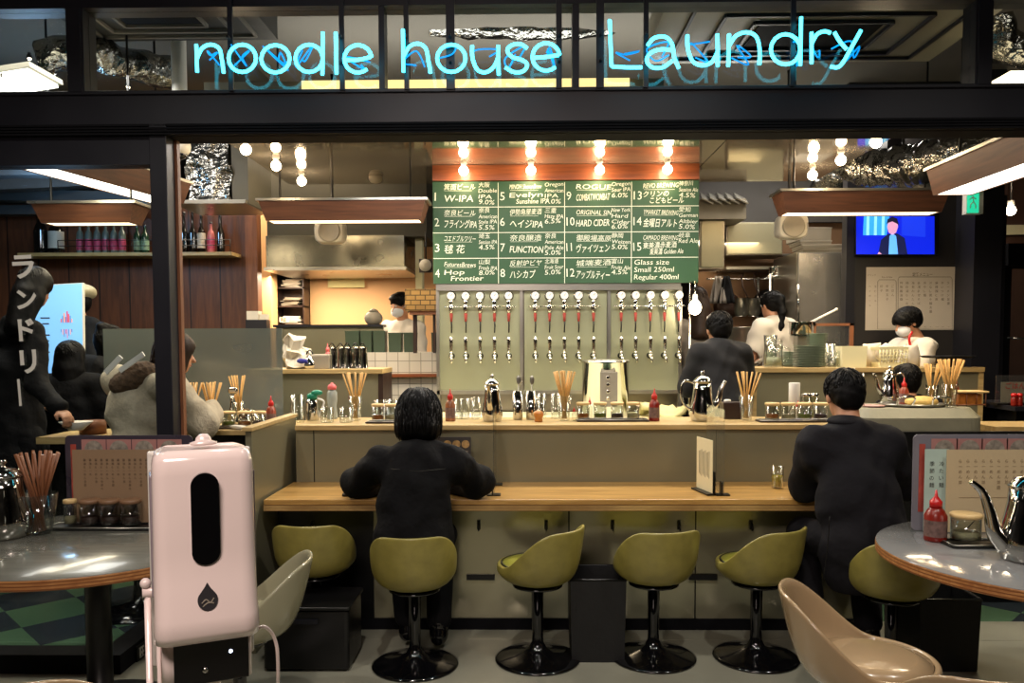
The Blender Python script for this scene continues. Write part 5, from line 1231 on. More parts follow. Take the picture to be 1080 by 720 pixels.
for k, (px, lab) in enumerate(((546, 'left'), (560, 'right'))):
    t = thing('utensil_cup', 'steel cup holding spoons right of the pitcher, %s of two' % lab, 'cup', (XP(px, 4.8), 4.8, ZL), 0, 'steel utensil cups')
    mb = MB(); mb.lathe([(.028, 0), (.03, .004), (.031, .17), (.029, .17), (.027, .006), (.001, .006)], seg=18, cap=False); mb.build('cup', M_chrome, t)
    sp_ = thing('spoon', 'steel spoon standing in the %s utensil cup' % lab, 'spoon', (XP(px, 4.8), 4.8, ZL + .01))
    mb = MB(); mb.tube([(0, 0, 0), (.005, 0, .2)], .004, 6); mb.ball((.006, 0, .225), (.014, .004, .028)); mb.build('spoon_body', M_steel, sp_)
for k in range(4):
    px = 528 + 6 * k if False else (571 + 5 * k)
    glass_cup('tall_glass', 'tall clear glass behind the utensil cups, %s from the left' % ordw[k], (XP(px, 4.87), 4.87, ZL), .026, .03, .15, 'glass', 'tall glasses behind the utensil cups') if k in (0, 3) else None
pm = thing('pepper_mill', 'small round orange wooden mill left of the full chopstick glass', 'mill', (XP(568, 4.66), 4.66, ZL))
mb = MB(); mb.lathe([(.022, 0), (.026, .01), (.02, .022), (.027, .03), (.03, .045), (.026, .058), (.012, .064), (.008, .07)], seg=18); mb.build('body', mat('orange_wood', '#b8722a', .3, coat=.5), pm)
# group of four lidded jars
tray('tray under the four lidded jars in front of the steel pot', (XP(646, 4.70), 4.70), .42, .12, ZL)
for k, (px, c) in enumerate(((615, M_c3), (633, M_c1), (651, M_c2), (668, M_c4))):
    lidded_jar('round-lidded condiment jar before the steel pot, %s from the left' % ordw[k], (XP(px, 4.70), 4.70, ZL + .0145), .037, .095, c, 'lidded jars before the steel pot', spoon=False)
sauce_bottle('slim red-capped shaker behind the second of the four lidded jars', (XP(622, 4.80), 4.80, ZL), .135, .017, M_glass, M_red, 'small shakers', False)
sauce_bottle('tiny red shaker between the full chopstick glass and the lidded jars', (XP(605.5, 4.72), 4.72, ZL), .08, .014, M_glass, M_red, 'small shakers', False)
for k, px in enumerate((398, 412)):
    lidded_jar('jar with wooden lid left of the seated woman’s head, %s of two' % ('left', 'right')[k], (XP(px, 4.62), 4.62, ZL + .0145), .035, .095, M_c3 if k == 0 else M_c4, 'lidded jars beside the seated woman', spoon=False)
tray('tray under the two lidded jars beside the head of the seated woman', (XP(406, 4.62), 4.62), .22, .11, ZL)
# right tray
tray('tray under the row of wood-lidded jars left of the suited man', (XP(838, 4.64), 4.64), .42, .12, ZL)
for k, px in enumerate((815, 832, 849, 866)):
    lidded_jar('wood-lidded jar left of the suited man’s head, %s of the row' % ordw[k], (XP(px, 4.64), 4.64, ZL + .0145), .040, .095, (M_c3, M_c4, M_c1, M_c2)[k], 'lidded jars beside the suited man', spoon=True, rz=k)
# things behind on back worktop: pot, towel, box
ZW = .985
pot = thing('stock_pot', 'big steel cylinder pot on the worktop beneath the middle taps', 'pot', (XP(638, 5.95), 5.92, ZW))
mb = MB(); mb.lathe([(.165, 0), (.17, .01), (.17, .39), (.178, .395), (.178, .405), (.165, .405), (.16, .02), (.001, .015)], seg=40, cap=False); mb.build('body', M_chrome, pot)
mb = MB(); mb.lathe([(.172, .40), (.172, .412), (.03, .418), (.001, .418)], seg=40); mb.build('lid', M_steel, pot)
mb = MB(); mb.bx(-.055, .07, -.180, -.165, .08, .33); mb.build('name_plate', M_speaker_g, pot, bevel=.004)
mb = MB()
for k in range(4): mb.lathe([(.012, 0), (.014, .004), (.008, .004)], (0, -.188, .14 + .05 * k), 10, axis=Matrix.Rotation(PI / 2, 3, 'X'))
mb.build('rivets', M_chrome, pot)
tw2 = thing('kitchen_towel', 'pale yellow towel lying on the worktop right of the steel pot', 'towel', (XP(700, 5.9), 5.9, ZW)); mb = MB()
rg = [[Vector((-.17 + .34 * i / 12, -.10 + .20 * j / 8, .05 + .055 * math.sin(i * .5 + 1.2) * math.cos(j * .35 - .8) + .03 * noise.noise(Vector((i * .5, j * .6, 1)))) ) for j in range(9)] for i in range(13)]
mb.loft(rg, False, False); o = mb.build('cloth', M_cloth_y, tw2); so = o.modifiers.new('thick', 'SOLIDIFY'); so.thickness = .03
tbx = thing('wooden_box', 'small dark wooden box on the ledge beside the right pitcher', 'box', (XP(771, 4.84), 4.84, ZL))
mb = MB(); mb.box((0, 0, .05), (.11, .10, .10)); mb.build('box_body', M_darkbr, tbx, bevel=.003)
for k, (x, c) in enumerate(((-.03, M_white), (.02, M_white))):
    pass
mb = MB(); mb.lathe([(.02, .10), (.022, .11), (.014, .115)], (-.02, 0, 0), 12); mb.build('white_knob', M_white, tbx)
for k, (px, h) in enumerate(((490, .12), (502, .13), (483, .12))):
    glass_cup('tall_glass', 'tall glass on the ledge behind the chili bottle by the woman, %s of three' % ordw[k], (XP(px, 4.86), 4.86, ZL), .028, .031, h, 'glass', 'tall glasses behind the chili bottle')
cw = thing('cutting_board', 'white board lying on the worktop left of the steel pitcher', 'board', (XP(500, 5.8), 5.75, ZW)); mb = MB(); mb.rbox((0, 0, .012), (.40, .24, .022), .02); mb.build('board', M_white, cw)
# sanitizer / acrylic dividers
def divider(label, px, card):
    t = thing('counter_divider', label, 'divider', (XP(px, 4.26, 500), 4.26, ZC), 0, 'clear dividers on the bar counter')
    mb = MB(); mb.bx(-.0025, .0025, -.19, .19, .004, .44); mb.build('acrylic_sheet', M_acryl, t)
    mb = MB(); mb.bx(-.035, .035, -.185, -.13, 0, .006); mb.bx(-.010, -.0026, -.185, -.14, 0, .07); mb.bx(-.035, .035, .12, .185, 0, .006); mb.bx(-.010, -.0026, .13, .185, 0, .07); mb.build('foot_clamp', M_black, t)
    return t
divider('clear acrylic divider right of the seated woman', 522, 0)
divider('clear acrylic divider on the counter with the yellow menu card leaning on it', 754, 1)
mc = thing('menu_card', 'pale yellow menu card standing against the right divider', 'menu', (XP(743, 4.18, 500), 4.18, ZC + .001), R(102))
mb = MB(); mb.box((0, 0, .145), (.19, .004, .27)); mb.build('card', M_paper_cream, mc)
mb = MB()
for k in range(9): mb.box((-.06 + .015 * k, .0025, .15), (.003, .001, .14 - .01 * (k % 3)))
mb.build('text_columns', M_ink, mc)
mb = MB(); mb.box((0, -.012, .06), (.20, .006, .12)); mb.box((0, 0, .004), (.20, .06, .008)); mb.build('holder', M_black, mc)
# menu with food photos in front of the seated woman
mp = thing('picture_menu', 'dark menu sheet with round bowl pictures right of the seated woman’s head', 'menu', (XP(478, 4.44, 470), 4.42, ZC))
hS = ZP(460, 4.44) - ZC
mb = MB(); mb.box((0, .0, hS / 2), (.20, .006, hS)); mb.build('sheet', mat('menu_dark', '#3a3634', .4), mp)
for dx in (-.05, .0, .05):
    mb = MB(); mb.lathe([(.001, 0), (.022, 0), (.022, .001)], (dx + .02, -.003, hS - .04), 16, axis=Matrix.Rotation(PI / 2, 3, 'X')); mb.build('bowl_picture', mat('food_picture', '#a08050', .5, var=.4, scale=60), mp)
mb = MB()
for k in range(5): mb.box((.02, -.004, hS - .08 - .014 * k), (.13, .001, .005))
mb.build('text_lines', M_speaker_g, mp)
bw = thing('noodle_bowl_tray', 'dark flat tray under the left elbow of the seated woman', 'tray', (XP(378, 4.1, 520), 4.12, ZC)); mb = MB(); mb.rbox((0, 0, .006), (.16, .12, .012), .02); mb.build('tray_plate', M_black, bw)
dg = thing('drink_glass', 'small glass of yellow drink beside the left forearm of the suited man', 'glass', (XP(820, 4.3, 500), 4.30, ZC))
mb = MB(); mb.lathe([(.028, 0), (.03, .004), (.034, .115), (.032, .115), (.028, .01), (.001, .01)], seg=20, cap=False); mb.build('vessel', M_glass, dg); mb = MB(); mb.lathe([(.026, .011), (.030, .07), (.001, .07)], seg=18); mb.build('drink', M_drink, dg)
nb = thing('noodle_bowl', 'pale bowl on the counter in front of the suited man', 'bowl', (XP(862, 4.2, 515), 4.22, ZC)); mb = MB(); mb.lathe([(.04, 0), (.045, .01), (.09, .06), (.098, .075), (.094, .075), (.05, .02), (.001, .015)], seg=26, cap=False); mb.build('bowl_body', M_white, nb)
mb = MB(); mb.lathe([(.085, .06), (.04, .068), (.001, .07)], seg=20); mb.build('noodles', M_food, nb)
# ---- left side counter items
ZS = 1.01
for k, (px, Y, n, lab) in enumerate(((203, 4.93, 11, 'nearest the beige-coated woman, left of three'), (223, 4.98, 11, 'middle of three beside the beige-coated woman'), (252, 5.25, 10, 'right of three, farther back'))):
    chop_glass('bamboo chopstick in the side-counter glass ' + lab, px, Y, ZS, .13, .04, n, .30 if k == 2 else .27, .07, M_bamboo, 'chopstick glass on the side counter, ' + lab, 20 + k, .0042)
for k, (px, dx) in enumerate(((240, .05), (247, .03), (234, .01))):
    t = thing('steel_ladle', 'steel ladle leaning in the caddy on the side counter, %s of three' % ordw[k], 'ladle', (XP(238 + 2 * k, 5.02), 5.02, ZS + .005), 0, 'ladles on the side counter')
    mb = MB(); mb.tube([(0, 0, 0), (dx * 1.0, 0, .2)], .006, 6); mb.ball((dx * 1.1, 0, .215), (.022, .012, .022)); mb.build('ladle_body', M_chrome, t)
tray('tray of jars on the side counter behind the partition cap', (XP(248, 4.88, 440), 4.86), .46, .12, ZS, m=M_darkbr)
for k, px in enumerate((224, 241, 258, 273)):
    lidded_jar('wood-lidded jar on the side counter, %s from the left' % ordw[k], (XP(px, 4.86, 440), 4.86, ZS + .0145), .040, .09, (M_c4, M_c1, M_c3, M_c2)[k], 'lidded jars on the side counter', spoon=False)
for k, (px, c) in enumerate(((301, M_black), (322, M_black))):
    pass
bk = thing('stacked_bowl', 'overturned dark metal bowl on the side counter jars', 'bowl', (XP(262, 5.1, 425), 5.12, ZS)); mb = MB(); mb.lathe([(.09, 0), (.095, .01), (.07, .07), (.03, .10), (.001, .10)], seg=24); mb.build('bowl_body', M_chrome, bk)
pb = thing('paper_napkins', 'crumpled white paper napkins on the side counter at left', 'napkin', (XP(250, 4.76, 450), 4.775, ZS)); mb = MB(); mb.ball((0, 0, .014), (.05, .03, .014), 12, 6); crumple(mb, .012, 30); mb.build('paper', M_paper, pb)
# ---- on the left cabinet
ZK = ztop
for k in range(5):
    px = 347 + 9 * k
    t = thing('steel_cup', 'upturned steel cup on the left cabinet, %s of the row' % ordw[k], 'cup', (XP(352 + 8 * k, 6.0), 6.0 + .03 * (k % 2), ZK), 0, 'upturned steel cups on the left cabinet')
    mb = MB(); mb.lathe([(.032, 0), (.031, .004), (.026, .13), (.028, .15), (.026, .16), (.001, .16)], seg=18); mb.build('cup_body', M_chrome, t)
    mb = MB(); mb.tube(catmull([(.02, -.02, .15), (0, -.04, .19), (-.03, -.02, .16)], 5), .005, 6); mb.build('handle', M_blackgloss, t)
t = thing('tissue_box', 'grey plastic box on the left cabinet beside the upturned cups', 'box', (XP(340, 6.0), 6.0, ZK)); mb = MB(); mb.box((0, 0, .05), (.13, .10, .10)); mb.build('box_body', M_speaker_g, t, bevel=.005)
mb = MB(); mb.box((0, 0, .103), (.12, .09, .01)); mb.build('lid', M_speaker, t, bevel=.003)
sauce_bottle('small pink-capped bottle behind the grey box on the left cabinet', (XP(346, 6.12), 6.12, ZK), .19, .025, mat('pink_sauce', '#b06060', .3), M_pinkp, None, False)
t = thing('paper_bag_pile', 'crumpled white bag with blue print left of the cups on the left cabinet', 'bag', (XP(312, 5.85), 6.02, ZK))
mb = MB(); mb.loft([[Vector((math.cos(a) * r * (1 + .12 * math.sin(5 * a + z * 30)), math.sin(a) * r * .7, z)) for a in [2 * PI * j / 18 for j in range(18)]] for r, z in ((.09, 0), (.12, .03), (.09, .09), (.10, .13), (.06, .17), (.07, .21), (.03, .24))], True, True, False); mb.v = [(x - z * .35, y, z) for x, y, z in mb.v]; crumple(mb, .06, 22); mb.build('bag_body', M_paper, t)
mb = MB(); mb.ball((.03, -.108, .06), (.04, .012, .02), 10, 6); mb.build('blue_print', mat('blue_print', '#2a2f8a', .5), t)
t = thing('steel_kettle', 'small shiny kettle beside the white bag on the left cabinet', 'kettle', (XP(327, 5.98), 5.98, ZK)); mb = MB(); mb.lathe([(.05, 0), (.055, .03), (.04, .08), (.02, .1)], seg=18); mb.build('body', M_chrome, t); mb = MB(); mb.tube(catmull([(-.04, 0, .08), (0, 0, .14), (.04, 0, .08)], 5), .005, 6); mb.build('handle', M_black, t)
pbx = thing('small_white_box', 'small white carton on top edge of the milky screen area', 'box', (XP(272, 6.4), 6.4, 1.2))
pbx.location = (XP(272, 6.9), 6.88, 0)
mb = MB(); mb.bx(-.09, .09, 0, .1, 0, ZP(336, 6.9)); mb.build('cabinet_column', M_frame, pbx)
mb = MB(); mb.bx(-.08, .02, 0, .1, ZP(336, 6.9), ZP(333, 6.9) + .05); mb.bx(.025, .08, .01, .1, ZP(336, 6.9), ZP(334, 6.9) + .03); mb.build('carton', M_paper, pbx)
# ---- on the right cabinet
Yk2 = 6.05
def glass_pitcher(label, px, Y, h, r):
    t = thing('glass_pitcher', label, 'pitcher', (XP(px, Y), Y, ZK), 0, 'glass pitchers on the right cabinet')
    mb = MB(); mb.lathe([(r, 0), (r * 1.02, .01), (r * .9, h * .6), (r * 1.0, h), (r * .96, h), (r * .86, h * .6), (r * .95, .012), (.001, .012)], seg=22, cap=False); mb.build('vessel', M_glass, t)
    mb = MB(); mb.tube(catmull([(r * .95, 0, h * .85), (r * 1.7, 0, h * .8), (r * 1.7, 0, h * .4), (r * 1.0, 0, h * .2)], 5), .007, 6); mb.build('handle', M_glass, t)
    mb = MB(); mb.lathe([(r * .92, .014), (r * .85, h * .45), (.001, h * .45)], seg=18); mb.build('ice_water', mat('ice_water', '#a9b09a', .15, var=.25, scale=30), t)
glass_pitcher('glass pitcher on the right cabinet, left of the green plates', 816, 6.0, .17, .065)
glass_pitcher('taller glass pitcher standing just behind the first on the right cabinet', 812, 6.2, .24, .05)
def plate_stack(px, Y, n, r, z0, lab, group, dz=.0115):
    first = None
    for k in range(n):
        loc = (XP(px, Y) + .002 * math.sin(k * 2.3), Y, z0 + dz * k)
        lb = 'celadon green plate in the %s, number %d from the bottom' % (lab, k + 1)
        lb = 'celadon green plate in the %s' % lab
        if first is None:
            t = thing('plate', lb, 'plate', loc, 0, group)
            mb = MB(); mb.lathe([(r * .55, 0), (r * .6, .002), (r * .95, .010), (r, .0105), (r * .97, .0113), (r * .6, .005), (.001, .004)], seg=28, cap=False); mb.lathe([(.001, .0), (r * .55, 0)], seg=28, cap=False); mb.build('plate_body', M_green_plate, t); first = t
        else: dup(first, loc)
plate_stack(853, 6.05, 14, .125, ZK, 'wide front stack on the right cabinet', 'green plates in the wide front stack')
plate_stack(831, 6.2, 10, .055, ZK, 'narrow stack between the glass pitchers and the wide stack', 'small green plates in the narrow stack')
plate_stack(861, 6.24, 22, .085, ZK, 'tall rear stack on the right cabinet', 'green plates in the tall rear stack')
t = thing('steel_saucepan', 'steel saucepan with a long handle raised on a stand behind the plates', 'saucepan', (XP(845, 6.6), 6.6, ZP(345, 6.6)))
mb = MB(); mb.lathe([(.09, -.08), (.10, -.06), (.10, .03), (.115, .035), (.09, .03), (.088, -.05)], seg=26); mb.build('pan_body', M_chrome, t)
mb = MB(); mb.tube([(.06, -.03, .03), (.25, -.05, .13)], [.011, .009], 8); mb.ball((.255, -.05, .133), .013); mb.build('handle', M_white, t)
mb = MB(); mb.bx(-.05, .05, -.05, .05, -t.location.z, -.08); mb.build('stand', M_steel, t)
t = thing('wooden_picture_frame', 'small wooden framed panel behind the glasses on the right cabinet', 'frame', (XP(880, 6.26), 6.28, ZK)); w = .30; h = ZP(342, 6.28) - ZK
mb = MB(); mb.bx(-w / 2, w / 2, 0, .02, h - .02, h); mb.bx(w / 2 - .03, w / 2, 0, .02, 0, h); mb.bx(-w / 2, -w / 2 + .01, 0, .02, 0, h); mb.build('frame', M_bamboo_dk, t); mb = MB(); mb.bx(-w / 2 + .01, w / 2 - .03, .008, .012, 0, h - .02); mb.build('panel', M_acryl, t)
for k in range(4):
    glass_cup('drinking_glass', 'upturned drinking glass right of the green plates, %s of the group' % ordw[k], (XP(876 + 5.5 * (k % 2) + 1, 6.0), 6.0 + .09 * (k // 2), ZK), .03, .027, .17 if k > 1 else .12, 'glass', 'upturned glasses beside the green plates')
t = thing('white_caddy', 'square cream plastic caddy in the middle of the right cabinet', 'caddy', (XP(897, 6.0), 6.0, ZK)); mb = MB(); mb.loft([[Vector((x * s * .092, y * s * .07, z)) for x, y in ((-1, -1), (1, -1), (1, 1), (-1, 1))] for s, z in ((.93, 0), (1, .155), (.96, .155), (.9, .01))], True, True, False); mb.build('tub', M_cream, t)
t = thing('plastic_basket', 'cream perforated plastic basket heaped with white napkins', 'basket', (XP(937, 6.0), 6.0, ZK)); mb = MB()
W, D, H = .105, .08, .15
mb.loft([[Vector((x * W * s, y * D * s, z)) for x, y in ((-1, -1), (1, -1), (1, 1), (-1, 1))] for s, z in ((.9, 0), (.92, .035))], True, True, False)
mb.loft([[Vector((x * W * s, y * D * s, z)) for x, y in ((-1, -1), (1, -1), (1, 1), (-1, 1))] for s, z in ((.98, .125), (1.02, .15), (.98, .15), (.94, .125))], False, True, False, True)
for k in range(9): x = -W * .93 + 2 * W * .93 * k / 8; mb.tube([(x * .98, -D * .93, .03), (x * 1.04, -D * .99, .13)], .0045, 4)
for z in (.06, .085, .11): mb.tube([(-W * .95, -D * .96, z), (W * .95, -D * .96, z)], .003, 4)
mb.build('basket_body', M_cream, t)
t2 = thing('napkin_bundle', 'bundle of white napkins lying in the cream basket', 'napkins', (XP(935, 6.0), 6.0, ZK + .04)); mb = MB(); mb.ball((0, .0, .06), (.085, .055, .075), 14, 8); crumple(mb, .02, 18); mb.build('paper', M_paper, t2)
t = thing('white_bag', 'white plastic bag left of the perforated basket', 'bag', (XP(921, 6.1), 6.13, ZK)); mb = MB(); mb.loft([[Vector((math.cos(a) * .06, math.sin(a) * .04, z)) for a in [2 * PI * j / 14 for j in range(14)]] for z in (0, .06, .12, .17)]); crumple(mb, .02, 20); mb.build('bag_body', M_paper, t)
t = thing('folded_cloth', 'white folded cloth right of the perforated basket', 'cloth', (XP(960, 6.0), 6.0, ZK)); mb = MB(); mb.loft([[Vector((math.cos(a) * r, math.sin(a) * r * .8, z)) for a in [2 * PI * j / 14 for j in range(14)]] for r, z in ((.065, 0), (.065, .08), (.05, .14), (.04, .16))]); crumple(mb, .015, 20); mb.build('cloth', M_whitecloth, t)
t = thing('black_tray', 'flat black tray lying on the right cabinet behind the tall chopsticks', 'tray', (XP(998, 6.0), 6.0, ZP(377, 6.0) - .012)); mb = MB(); mb.lathe([(.001, 0), (.16, 0), (.19, .016), (.185, .016), (.16, .004), (.001, .004)], seg=30, cap=False); mb.build('tray_plate', M_black, t)
mb = MB(); mb.lathe([(.05, ZK - t.location.z), (.05, 0)], seg=16); mb.build('stack_under', M_black, t)
sp2 = thing('paper_cup_stack', 'white cylinder standing on the ledge behind the wood-lidded jars', 'cup', (XP(838, 4.86), 4.86, ZL))
mb = MB(); mb.lathe([(.033, 0), (.033, ZP(405, 4.86) - ZL), (.031, ZP(405, 4.86) - ZL + .004)], seg=16); mb.build('cup_body', M_white, sp2)
for k, px in enumerate((852, 860)):
    lidded_jar('silver-lidded glass jar behind the wood-lidded row, %s of two' % ('left', 'right')[k], (XP(px, 4.82), 4.84, ZL), .028, .15, M_c1, 'silver-lidded jars', False, lid=M_chrome)
sauce_bottle('short red-topped shaker behind the wood-lidded jars by the suited man', (XP(842, 4.80), 4.80, ZL), .11, .02, M_glass, M_red, 'small shakers', False)
# ---- on the plinth
Zq = Zp
tray_p = thing('serving_tray', 'round steel serving tray with handles on the concrete plinth', 'tray', (XP(960, 4.98, 420), 4.95, Zq))
mb = MB(); mb.lathe([(.001, 0), (.15, 0), (.17, .012), (.17, .02), (.15, .006), (.001, .006)], seg=36, cap=False, sx=1.15, sy=.9); mb.build('tray_plate', M_steel, tray_p)
for k, x in enumerate((-.09, .12)):
    mb = MB(); mb.tube(catmull([(x - .05, -.10 - .0, .01), (x - .05, -.13, .06), (x + .04, -.13, .06), (x + .04, -.10, .01)], 5), .006, 6); mb.build('handle', M_chrome, tray_p)
t = thing('noodle_heap', 'pile of pale yellow food on the round serving tray', 'food', (XP(972, 4.95, 420), 4.95, Zq + .0065)); mb = MB(); mb.ball((0, 0, .02), (.10, .06, .035), 18, 8); mb.v = [(x, y, max(z, 0)) for x, y, z in mb.v]; crumple(mb, .008, 30); mb.v = [(x, y, max(z, 0)) for x, y, z in mb.v]; mb.build('food', M_food, t)
water_pitcher('steel teapot with long spout on the plinth behind the suited man', (XP(940, 5.13, 420), 5.16, Zq), .24, .058, 0)
chop_glass('bamboo chopstick in the tall front bundle on the concrete plinth', 1001, 4.86, Zq, .14, .045, 22, .285, .085, M_bamboo, 'glass holding the thick front bundle of chopsticks on the plinth', 31, .0045)
chop_glass('bamboo chopstick in the rear bundle on the concrete plinth', 982, 5.16, Zq, .12, .04, 12, .25, .075, M_bamboo, 'glass holding the rear bundle of chopsticks on the plinth', 32, .0045)
bkx = thing('condiment_basket', 'small wooden-rimmed wire basket of jars at the right of the plinth', 'basket', (XP(1022, 4.95, 420), 4.98, Zq))
mb = MB(); W, D = .085, .06
for z in (.01, .085): mb.tube([(-W, -D, z), (W, -D, z), (W, D, z), (-W, D, z)], .004, 5, loop=True)
for x in (-W, -.03, .03, W):
    for y in (-D, D): mb.tube([(x, y, .0), (x, y, .085)], .003, 4)
mb.build('wire_frame', M_bamboo_dk, bkx)
mb = MB(); mb.box((0, 0, .088), (2 * W + .03, 2 * D + .02, .010)); mb.build('wooden_lid', M_lid, bkx, bevel=.002)
mb = MB(); mb.box((0, 0, .04), (2 * W - .03, 2 * D - .03, .07)); mb.build('contents', M_c3, bkx)
sauce_bottle('red-capped chili bottle behind the small basket on the plinth', (XP(1016, 4.98, 420), 5.09, Zq), .20, .030, mat('sauce_light', '#8a3a22', .3))
sauce_bottle('red-capped chili bottle between the teapot and the rear chopsticks', (XP(954, 5.05, 420), 5.06, Zq), .17, .028, mat('sauce_light', '#8a3a22', .3))
for k, px in enumerate((907, 913)):
    t = thing('thin_straw', 'thin steel straw leaning behind the suited man, %s of two' % ('left', 'right')[k], 'straw', (XP(px, 4.9, 430) , 4.92, ZL)); mb = MB(); mb.tube([(0, 0, 0), (-.03 + .02 * k, 0, .30 - .03 * k)], .004, 6); mb.build('tube', M_steel, t)
t = thing('pink_plate', 'pale pink plate on the plinth left of the serving tray', 'plate', (XP(915, 4.93, 430) + .02, 4.9, Zq)); mb = MB(); mb.lathe([(.001, 0), (.05, 0), (.07, .012), (.05, .004), (.001, .004)], seg=24, cap=False); mb.build('plate_body', mat('pink_glaze', '#c9a09a', .3), t)
# ---- right table items
def menu_board(label, c, w, h, rz, z, extra, m_back):
    t = thing('menu_board', label, 'menu', (c[0], c[1], z), rz, 'laminated menu boards on the round tables')
    mb = MB(); mb.rbox((0, 0, h / 2), (w, h, .006), .02, rot=Matrix.Rotation(PI / 2, 3, 'X')); mb.build('board', m_back, t)
    n = 4
    for k in range(n):
        x = -w / 2 + .12 + (w - .12) * k / n
        mb = MB(); mb.bx(x - .045, x + .065, -.0045, -.0032, h - .085, h - .018); mb.build('picture_panel', mat('picture_pink', '#a87872', .4, var=.1), t)
        mb = MB(); mb.lathe([(.001, 0), (.042, 0), (.042, .0008)], (x + .01, -.005, h - .065), 20, axis=Matrix.Rotation(PI / 2, 3, 'X')); mb.build('bowl_picture', mat('bowl_pic', '#8d8478', .4, var=.5, scale=50), t)
    mb = MB(); mb.bx(-w / 2 + .025, -w / 2 + .05, -.0045, -.0032, .08, h - .04); mb.build('side_panel', mat('picture_red', '#a1453a', .4, var=.4, scale=14), t)
    return t
M_bd_r = mat('lavender_plastic', '#77747c', .25); M_bd_l = mat('dim_plum_plastic', '#3c3540', .3)
yb_ = 3.42
mr = menu_board('laminated picture menu standing on the right round table', (XP(1030, yb_, 500), yb_), .54, ZP(458, yb_, 1030) - .72, 0, .7205, 0, M_bd_r)
t = thing('paper_menu', 'cream handwritten paper menu leaning on the right picture menu', 'menu', (XP(1048, yb_ - .03, 500), yb_ - .035, .7205)); h = ZP(474, yb_ - .03, 1030) - .72
mb = MB(); mb.box((0, 0, h / 2), (.40, .003, h)); mb.build('sheet', mat('cream_menu', '#c9b48e', .6, var=.03), t)
mb = MB()
for k in range(12):
    x = .17 - .032 * k
    if x > -.17: 
        for q, ch in enumerate('らーめん並盛'[: 4 + k % 3]): add_text(mb, ch, (x, -.0025, h - .055 - .022 * q), .017)
mb.box((-.02, -.002, h * .42), (.25, .001, .0015)); mb.build('handwriting', mat('brown_ink', '#7a6246', .7), t)
t = thing('green_menu_slip', 'pale green narrow menu slip between the picture menu and the cream paper', 'menu', (XP(988, yb_ - .02, 500), yb_ - .017, .7205))
mb = MB(); mb.box((0, 0, h / 2), (.10, .003, h)); mb.build('sheet', M_paper_green, t)
mb = MB()
for x, w_ in ((-.03, '季節の麺'), (.01, '冷たい麺')):
    for q, ch in enumerate(w_): add_text(mb, ch, (x, -.0025, h - .07 - .03 * q), .022)
mb.build('lettering', M_ink, t)
yq = 3.14
sauce_bottle('chili sauce bottle with a red nozzle on the right round table', (XP(987, 3.24, 540), 3.24, .7205), .205, .043, M_sauce)
pbz = thing('sauce_label_text', '', '')if False else None
t2 = tray('small white-edged tray on the right round table', (XP(1030, 3.16, 556), 3.17), .24, .13, .7205, 0, M_black)
lidded_jar('wood-lidded glass jar with a spoon on the right round table', (XP(1019, 3.20, 545), 3.20, .735), .056, .105, M_c4, None, True)
t = thing('yellow_dish', 'small glass dish of yellow mustard beside the right teapot', 'dish', (XP(1047, 3.18, 550), 3.17, .735)); mb = MB(); mb.lathe([(.022, 0), (.026, .025), (.023, .025), (.001, .008)], seg=18, cap=False); mb.build('dish', M_glass, t); mb = MB(); mb.lathe([(.02, .004), (.022, .018), (.001, .022)], seg=14); mb.build('mustard', mat('mustard', '#b59a1e', .4), t)
wp = water_pitcher('big shiny steel teapot on the right round table', (XP(1088, 2.95, 540), 2.95, .7205), .345, .112, 0)
for ch in COL.objects:
    if ch.parent == wp and ch.name.startswith('spout'):
        r, h = .112, .345; mb = MB(); q = catmull([(-r * .80, 0, h * .16), (-r * 1.18, 0, h * .30), (-r * 1.35, 0, h * .50), (-r * 1.60, 0, h * .72), (-r * 2.0, 0, h * .84)], 6); mb.tube(q, [r * (.36 - .28 * (i / (len(q) - 1)) ** .7) for i in range(len(q))], 12); o = mb.build('tmp', M_chrome); ch.data = o.data; bpy.data.objects.remove(o)
# ---- left table items
water_pitcher('steel teapot cut off at the left edge on the left round table', (XP(0, 3.28, 520), 3.30, .7205), .325, .105, R(90), M_chrome)
loc = (XP(41, 3.36, 540), 3.36, .7205)
glass_cup('chopstick_glass', 'glass of dark brown chopsticks on the left round table', loc, .052, .075, .17, 'glass', 'glasses holding chopsticks')
chopsticks_in(loc, 20, .055, .17, .345, .10, M_bamboo_dk, 'dark brown wooden chopstick in the glass on the left round table', 'dark brown chopsticks on the left table', 41, .0055)
yb2 = 3.56
ml = menu_board('laminated picture menu standing on the left round table', (XP(137, yb2, 500), yb2), .575, ZP(459, yb2, 137) - .72, 0, .7205, 0, M_bd_l)
t = thing('paper_menu', 'tan printed paper menu leaning on the left picture menu', 'menu', (XP(134, yb2 - .03, 500), yb2 - .035, .7205)); h = ZP(474, yb2 - .03, 137) - .72
mb = MB(); mb.box((0, 0, h / 2), (.48, .003, h)); mb.build('sheet', mat('tan_menu', '#8d7358', .6, var=.03), t)
mb = MB()
for k in range(17):
    x = .21 - .025 * k
    for q, ch in enumerate('醤油らーめん全部のせ'[: 5 + (k * 3) % 5]): add_text(mb, ch, (x, -.0025, h - .05 - .016 * q), .012)
mb.build('printed_text', mat('dark_tan_ink', '#4d3a2a', .7), t)
tray('long steel-edged tray of condiments on the left round table', (XP(112, 3.48, 545), 3.46), .48, .12, .7205, 0, M_black)
for k, px in enumerate((74, 95, 116, 138)):
    lidded_jar('condiment glass with a dark spoon on the left table tray, %s from the left' % ordw[k], (XP(px, 3.47, 540), 3.47, .735), .043 if k else .026, .11, M_c2 if k else M_c4, 'condiment glasses on the left table', True, rz=.3 * k, lid=(M_lid if k == 0 else mat('dim_tan_lid', '#7a5a40', .5)))
    if k == 2: pass
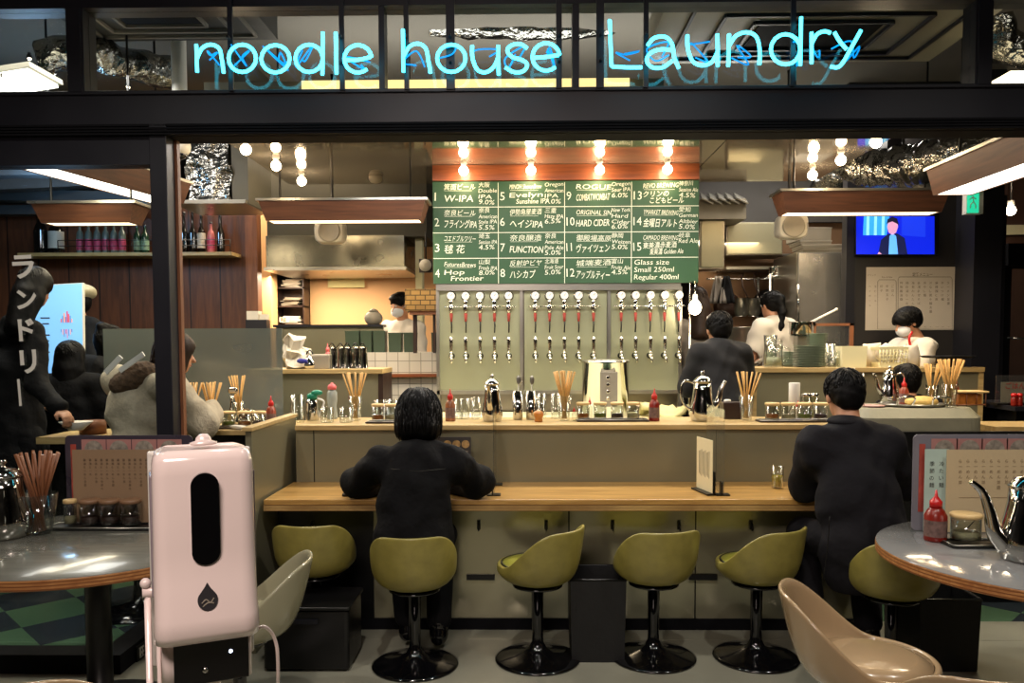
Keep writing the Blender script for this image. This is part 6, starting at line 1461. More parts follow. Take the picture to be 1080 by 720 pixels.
# ================================================================ SANITIZER DISPENSER
ds = thing('sanitizer_dispenser', 'tall pinkish white automatic hand sanitizer dispenser on a thin stand in the foreground', 'dispenser', (0, 0, 0))
Yd_ = 1.02
cpt = P(215, 560, Yd_); ds.location = (cpt.x, Yd_, 0); ds.rotation_euler = (0, 0, R(25))
zT = P(213, 474, .97).z; zB = P(213, 690, .93).z; zE = P(213, 735, .95).z
def rsec(w, y0, y1, z, r=.018, n=5):
    pts = []
    hx = w / 2; cy = (y0 + y1) / 2; hy = (y1 - y0) / 2
    for kx, (sx, sy) in enumerate(((1, 1), (-1, 1), (-1, -1), (1, -1))):
        for j in range(n + 1):
            a = (kx + j / n) * PI / 2
            pts.append(Vector((sx * (hx - r) + r * math.cos(a), cy + sy * (hy - r) + r * math.sin(a), z)))
    return pts
H = zT - zB
W0 = .122
mb = MB()
mb.loft([rsec(W0 * .95, -.030, .05, zB - .002, .016), rsec(W0 * 1.0, -.055, .05, zB + .0, .02), rsec(W0 * 1.01, -.062, .05, zB + .012, .02), rsec(W0 * 1.0, -.060, .05, zB + .03, .02), rsec(W0 * .995, -.046, .05, zB + .07, .02), rsec(W0 * .99, -.040, .05, zB + .11, .018),
         rsec(W0 * .985, -.037, .05, zT - .03, .018), rsec(W0 * .98, -.034, .05, zT - .012, .018), rsec(W0 * .95, -.028, .048, zT - .003, .016), rsec(W0 * .90, -.02, .042, zT, .014)])
mb.v = [(x, y, z - (.010 * abs(x / (W0 / 2)) ** 2.5 if z > zT - .035 else 0)) for x, y, z in mb.v]
mb.build('front_cover', M_pink, ds)
mb = MB(); mb.loft([rsec(W0 * .88, -.03, .055, z, .01) for z in (zE, zB - .002)]); mb.build('lower_body', M_pink, ds)
mb = MB(); mb.bx(-W0 * .53, W0 * .53, .0515, .062, zE, zT - .012); mb.build('back_plate', M_white, ds, bevel=.003)
for sx_ in (-1, 1):
    mb = MB(); mb.bx(sx_ * W0 * .475, sx_ * W0 * .515, -.012, .05, zB + .05, zT - .035); mb.build('side_strip', mat('smoky_side_plastic', '#8d8288', .25), ds, bevel=.003)
zw0, zw1 = P(213, 598, .97).z, P(213, 500, .97).z; ww = .0165
mb = MB(); pts = []
for k in range(25):
    a = PI * k / 24; pts.append((ww * math.cos(a), zw1 - ww + ww * math.sin(a)))
for k in range(25):
    a = PI + PI * k / 24; pts.append((ww * math.cos(a), zw0 + ww + ww * math.sin(a)))
mb.prism(pts, -.0445, -.030); mb.build('level_window', M_blackgloss, ds)
zd0, zd1 = P(213, 643, .97).z, P(213, 616, .97).z; r = .0118; cz = zd0 + r
pts = [(r * math.cos(a), cz + r * math.sin(a)) for a in [PI * 2 * k / 28 + R(30) + PI for k in range(0)]]
for k in range(29):
    a = R(150) + R(240) * k / 28; pts.append((r * math.cos(a), cz + r * math.sin(a)))
pts.append((0.0035, zd1 - .006)); pts.append((0, zd1)); pts.append((-.0035, zd1 - .006))
def ysurf(z):
    u = z - zB
    for (u0, y0), (u1, y1) in zip(((0, -.055), (.012, -.062), (.03, -.060), (.07, -.046), (.11, -.040)), ((.012, -.062), (.03, -.060), (.07, -.046), (.11, -.040), (.2, -.038))):
        if u <= u1: return y0 + (y1 - y0) * (u - u0) / (u1 - u0)
    return -.038
mb = MB(); mb.prism(pts, -.0015, .004); mb.v = [(x, y + ysurf(z), z) for x, y, z in mb.v]; mb.build('drop_logo', mat('dark_grey_logo', '#2e2c2e', .3), ds)
mb = MB(); _dy = ysurf(cz) + .0545; mb.tube(catmull([(-.007, -.0565, cz - .003), (-.002, -.0565, cz + .001), (.003, -.0565, cz - .003), (.007, -.0565, cz + .002)], 5), .0008, 4); mb.tube(catmull([(-.006, -.0565, cz - .007), (0, -.0565, cz - .003), (.007, -.0565, cz - .004)], 5), .0008, 4); mb.v = [(x, y + _dy - (z - cz) * -.3, z) for x, y, z in mb.v]; mb.build('logo_line', M_speaker_g, ds)
mb = MB(); mb.lathe([(.016, 0), (.017, .003), (.010, .005), (.009, .009), (.005, .013), (.001, .014)], (0.002, .0, zT), 24, sy=.8); mb.build('lock_knob', M_pink, ds)
mb = MB(); mb.bx(-W0 * .33, W0 * .40, -.0325, -.029, zE, zB - .006); mb.build('sensor_panel', M_blackgloss, ds, bevel=.001)
mb = MB(); mb.ball((W0 * .22, -.033, P(254, 700, .96).z), .0022); mb.build('status_light', emit('status_led', '#c8d8ff', 6), ds)
mb = MB(); mb.lathe([(.0035, 0), (.004, .002), (.002, .003)], (-.004, -.033, P(229, 716, .96).z), 12, axis=Matrix.Rotation(PI / 2, 3, 'X')); mb.build('screw', M_chrome, ds)
mb = MB(); xx = -W0 * .56; zz = P(158, 634, 1.0).z
mb.tube([(xx, .03, zz), (xx, .03, 0.02)], .0042, 8); mb.tube([(xx + .012, .02, zz - .004), (xx + .012, .02, zE - .2)], .003, 6); mb.build('stand_rod', M_pink, ds)
mb = MB(); mb.tube([(xx - .006, .03, zz + .006), (xx + .02, .03, zz + .006)], .0065, 10); mb.ball((xx - .002, .03, zz + .018), .007); mb.build('clamp_screw', M_pink, ds)
mb = MB(); mb.lathe([(.16, 0), (.16, .008), (.02, .02)], seg=32); mb.lathe([(.02, .02), (.018, zE + .001)], (0, .02, 0), 16); mb.build('stand_foot', M_white, ds)
mb = MB(); p0 = (W0 * .45, -.01, zB - .012); mb.tube(catmull([p0, (W0 * .58, -.01, zB - .006), (W0 * .70, -.0, zB - .028), (W0 * .73, 0, zB - .07), (W0 * .72, .02, zB - .2), (W0 * .6, .03, .3), (W0 * .5, .04, .02)], 8), .0024, 8); mb.build('power_cable', M_pink, ds)
# ================================================================ PEOPLE
def surf_nets(f, o, h):
    nx, ny, nz = f.shape
    s = f < 0
    c = np.zeros((nx - 1, ny - 1, nz - 1), np.uint8)
    for i in (0, 1):
        for j in (0, 1):
            for k in (0, 1): c += s[i:nx - 1 + i, j:ny - 1 + j, k:nz - 1 + k]
    act = (c > 0) & (c < 8); idx = np.argwhere(act)
    if len(idx) == 0: return [], []
    num = -np.ones(act.shape, np.int64); num[act] = np.arange(len(idx))
    acc = np.zeros((len(idx), 3)); cnt = np.zeros(len(idx))
    cor = [(i, j, k) for i in (0, 1) for j in (0, 1) for k in (0, 1)]
    for a in cor:
        for ax in range(3):
            if a[ax]: continue
            b = list(a); b[ax] = 1
            fa = f[idx[:, 0] + a[0], idx[:, 1] + a[1], idx[:, 2] + a[2]]; fb = f[idx[:, 0] + b[0], idx[:, 1] + b[1], idx[:, 2] + b[2]]
            m = (fa < 0) != (fb < 0); t = np.where(m, fa / np.where(m, fa - fb, 1), 0)
            p = np.array(a, float)[None] + 0 * acc; p[:, ax] += t
            acc[m] += p[m]; cnt[m] += 1
    v = (idx + acc / cnt[:, None]) * h + o
    quads = []
    for ax in range(3):
        u, w = (ax + 1) % 3, (ax + 2) % 3
        sl0 = [slice(None)] * 3; sl1 = [slice(None)] * 3; sl0[ax] = slice(0, -1); sl1[ax] = slice(1, None)
        cr = s[tuple(sl0)] != s[tuple(sl1)]; e = np.argwhere(cr)
        ok = (e[:, u] > 0) & (e[:, w] > 0) & (e[:, u] < f.shape[u] - 1) & (e[:, w] < f.shape[w] - 1); e = e[ok]
        q = []
        for du, dw in ((-1, -1), (0, -1), (0, 0), (-1, 0)):
            g = e.copy(); g[:, u] += du; g[:, w] += dw; q.append(num[g[:, 0], g[:, 1], g[:, 2]])
        q = np.stack(q, 1); ins = s[e[:, 0], e[:, 1], e[:, 2]]; q[~ins] = q[~ins][:, ::-1]; quads.append(q)
    return v, np.concatenate(quads)
def sdf_mesh(name, prims, m, parent, vox=.012, cuts=(), k0=.03, wob=0.0, wsc=14.0):
    pts = []
    for p in prims:
        if p[0] == 'cap': a, b, r = np.array(p[1]), np.array(p[2]), max(p[3], p[4]); pts += [a - r, a + r, b - r, b + r]
        elif p[0] == 'ell' and not (len(p) > 4 and p[4] == 'sub'): c = np.array(p[1]); r = max(p[2]); pts += [c - r, c + r]
    pts = np.array(pts); lo = pts.min(0) - .03; hi = pts.max(0) + .03
    n = np.maximum(np.ceil((hi - lo) / vox).astype(int) + 1, 4)
    ax = [lo[i] + vox * np.arange(n[i]) for i in range(3)]
    f = np.full(tuple(n), .2, np.float32)
    for p in prims:
        if p[0] == 'cap':
            a, b, ra, rb = np.array(p[1], float), np.array(p[2], float), p[3], p[4]; l0 = np.minimum(a - ra, b - rb); h0 = np.maximum(a + ra, b + rb); k = p[5] if len(p) > 5 else k0; sub = False
        else:
            c = np.array(p[1], float); rad = np.array(p[2], float); M = np.array(p[3] if len(p) > 3 and p[3] is not None else Matrix.Identity(3)); sub = len(p) > 4 and p[4] == 'sub'; k = p[5] if len(p) > 5 else k0
            l0 = c - max(rad); h0 = c + max(rad)
        mg = .06; i0 = np.clip(((l0 - mg - lo) / vox).astype(int), 0, n - 1); i1 = np.clip(((h0 + mg - lo) / vox).astype(int) + 2, 1, n)
        if (i1 <= i0).any(): continue
        X, Y, Z = np.meshgrid(*[ax[i][i0[i]:i1[i]] for i in range(3)], indexing='ij')
        if p[0] == 'cap':
            d = b - a; L2 = max((d ** 2).sum(), 1e-9); t = np.clip(((X - a[0]) * d[0] + (Y - a[1]) * d[1] + (Z - a[2]) * d[2]) / L2, 0, 1)
            g = np.sqrt((X - a[0] - t * d[0]) ** 2 + (Y - a[1] - t * d[1]) ** 2 + (Z - a[2] - t * d[2]) ** 2) - (ra + (rb - ra) * t)
        else:
            q = np.stack([X - c[0], Y - c[1], Z - c[2]], -1) @ M      # into local frame (M columns are local axes)
            k1 = np.sqrt(((q / rad) ** 2).sum(-1)); k2 = np.sqrt(((q / rad ** 2) ** 2).sum(-1)); g = k1 * (k1 - 1) / np.maximum(k2, 1e-6)
        sl = tuple(slice(i0[i], i1[i]) for i in range(3)); F = f[sl]
        if sub:
            g = -g; hh = np.clip(k - np.abs(F - g), 0, None) / max(k, 1e-6); f[sl] = np.maximum(F, g) + hh * hh * k / 4
        else:
            hh = np.clip(k - np.abs(F - g), 0, None) / max(k, 1e-6); f[sl] = np.minimum(F, g) - hh * hh * k / 4
    X, Y, Z = np.meshgrid(*ax, indexing='ij')
    if wob:
        f += wob * (np.sin(X * wsc + 2 * np.sin(Z * wsc * .8)) * np.cos(Z * wsc * 1.3 + 1.5 * np.sin(Y * wsc)) + .5 * np.sin((X + Y) * wsc * 2.3 + Z * wsc * .9) + (.9 * np.abs(np.sin(X * wsc * .9 + Z * wsc * .75 + 1.3 * np.sin(Z * wsc * .7) + Y * 9)) + .7 * np.abs(np.sin(X * wsc * 1.3 - Z * wsc * .9 + 1.1 * np.sin(X * wsc))) - .9 if wsc < 30 else 0)).astype(np.float32)
    for (p, nn) in cuts:
        nn = np.array(nn, float); nn /= np.linalg.norm(nn); f = np.maximum(f, ((X - p[0]) * nn[0] + (Y - p[1]) * nn[1] + (Z - p[2]) * nn[2]).astype(np.float32))
    f[0] = f[-1] = .1; f[:, 0] = f[:, -1] = .1; f[:, :, 0] = f[:, :, -1] = .1
    v, q = surf_nets(f, lo, vox)
    mb = MB(); me = bpy.data.meshes.new(name); me.from_pydata([tuple(x) for x in v], [], [tuple(int(i) for i in x) for x in q]); me.update()
    me.polygons.foreach_set('use_smooth', [True] * len(me.polygons)); me.materials.append(m)
    o = bpy.data.objects.new(name, me); COL.objects.link(o); o.parent = parent
    sm = o.modifiers.new('smooth', 'SMOOTH'); sm.iterations = 2; sm.factor = .5
    return o
V = Vector
def frame(up, right):
    u = up.normalized(); r = (right - u * right.dot(u)).normalized(); return Matrix((r, u.cross(r), u)).transposed()   # cols: right, fwd, up
PERS = {}
def person(label, base, J, top=None, bottom=None, shoes=True, hair=None, vox=.012, face=True, mask=False, skirt=False, hands='curl', headrot=(0, 0), scale=1.0, sleeve='long', top_inf=.014, extra=None, hem=None, fist_dir=None, collar=None, hair_mat=None, hairkind='short', bvox=None):
    """J: joints in world space. keys head, neck, chest, pel, shL shR elL elR wrL wrR hipL hipR knL knR anL anR, yaw"""
    t = thing('person', label, 'person', base)
    B = V(base); J = {k: (V(v) - B if not isinstance(v, (int, float)) else v) for k, v in J.items()}
    s = scale; yaw = J['yaw']; pitch = headrot[0]; hy = yaw + headrot[1]
    HM = Matrix.Rotation(hy, 3, 'Z') @ Matrix.Rotation(-pitch, 3, 'X')     # head: +Y looks forward
    Hc = J['head']
    def h(x, y, z): return tuple(Hc + HM @ V((x, y, z)) * s)
    S = lambda *a: tuple(x * s for x in a)
    up = (J['neck'] - J['pel']); right = J['shR'] - J['shL']; T = frame(up, right)
    def tp(p, x=0, y=0, z=0): return tuple(J[p] + T @ V((x, y, z)) * s)
    mid = J['pel'].lerp(J['chest'], .5)
    def torso(e):
        e *= 1
        return [('ell', tuple(J['chest']), S(.148 + e, .098 + e, .17 + e), T), ('ell', tuple(mid), S(.132 + e, .092 + e, .16 + e), T), ('ell', tuple(J['pel']), S(.158 + e, .112 + e, .125 + e), T),
                ('cap', tp('shL', .02), tp('shR', -.02), .052 * s + e, .052 * s + e), ('ell', tp('neck', 0, -.02, -.03), S(.10 + e, .06 + e, .05 + e), T)]
    body = torso(0)
    body += [('cap', tp('neck', 0, -.01, -.05), h(0, -.015, -.06), .054 * s, .05 * s)]
    # head
    body += [('ell', h(0, -.012, .028), S(.073, .092, .082), HM), ('ell', h(0, .028, -.035), S(.056, .058, .070), HM), ('ell', h(0, .052, -.085), S(.026, .022, .020), HM), ('cap', h(0, .078, .005), h(0, .103, -.028), .009 * s, .013 * s, .012),
             ('ell', h(-.074, -.008, -.008), S(.010, .018, .030), HM, 'add', .008), ('ell', h(.074, -.008, -.008), S(.010, .018, .030), HM, 'add', .008), ('ell', h(0, .082, -.055), S(.024, .010, .010), HM, 'add', .01),
             ('ell', h(-.030, .088, .012), S(.014, .008, .009), HM, 'sub', .01), ('ell', h(.030, .088, .012), S(.014, .008, .009), HM, 'sub', .01)]
    fd = {}
    for sd in 'LR':
        sh, el, wr = J['sh' + sd], J['el' + sd], J['wr' + sd]
        body += [('cap', tuple(sh), tuple(el), .050 * s, .040 * s), ('cap', tuple(el), tuple(wr), .040 * s, .027 * s)]
        d = (wr - el).normalized(); side = V((0, 0, 1)).cross(d)
        if side.length < .1: side = V((1, 0, 0))
        side.normalize(); nrm = d.cross(side)
        if nrm.z > 0: nrm = -nrm
        sgn = -1 if sd == 'L' else 1
        tin = side * (1 if side.dot(V(right)) * (-sgn) > 0 else -1)
        pc = wr + d * .045 * s; PM = frame(d, side)
        body.append(('ell', tuple(pc), S(.038, .016, .050), PM, 'add', .012))
        if hands != 'none':
            for q, (o_, l_) in enumerate(((-.027, .062), (-.009, .074), (.009, .070), (.027, .054))):
                a = pc + side * o_ * s + d * .038 * s; b = a + (d * .75 + nrm * .45) * l_ * .45 * s; c = b + (d * .25 + nrm * .9) * l_ * .35 * s; e_ = c + (-d * .25 + nrm * .9) * l_ * .25 * s
                body += [('cap', tuple(a), tuple(b), .0088 * s, .0082 * s, .004), ('cap', tuple(b), tuple(c), .0082 * s, .0078 * s, .004), ('cap', tuple(c), tuple(e_), .0078 * s, .007 * s, .004)]
            a = wr + d * .022 * s + tin * .024 * s; b = a + (tin * .6 + d * .6 + nrm * .3) * .035 * s; c = b + (d * .7 + nrm * .5 - tin * .1) * .028 * s
            body += [('cap', tuple(a), tuple(b), .012 * s, .010 * s, .008), ('cap', tuple(b), tuple(c), .010 * s, .008 * s, .004)]
        if 'hip' + sd in J:
            hp, kn, an = J['hip' + sd], J['kn' + sd], J['an' + sd]; fw = V((-math.sin(yaw), math.cos(yaw), 0))
            body += [('cap', tuple(hp), tuple(kn), .078 * s, .055 * s), ('cap', tuple(kn), tuple(an), .054 * s, .036 * s), ('cap', tuple(an + fw * -.02 * s + V((0, 0, -.03 * s))), tuple(an + fw * .15 * s + V((0, 0, -.045 * s))), .034 * s, .026 * s)]
            fd[sd] = (hp, kn, an, fw)
    sdf_mesh('body', body, M_skin, t, bvox or vox, k0=.028)
    # clothing
    if top:
        e = top_inf * s; tops = torso(e)
        for sd in 'LR':
            sh, el, wr = J['sh' + sd], J['el' + sd], J['wr' + sd]; e2 = e + .004 * s
            tops.append(('cap', tuple(sh), tuple(el), .054 * s + e2, .046 * s + e2, .04))
            if sleeve == 'long': tops.append(('cap', tuple(el), tuple(el.lerp(wr, .93)), .046 * s + e2, .036 * s + e2, .03))
        if extra: tops += [(p[0], tuple(V(p[1]) - B), tuple(V(p[2]) - B) if p[0] == 'cap' else p[2]) + tuple(p[3:]) for p in extra]
        cuts = []
        if hem is not None: cuts.append(((0, 0, hem - B.z), (0, 0, -1)))
        tops.append(('ell', tuple(J['neck'] + (Hc - J['neck']) * .5), S(.058, .062, .085), T, 'sub', .012))
        if sleeve == 'short':
            for sd in 'LR':
                el = J['el' + sd]; sh = J['sh' + sd]; cuts_p = sh.lerp(el, .72)
                tops.append(('ell', tuple(el), (.085 * s,) * 3, None, 'sub', .01))
        nm = 'jacket' if sleeve == 'long' else 'shirt'
        sdf_mesh(nm, tops, top, t, vox, cuts, k0=.035, wob=.0065, wsc=17)
    if bottom and 'hipL' in J:
        e = .014 * s; bt = [('ell', tuple(J['pel']), S(.165 + .01, .118 + .01, .12), T)]
        for sd in 'LR':
            hp, kn, an, fw = fd[sd]
            bt += [('cap', tuple(hp), tuple(kn), .082 * s + e, .062 * s + e), ('cap', tuple(kn), tuple(kn.lerp(an, .9)), .060 * s + e, .050 * s + e)]
        sdf_mesh('trousers', bt, bottom, t, vox, [((0, 0, tuple(J['pel'])[2] + .10 * s), (0, 0, 1))], wob=.003)
        if shoes:
            for sd in 'LR':
                hp, kn, an, fw = fd[sd]
                q = [('cap', tuple(an + fw * -.02 * s + V((0, 0, -.035 * s))), tuple(an + fw * .16 * s + V((0, 0, -.045 * s))), .043 * s, .036 * s), ('cap', tuple(an), tuple(an + V((0, 0, .04 * s))), .045 * s, .05 * s)]
                sdf_mesh('shoe', q, M_blackgloss, t, .009, [((0, 0, tuple(an)[2] - .078 * s), (0, 0, -1))])
    # eyes, brows
    if face:
        mb = MB()
        for x in (-.030, .030): mb.ball(h(x, .079, .012), .0095 * s, 10, 6)
        mb.build('eyes', M_white, t)
        mb = MB()
        for x in (-.030, .030): mb.ball(h(x, .0865, .012), .0040 * s, 8, 5)
        mb.build('pupils', M_black, t)
        mb = MB()
        for x in (-1, 1): mb.tube([h(x * .016, .088, .032), h(x * .030, .087, .036), h(x * .045, .078, .032)], .003 * s, 5)
        mb.build('eyebrows', hair_mat or M_hair, t)
        if not mask: mb = MB(); mb.tube([h(-.02, .086, -.055), h(0, .0915, -.056), h(.02, .086, -.055)], .0032 * s, 6); mb.build('lips', M_redink, t)
    if mask:
        sdf_mesh('face_mask', [('ell', h(0, .044, -.048), S(.062, .066, .055), HM)], M_mask, t, .008, [(h(0, .02, 0), tuple(HM @ V((0, -1, 0)))), (h(0, 0, -.002), tuple(HM @ V((0, 0, 1))))])
        mb = MB(); mb.tube([h(-.06, .03, -.02), h(-.078, -.0, .0)], .0018, 4); mb.tube([h(.06, .03, -.02), h(.078, 0, .0)], .0018, 4); mb.build('mask_loops', M_mask, t)
    hm = hair_mat or M_hair
    facecut = [('ell', h(0, .115, -.035), S(.062, .06, .085), HM, 'sub', .012)]
    if hairkind == 'short':
        hp_ = [('ell', h(0, -.018, .040), S(.084, .100, .086), HM), ('ell', h(0, -.055, -.005), S(.072, .062, .085), HM), ('ell', h(0, .05, .085), S(.060, .045, .030), HM), ('ell', h(-.078, .012, -.03), S(.02, .03, .055), HM, 'sub', .01), ('ell', h(.078, .012, -.03), S(.02, .03, .055), HM, 'sub', .01)] + facecut
        cuts = [(h(0, 0, -.075), tuple(HM @ V((0, .35, -1))))]
    elif hairkind == 'bob':
        hp_ = [('ell', h(0, -.012, .030), S(.106, .116, .105), HM), ('ell', h(0, -.022, -.040), S(.112, .108, .105), HM), ('ell', h(-.05, -.03, -.085), S(.055, .07, .05), HM), ('ell', h(.05, -.03, -.085), S(.055, .07, .05), HM)] + facecut
        cuts = [(h(0, 0, -.128), (0, 0, -1))]
    elif hairkind == 'mushroom':
        hp_ = [('ell', h(0, -.010, .040), S(.093, .110, .088), HM), ('ell', h(0, -.045, .0), S(.086, .072, .075), HM), ('ell', h(0, .060, .035), S(.070, .045, .045), HM), ('ell', h(0, .110, -.055), S(.07, .06, .075), HM, 'sub', .01), ('ell', h(-.085, .02, -.045), S(.03, .045, .045), HM, 'sub', .01), ('ell', h(.085, .02, -.045), S(.03, .045, .045), HM, 'sub', .01)]
        cuts = [(h(0, 0, -.062), tuple(HM @ V((0, .1, -1))))]
    elif hairkind == 'ponytail':
        hp_ = [('ell', h(0, -.018, .036), S(.083, .100, .085), HM), ('ell', h(0, -.055, .005), S(.070, .058, .075), HM), ('ell', h(0, -.115, .03), S(.035, .04, .045), HM), ('cap', h(0, -.125, .03), h(.0, -.135, -.08), .034, .03), ('cap', h(0, -.135, -.08), h(-.02, -.125, -.20), .032, .022), ('cap', h(-.02, -.125, -.20), h(-.045, -.12, -.28), .022, .008)] + facecut
        cuts = []
    elif hairkind == 'long':
        hp_ = [('ell', h(0, -.012, .032), S(.092, .106, .095), HM), ('ell', h(0, -.045, -.05), S(.095, .075, .12), HM), ('cap', h(0, -.055, -.08), h(0, -.085, -.28), .085, .06), ('cap', h(-.05, -.05, -.1), h(-.05, -.08, -.30), .045, .03), ('cap', h(.05, -.05, -.1), h(.05, -.08, -.30), .045, .03)] + facecut
        cuts = []
    elif hairkind == 'bun':
        hp_ = [('ell', h(0, -.014, .034), S(.090, .104, .090), HM), ('ell', h(0, -.05, -.01), S(.085, .07, .09), HM), ('ell', h(0, -.04, -.09), S(.08, .05, .07), HM), ('ell', h(0, -.075, .105), S(.045, .04, .035), HM)] + facecut
        cuts = []
    else: hp_ = None
    if hp_: sdf_mesh('hair', hp_, hm, t, min(vox, .009), cuts, k0=.03, wob=(.0012 if hairkind in ('bob', 'long') else .003), wsc=55)
    if hairkind == 'beret':
        sdf_mesh('hair', [('ell', h(0, -.02, .0), S(.088, .102, .105), HM)] + facecut, hm, t, .01, [(h(0, 0, -.09), (0, 0, -1))])
        sdf_mesh('beret', [('ell', h(.0, -.02, .085), S(.125, .135, .062), HM), ('ell', h(.04, -.02, .06), S(.11, .115, .05), HM)], M_cap, t, .01)
    if hairkind in ('bob', 'short', 'mushroom', 'ponytail', 'bun', 'long'):
        rr = random.Random(int(abs(base[0]) * 1000)); mb = MB(); crown = V((0, -.45, .9)).normalized(); cnt = 0
        if hairkind == 'bob':
            for _ in range(420):
                ph = rr.uniform(0, 2 * PI); 
                if math.sin(ph) > .55: continue
                z0_, ln_ = rr.uniform(-.06, .125), rr.uniform(.06, .11); pts = []
                for i in range(6):
                    z = z0_ - ln_ * i / 5
                    if z < -.132: break
                    q_ = max(0, 1 - ((z - .0) / .137) ** 2) ** .5 if z > 0 else (1.0 if z > -.07 else max(0, 1 - ((z + .07) / .11) ** 2) ** .5)
                    pts.append(h(math.cos(ph) * .1135 * q_, -.02 + math.sin(ph) * .113 * q_, z))
                if len(pts) > 2: mb.tube(pts, [.0045 * s * (1 - .75 * i / (len(pts) - 1)) for i in range(len(pts))], 4)
        else:
            cc, rad = {'mushroom': (V((0, -.012, .036)), V((.094, .112, .089)))}.get(hairkind, (V((0, -.020, .036)), V((.085, .102, .088))))
            for _ in range(420 if vox < .0125 else 220):
                d = V((rr.gauss(0, 1), rr.gauss(0, 1), rr.gauss(0, 1))).normalized()
                if (d.y > .5 and d.z < .35) or d.z < -.55: continue
                tg = -(crown - d * crown.dot(d)); tg = tg.normalized() if tg.length > .05 else V((rr.random() - .5, rr.random() - .5, 0)).normalized()
                tg = (tg + V((rr.uniform(-.4, .4), rr.uniform(-.4, .4), 0))).normalized(); pts = []
                L_s = rr.uniform(.35, .65)
                for i in range(5):
                    e_ = (d + tg * L_s * i / 4).normalized(); k_ = 1.0 + .035 * (i / 4) ** 2
                    pts.append(h(*(cc + V((e_.x * rad.x, e_.y * rad.y, e_.z * rad.z)) * k_)))
                mb.tube(pts, [.0052 * s * (1 - .8 * i / 4) for i in range(5)], 4)
        mb.build('hair_strands', hm, t)
    return t, h, HM
def stand(x, y, yaw, hgt=1.68, lean=0.0, arms='down', z0=0.0):
    """joints of a standing figure; yaw 0 looks along +Y"""
    k = hgt / 1.68; Rz = Matrix.Rotation(yaw, 3, 'Z')
    def w(a, b, c): return V((x, y, z0)) + Rz @ V((a * k, b * k, c * k))
    L = lean
    J = dict(head=w(0, .03 + L * 1.25, 1.57 - L * .25), neck=w(0, L, 1.42 - L * .15), chest=w(0, L * .75, 1.26 - L * .08), pel=w(0, 0, .93), shL=w(-.175, L * .95, 1.36 - L * .12), shR=w(.175, L * .95, 1.36 - L * .12),
             hipL=w(-.09, 0, .88), hipR=w(.09, 0, .88), knL=w(-.10, .01, .49 - z0 * .5 / k), knR=w(.10, .01, .49 - z0 * .5 / k), anL=w(-.10, -.02, .08 - z0 / k), anR=w(.10, -.02, .08 - z0 / k), yaw=yaw)
    if arms == 'down': J.update(elL=w(-.24, L, 1.10), elR=w(.24, L, 1.10), wrL=w(-.25, .08 + L, .86), wrR=w(.25, .08 + L, .86))
    else: J.update(elL=w(-.24, .06 + L, 1.09), elR=w(.24, .06 + L, 1.09), wrL=w(-.15, .28 + L, 1.05), wrR=w(.15, .28 + L, 1.05))
    return J
# --- woman on the stool, black jacket
sx = XP(438, 3.78, 560)
def Q(px, py, Y): return P(px, py, Y)
J = dict(head=Q(442, 437, 3.93), neck=Q(441, 474, 3.86), chest=Q(439, 506, 3.82), pel=V((XP(437, 3.80, 600), 3.80, .52)), shL=Q(402, 489, 3.86), shR=Q(478, 489, 3.86),
         elL=Q(378, 514, 4.02), elR=Q(505, 516, 4.02), wrL=Q(420, 505, 4.22) , wrR=Q(465, 505, 4.22), yaw=0.0)
J['pel'] = V((J['pel'].x, 3.79, .585))
J['wrL'].z = .82; J['wrR'].z = .82; J['elL'].z = max(J['elL'].z, .82); J['elR'].z = max(J['elR'].z, .82)
x = J['pel'].x
J.update(hipL=V((x - .08, 3.80, .57)), hipR=V((x + .08, 3.80, .57)), knL=V((x - .10, 4.07, .56)), knR=V((x + .10, 4.06, .55)), anL=V((x + .02 - .08, 3.98, .11)), anR=V((x + .10, 3.95, .10)))
t, h, HM = person('seated person with a black bob in a loose black jacket at the bar', (x, 3.79, 0), J, M_blackcloth, M_blackcloth, vox=.010, bvox=.007, hairkind='bob', top_inf=.028, headrot=(R(14), 0), hem=.50,
    extra=[('ell', (x + .0, 3.78, .62), (.18, .125, .19), None), ('ell', (x + .0, 3.80, .76), (.17, .12, .2), None)])
mb = MB(); B = V((x, 3.79, 0))
mb.tube([tuple(P(412, 494, 3.715) - B), tuple(P(440, 497, 3.70) - B), tuple(P(470, 494, 3.715) - B)], .0008, 5); mb.build('yoke_seam', M_pipe, t)
# --- man in the suit
mx = XP(905, 3.75, 560)
J = dict(head=Q(890, 418, 3.92), neck=Q(893, 450, 3.84), chest=Q(899, 492, 3.80), pel=V((XP(916, 3.72, 600), 3.72, .60)), shL=Q(859, 468, 3.82), shR=Q(934, 466, 3.80),
         elL=Q(848, 512, 3.98), elR=Q(953, 520, 3.92), wrL=Q(868, 512, 4.17), wrR=Q(925, 512, 4.18), yaw=0.0)
J['elL'].z = .815; J['wrL'].z = .81; J['wrR'].z = .81; J['elR'].z = .83
x = J['pel'].x
J.update(hipL=V((x - .09, 3.73, .575)), hipR=V((x + .09, 3.73, .575)), knL=V((x - .19, 4.04, .56)), knR=V((x + .10, 4.04, .55)), anL=V((x - .20, 3.90, .10)), anR=V((x + .10, 3.93, .10)))
t, h, HM = person('person with short black hair in a charcoal suit jacket hunched over the bar counter', (x, 3.72, 0), J, M_suit, M_suit, vox=.010, bvox=.007, hairkind='short', top_inf=.020, headrot=(R(22), 0), hem=.37, scale=1.06,
    extra=[('ell', (x - .03, 3.70, .56), (.20, .125, .26), None), ('ell', (x - .05, 3.73, .78), (.195, .12, .22), None), ('cap', tuple(Q(862, 478, 3.80)), tuple(Q(936, 476, 3.78)), .072, .072)])
B = V((x, 3.72, 0))
sdf_mesh('collar', [('ell', tuple(P(892, 444, 3.83) - B), (.085, .085, .032), None)], M_suit, t, .008)
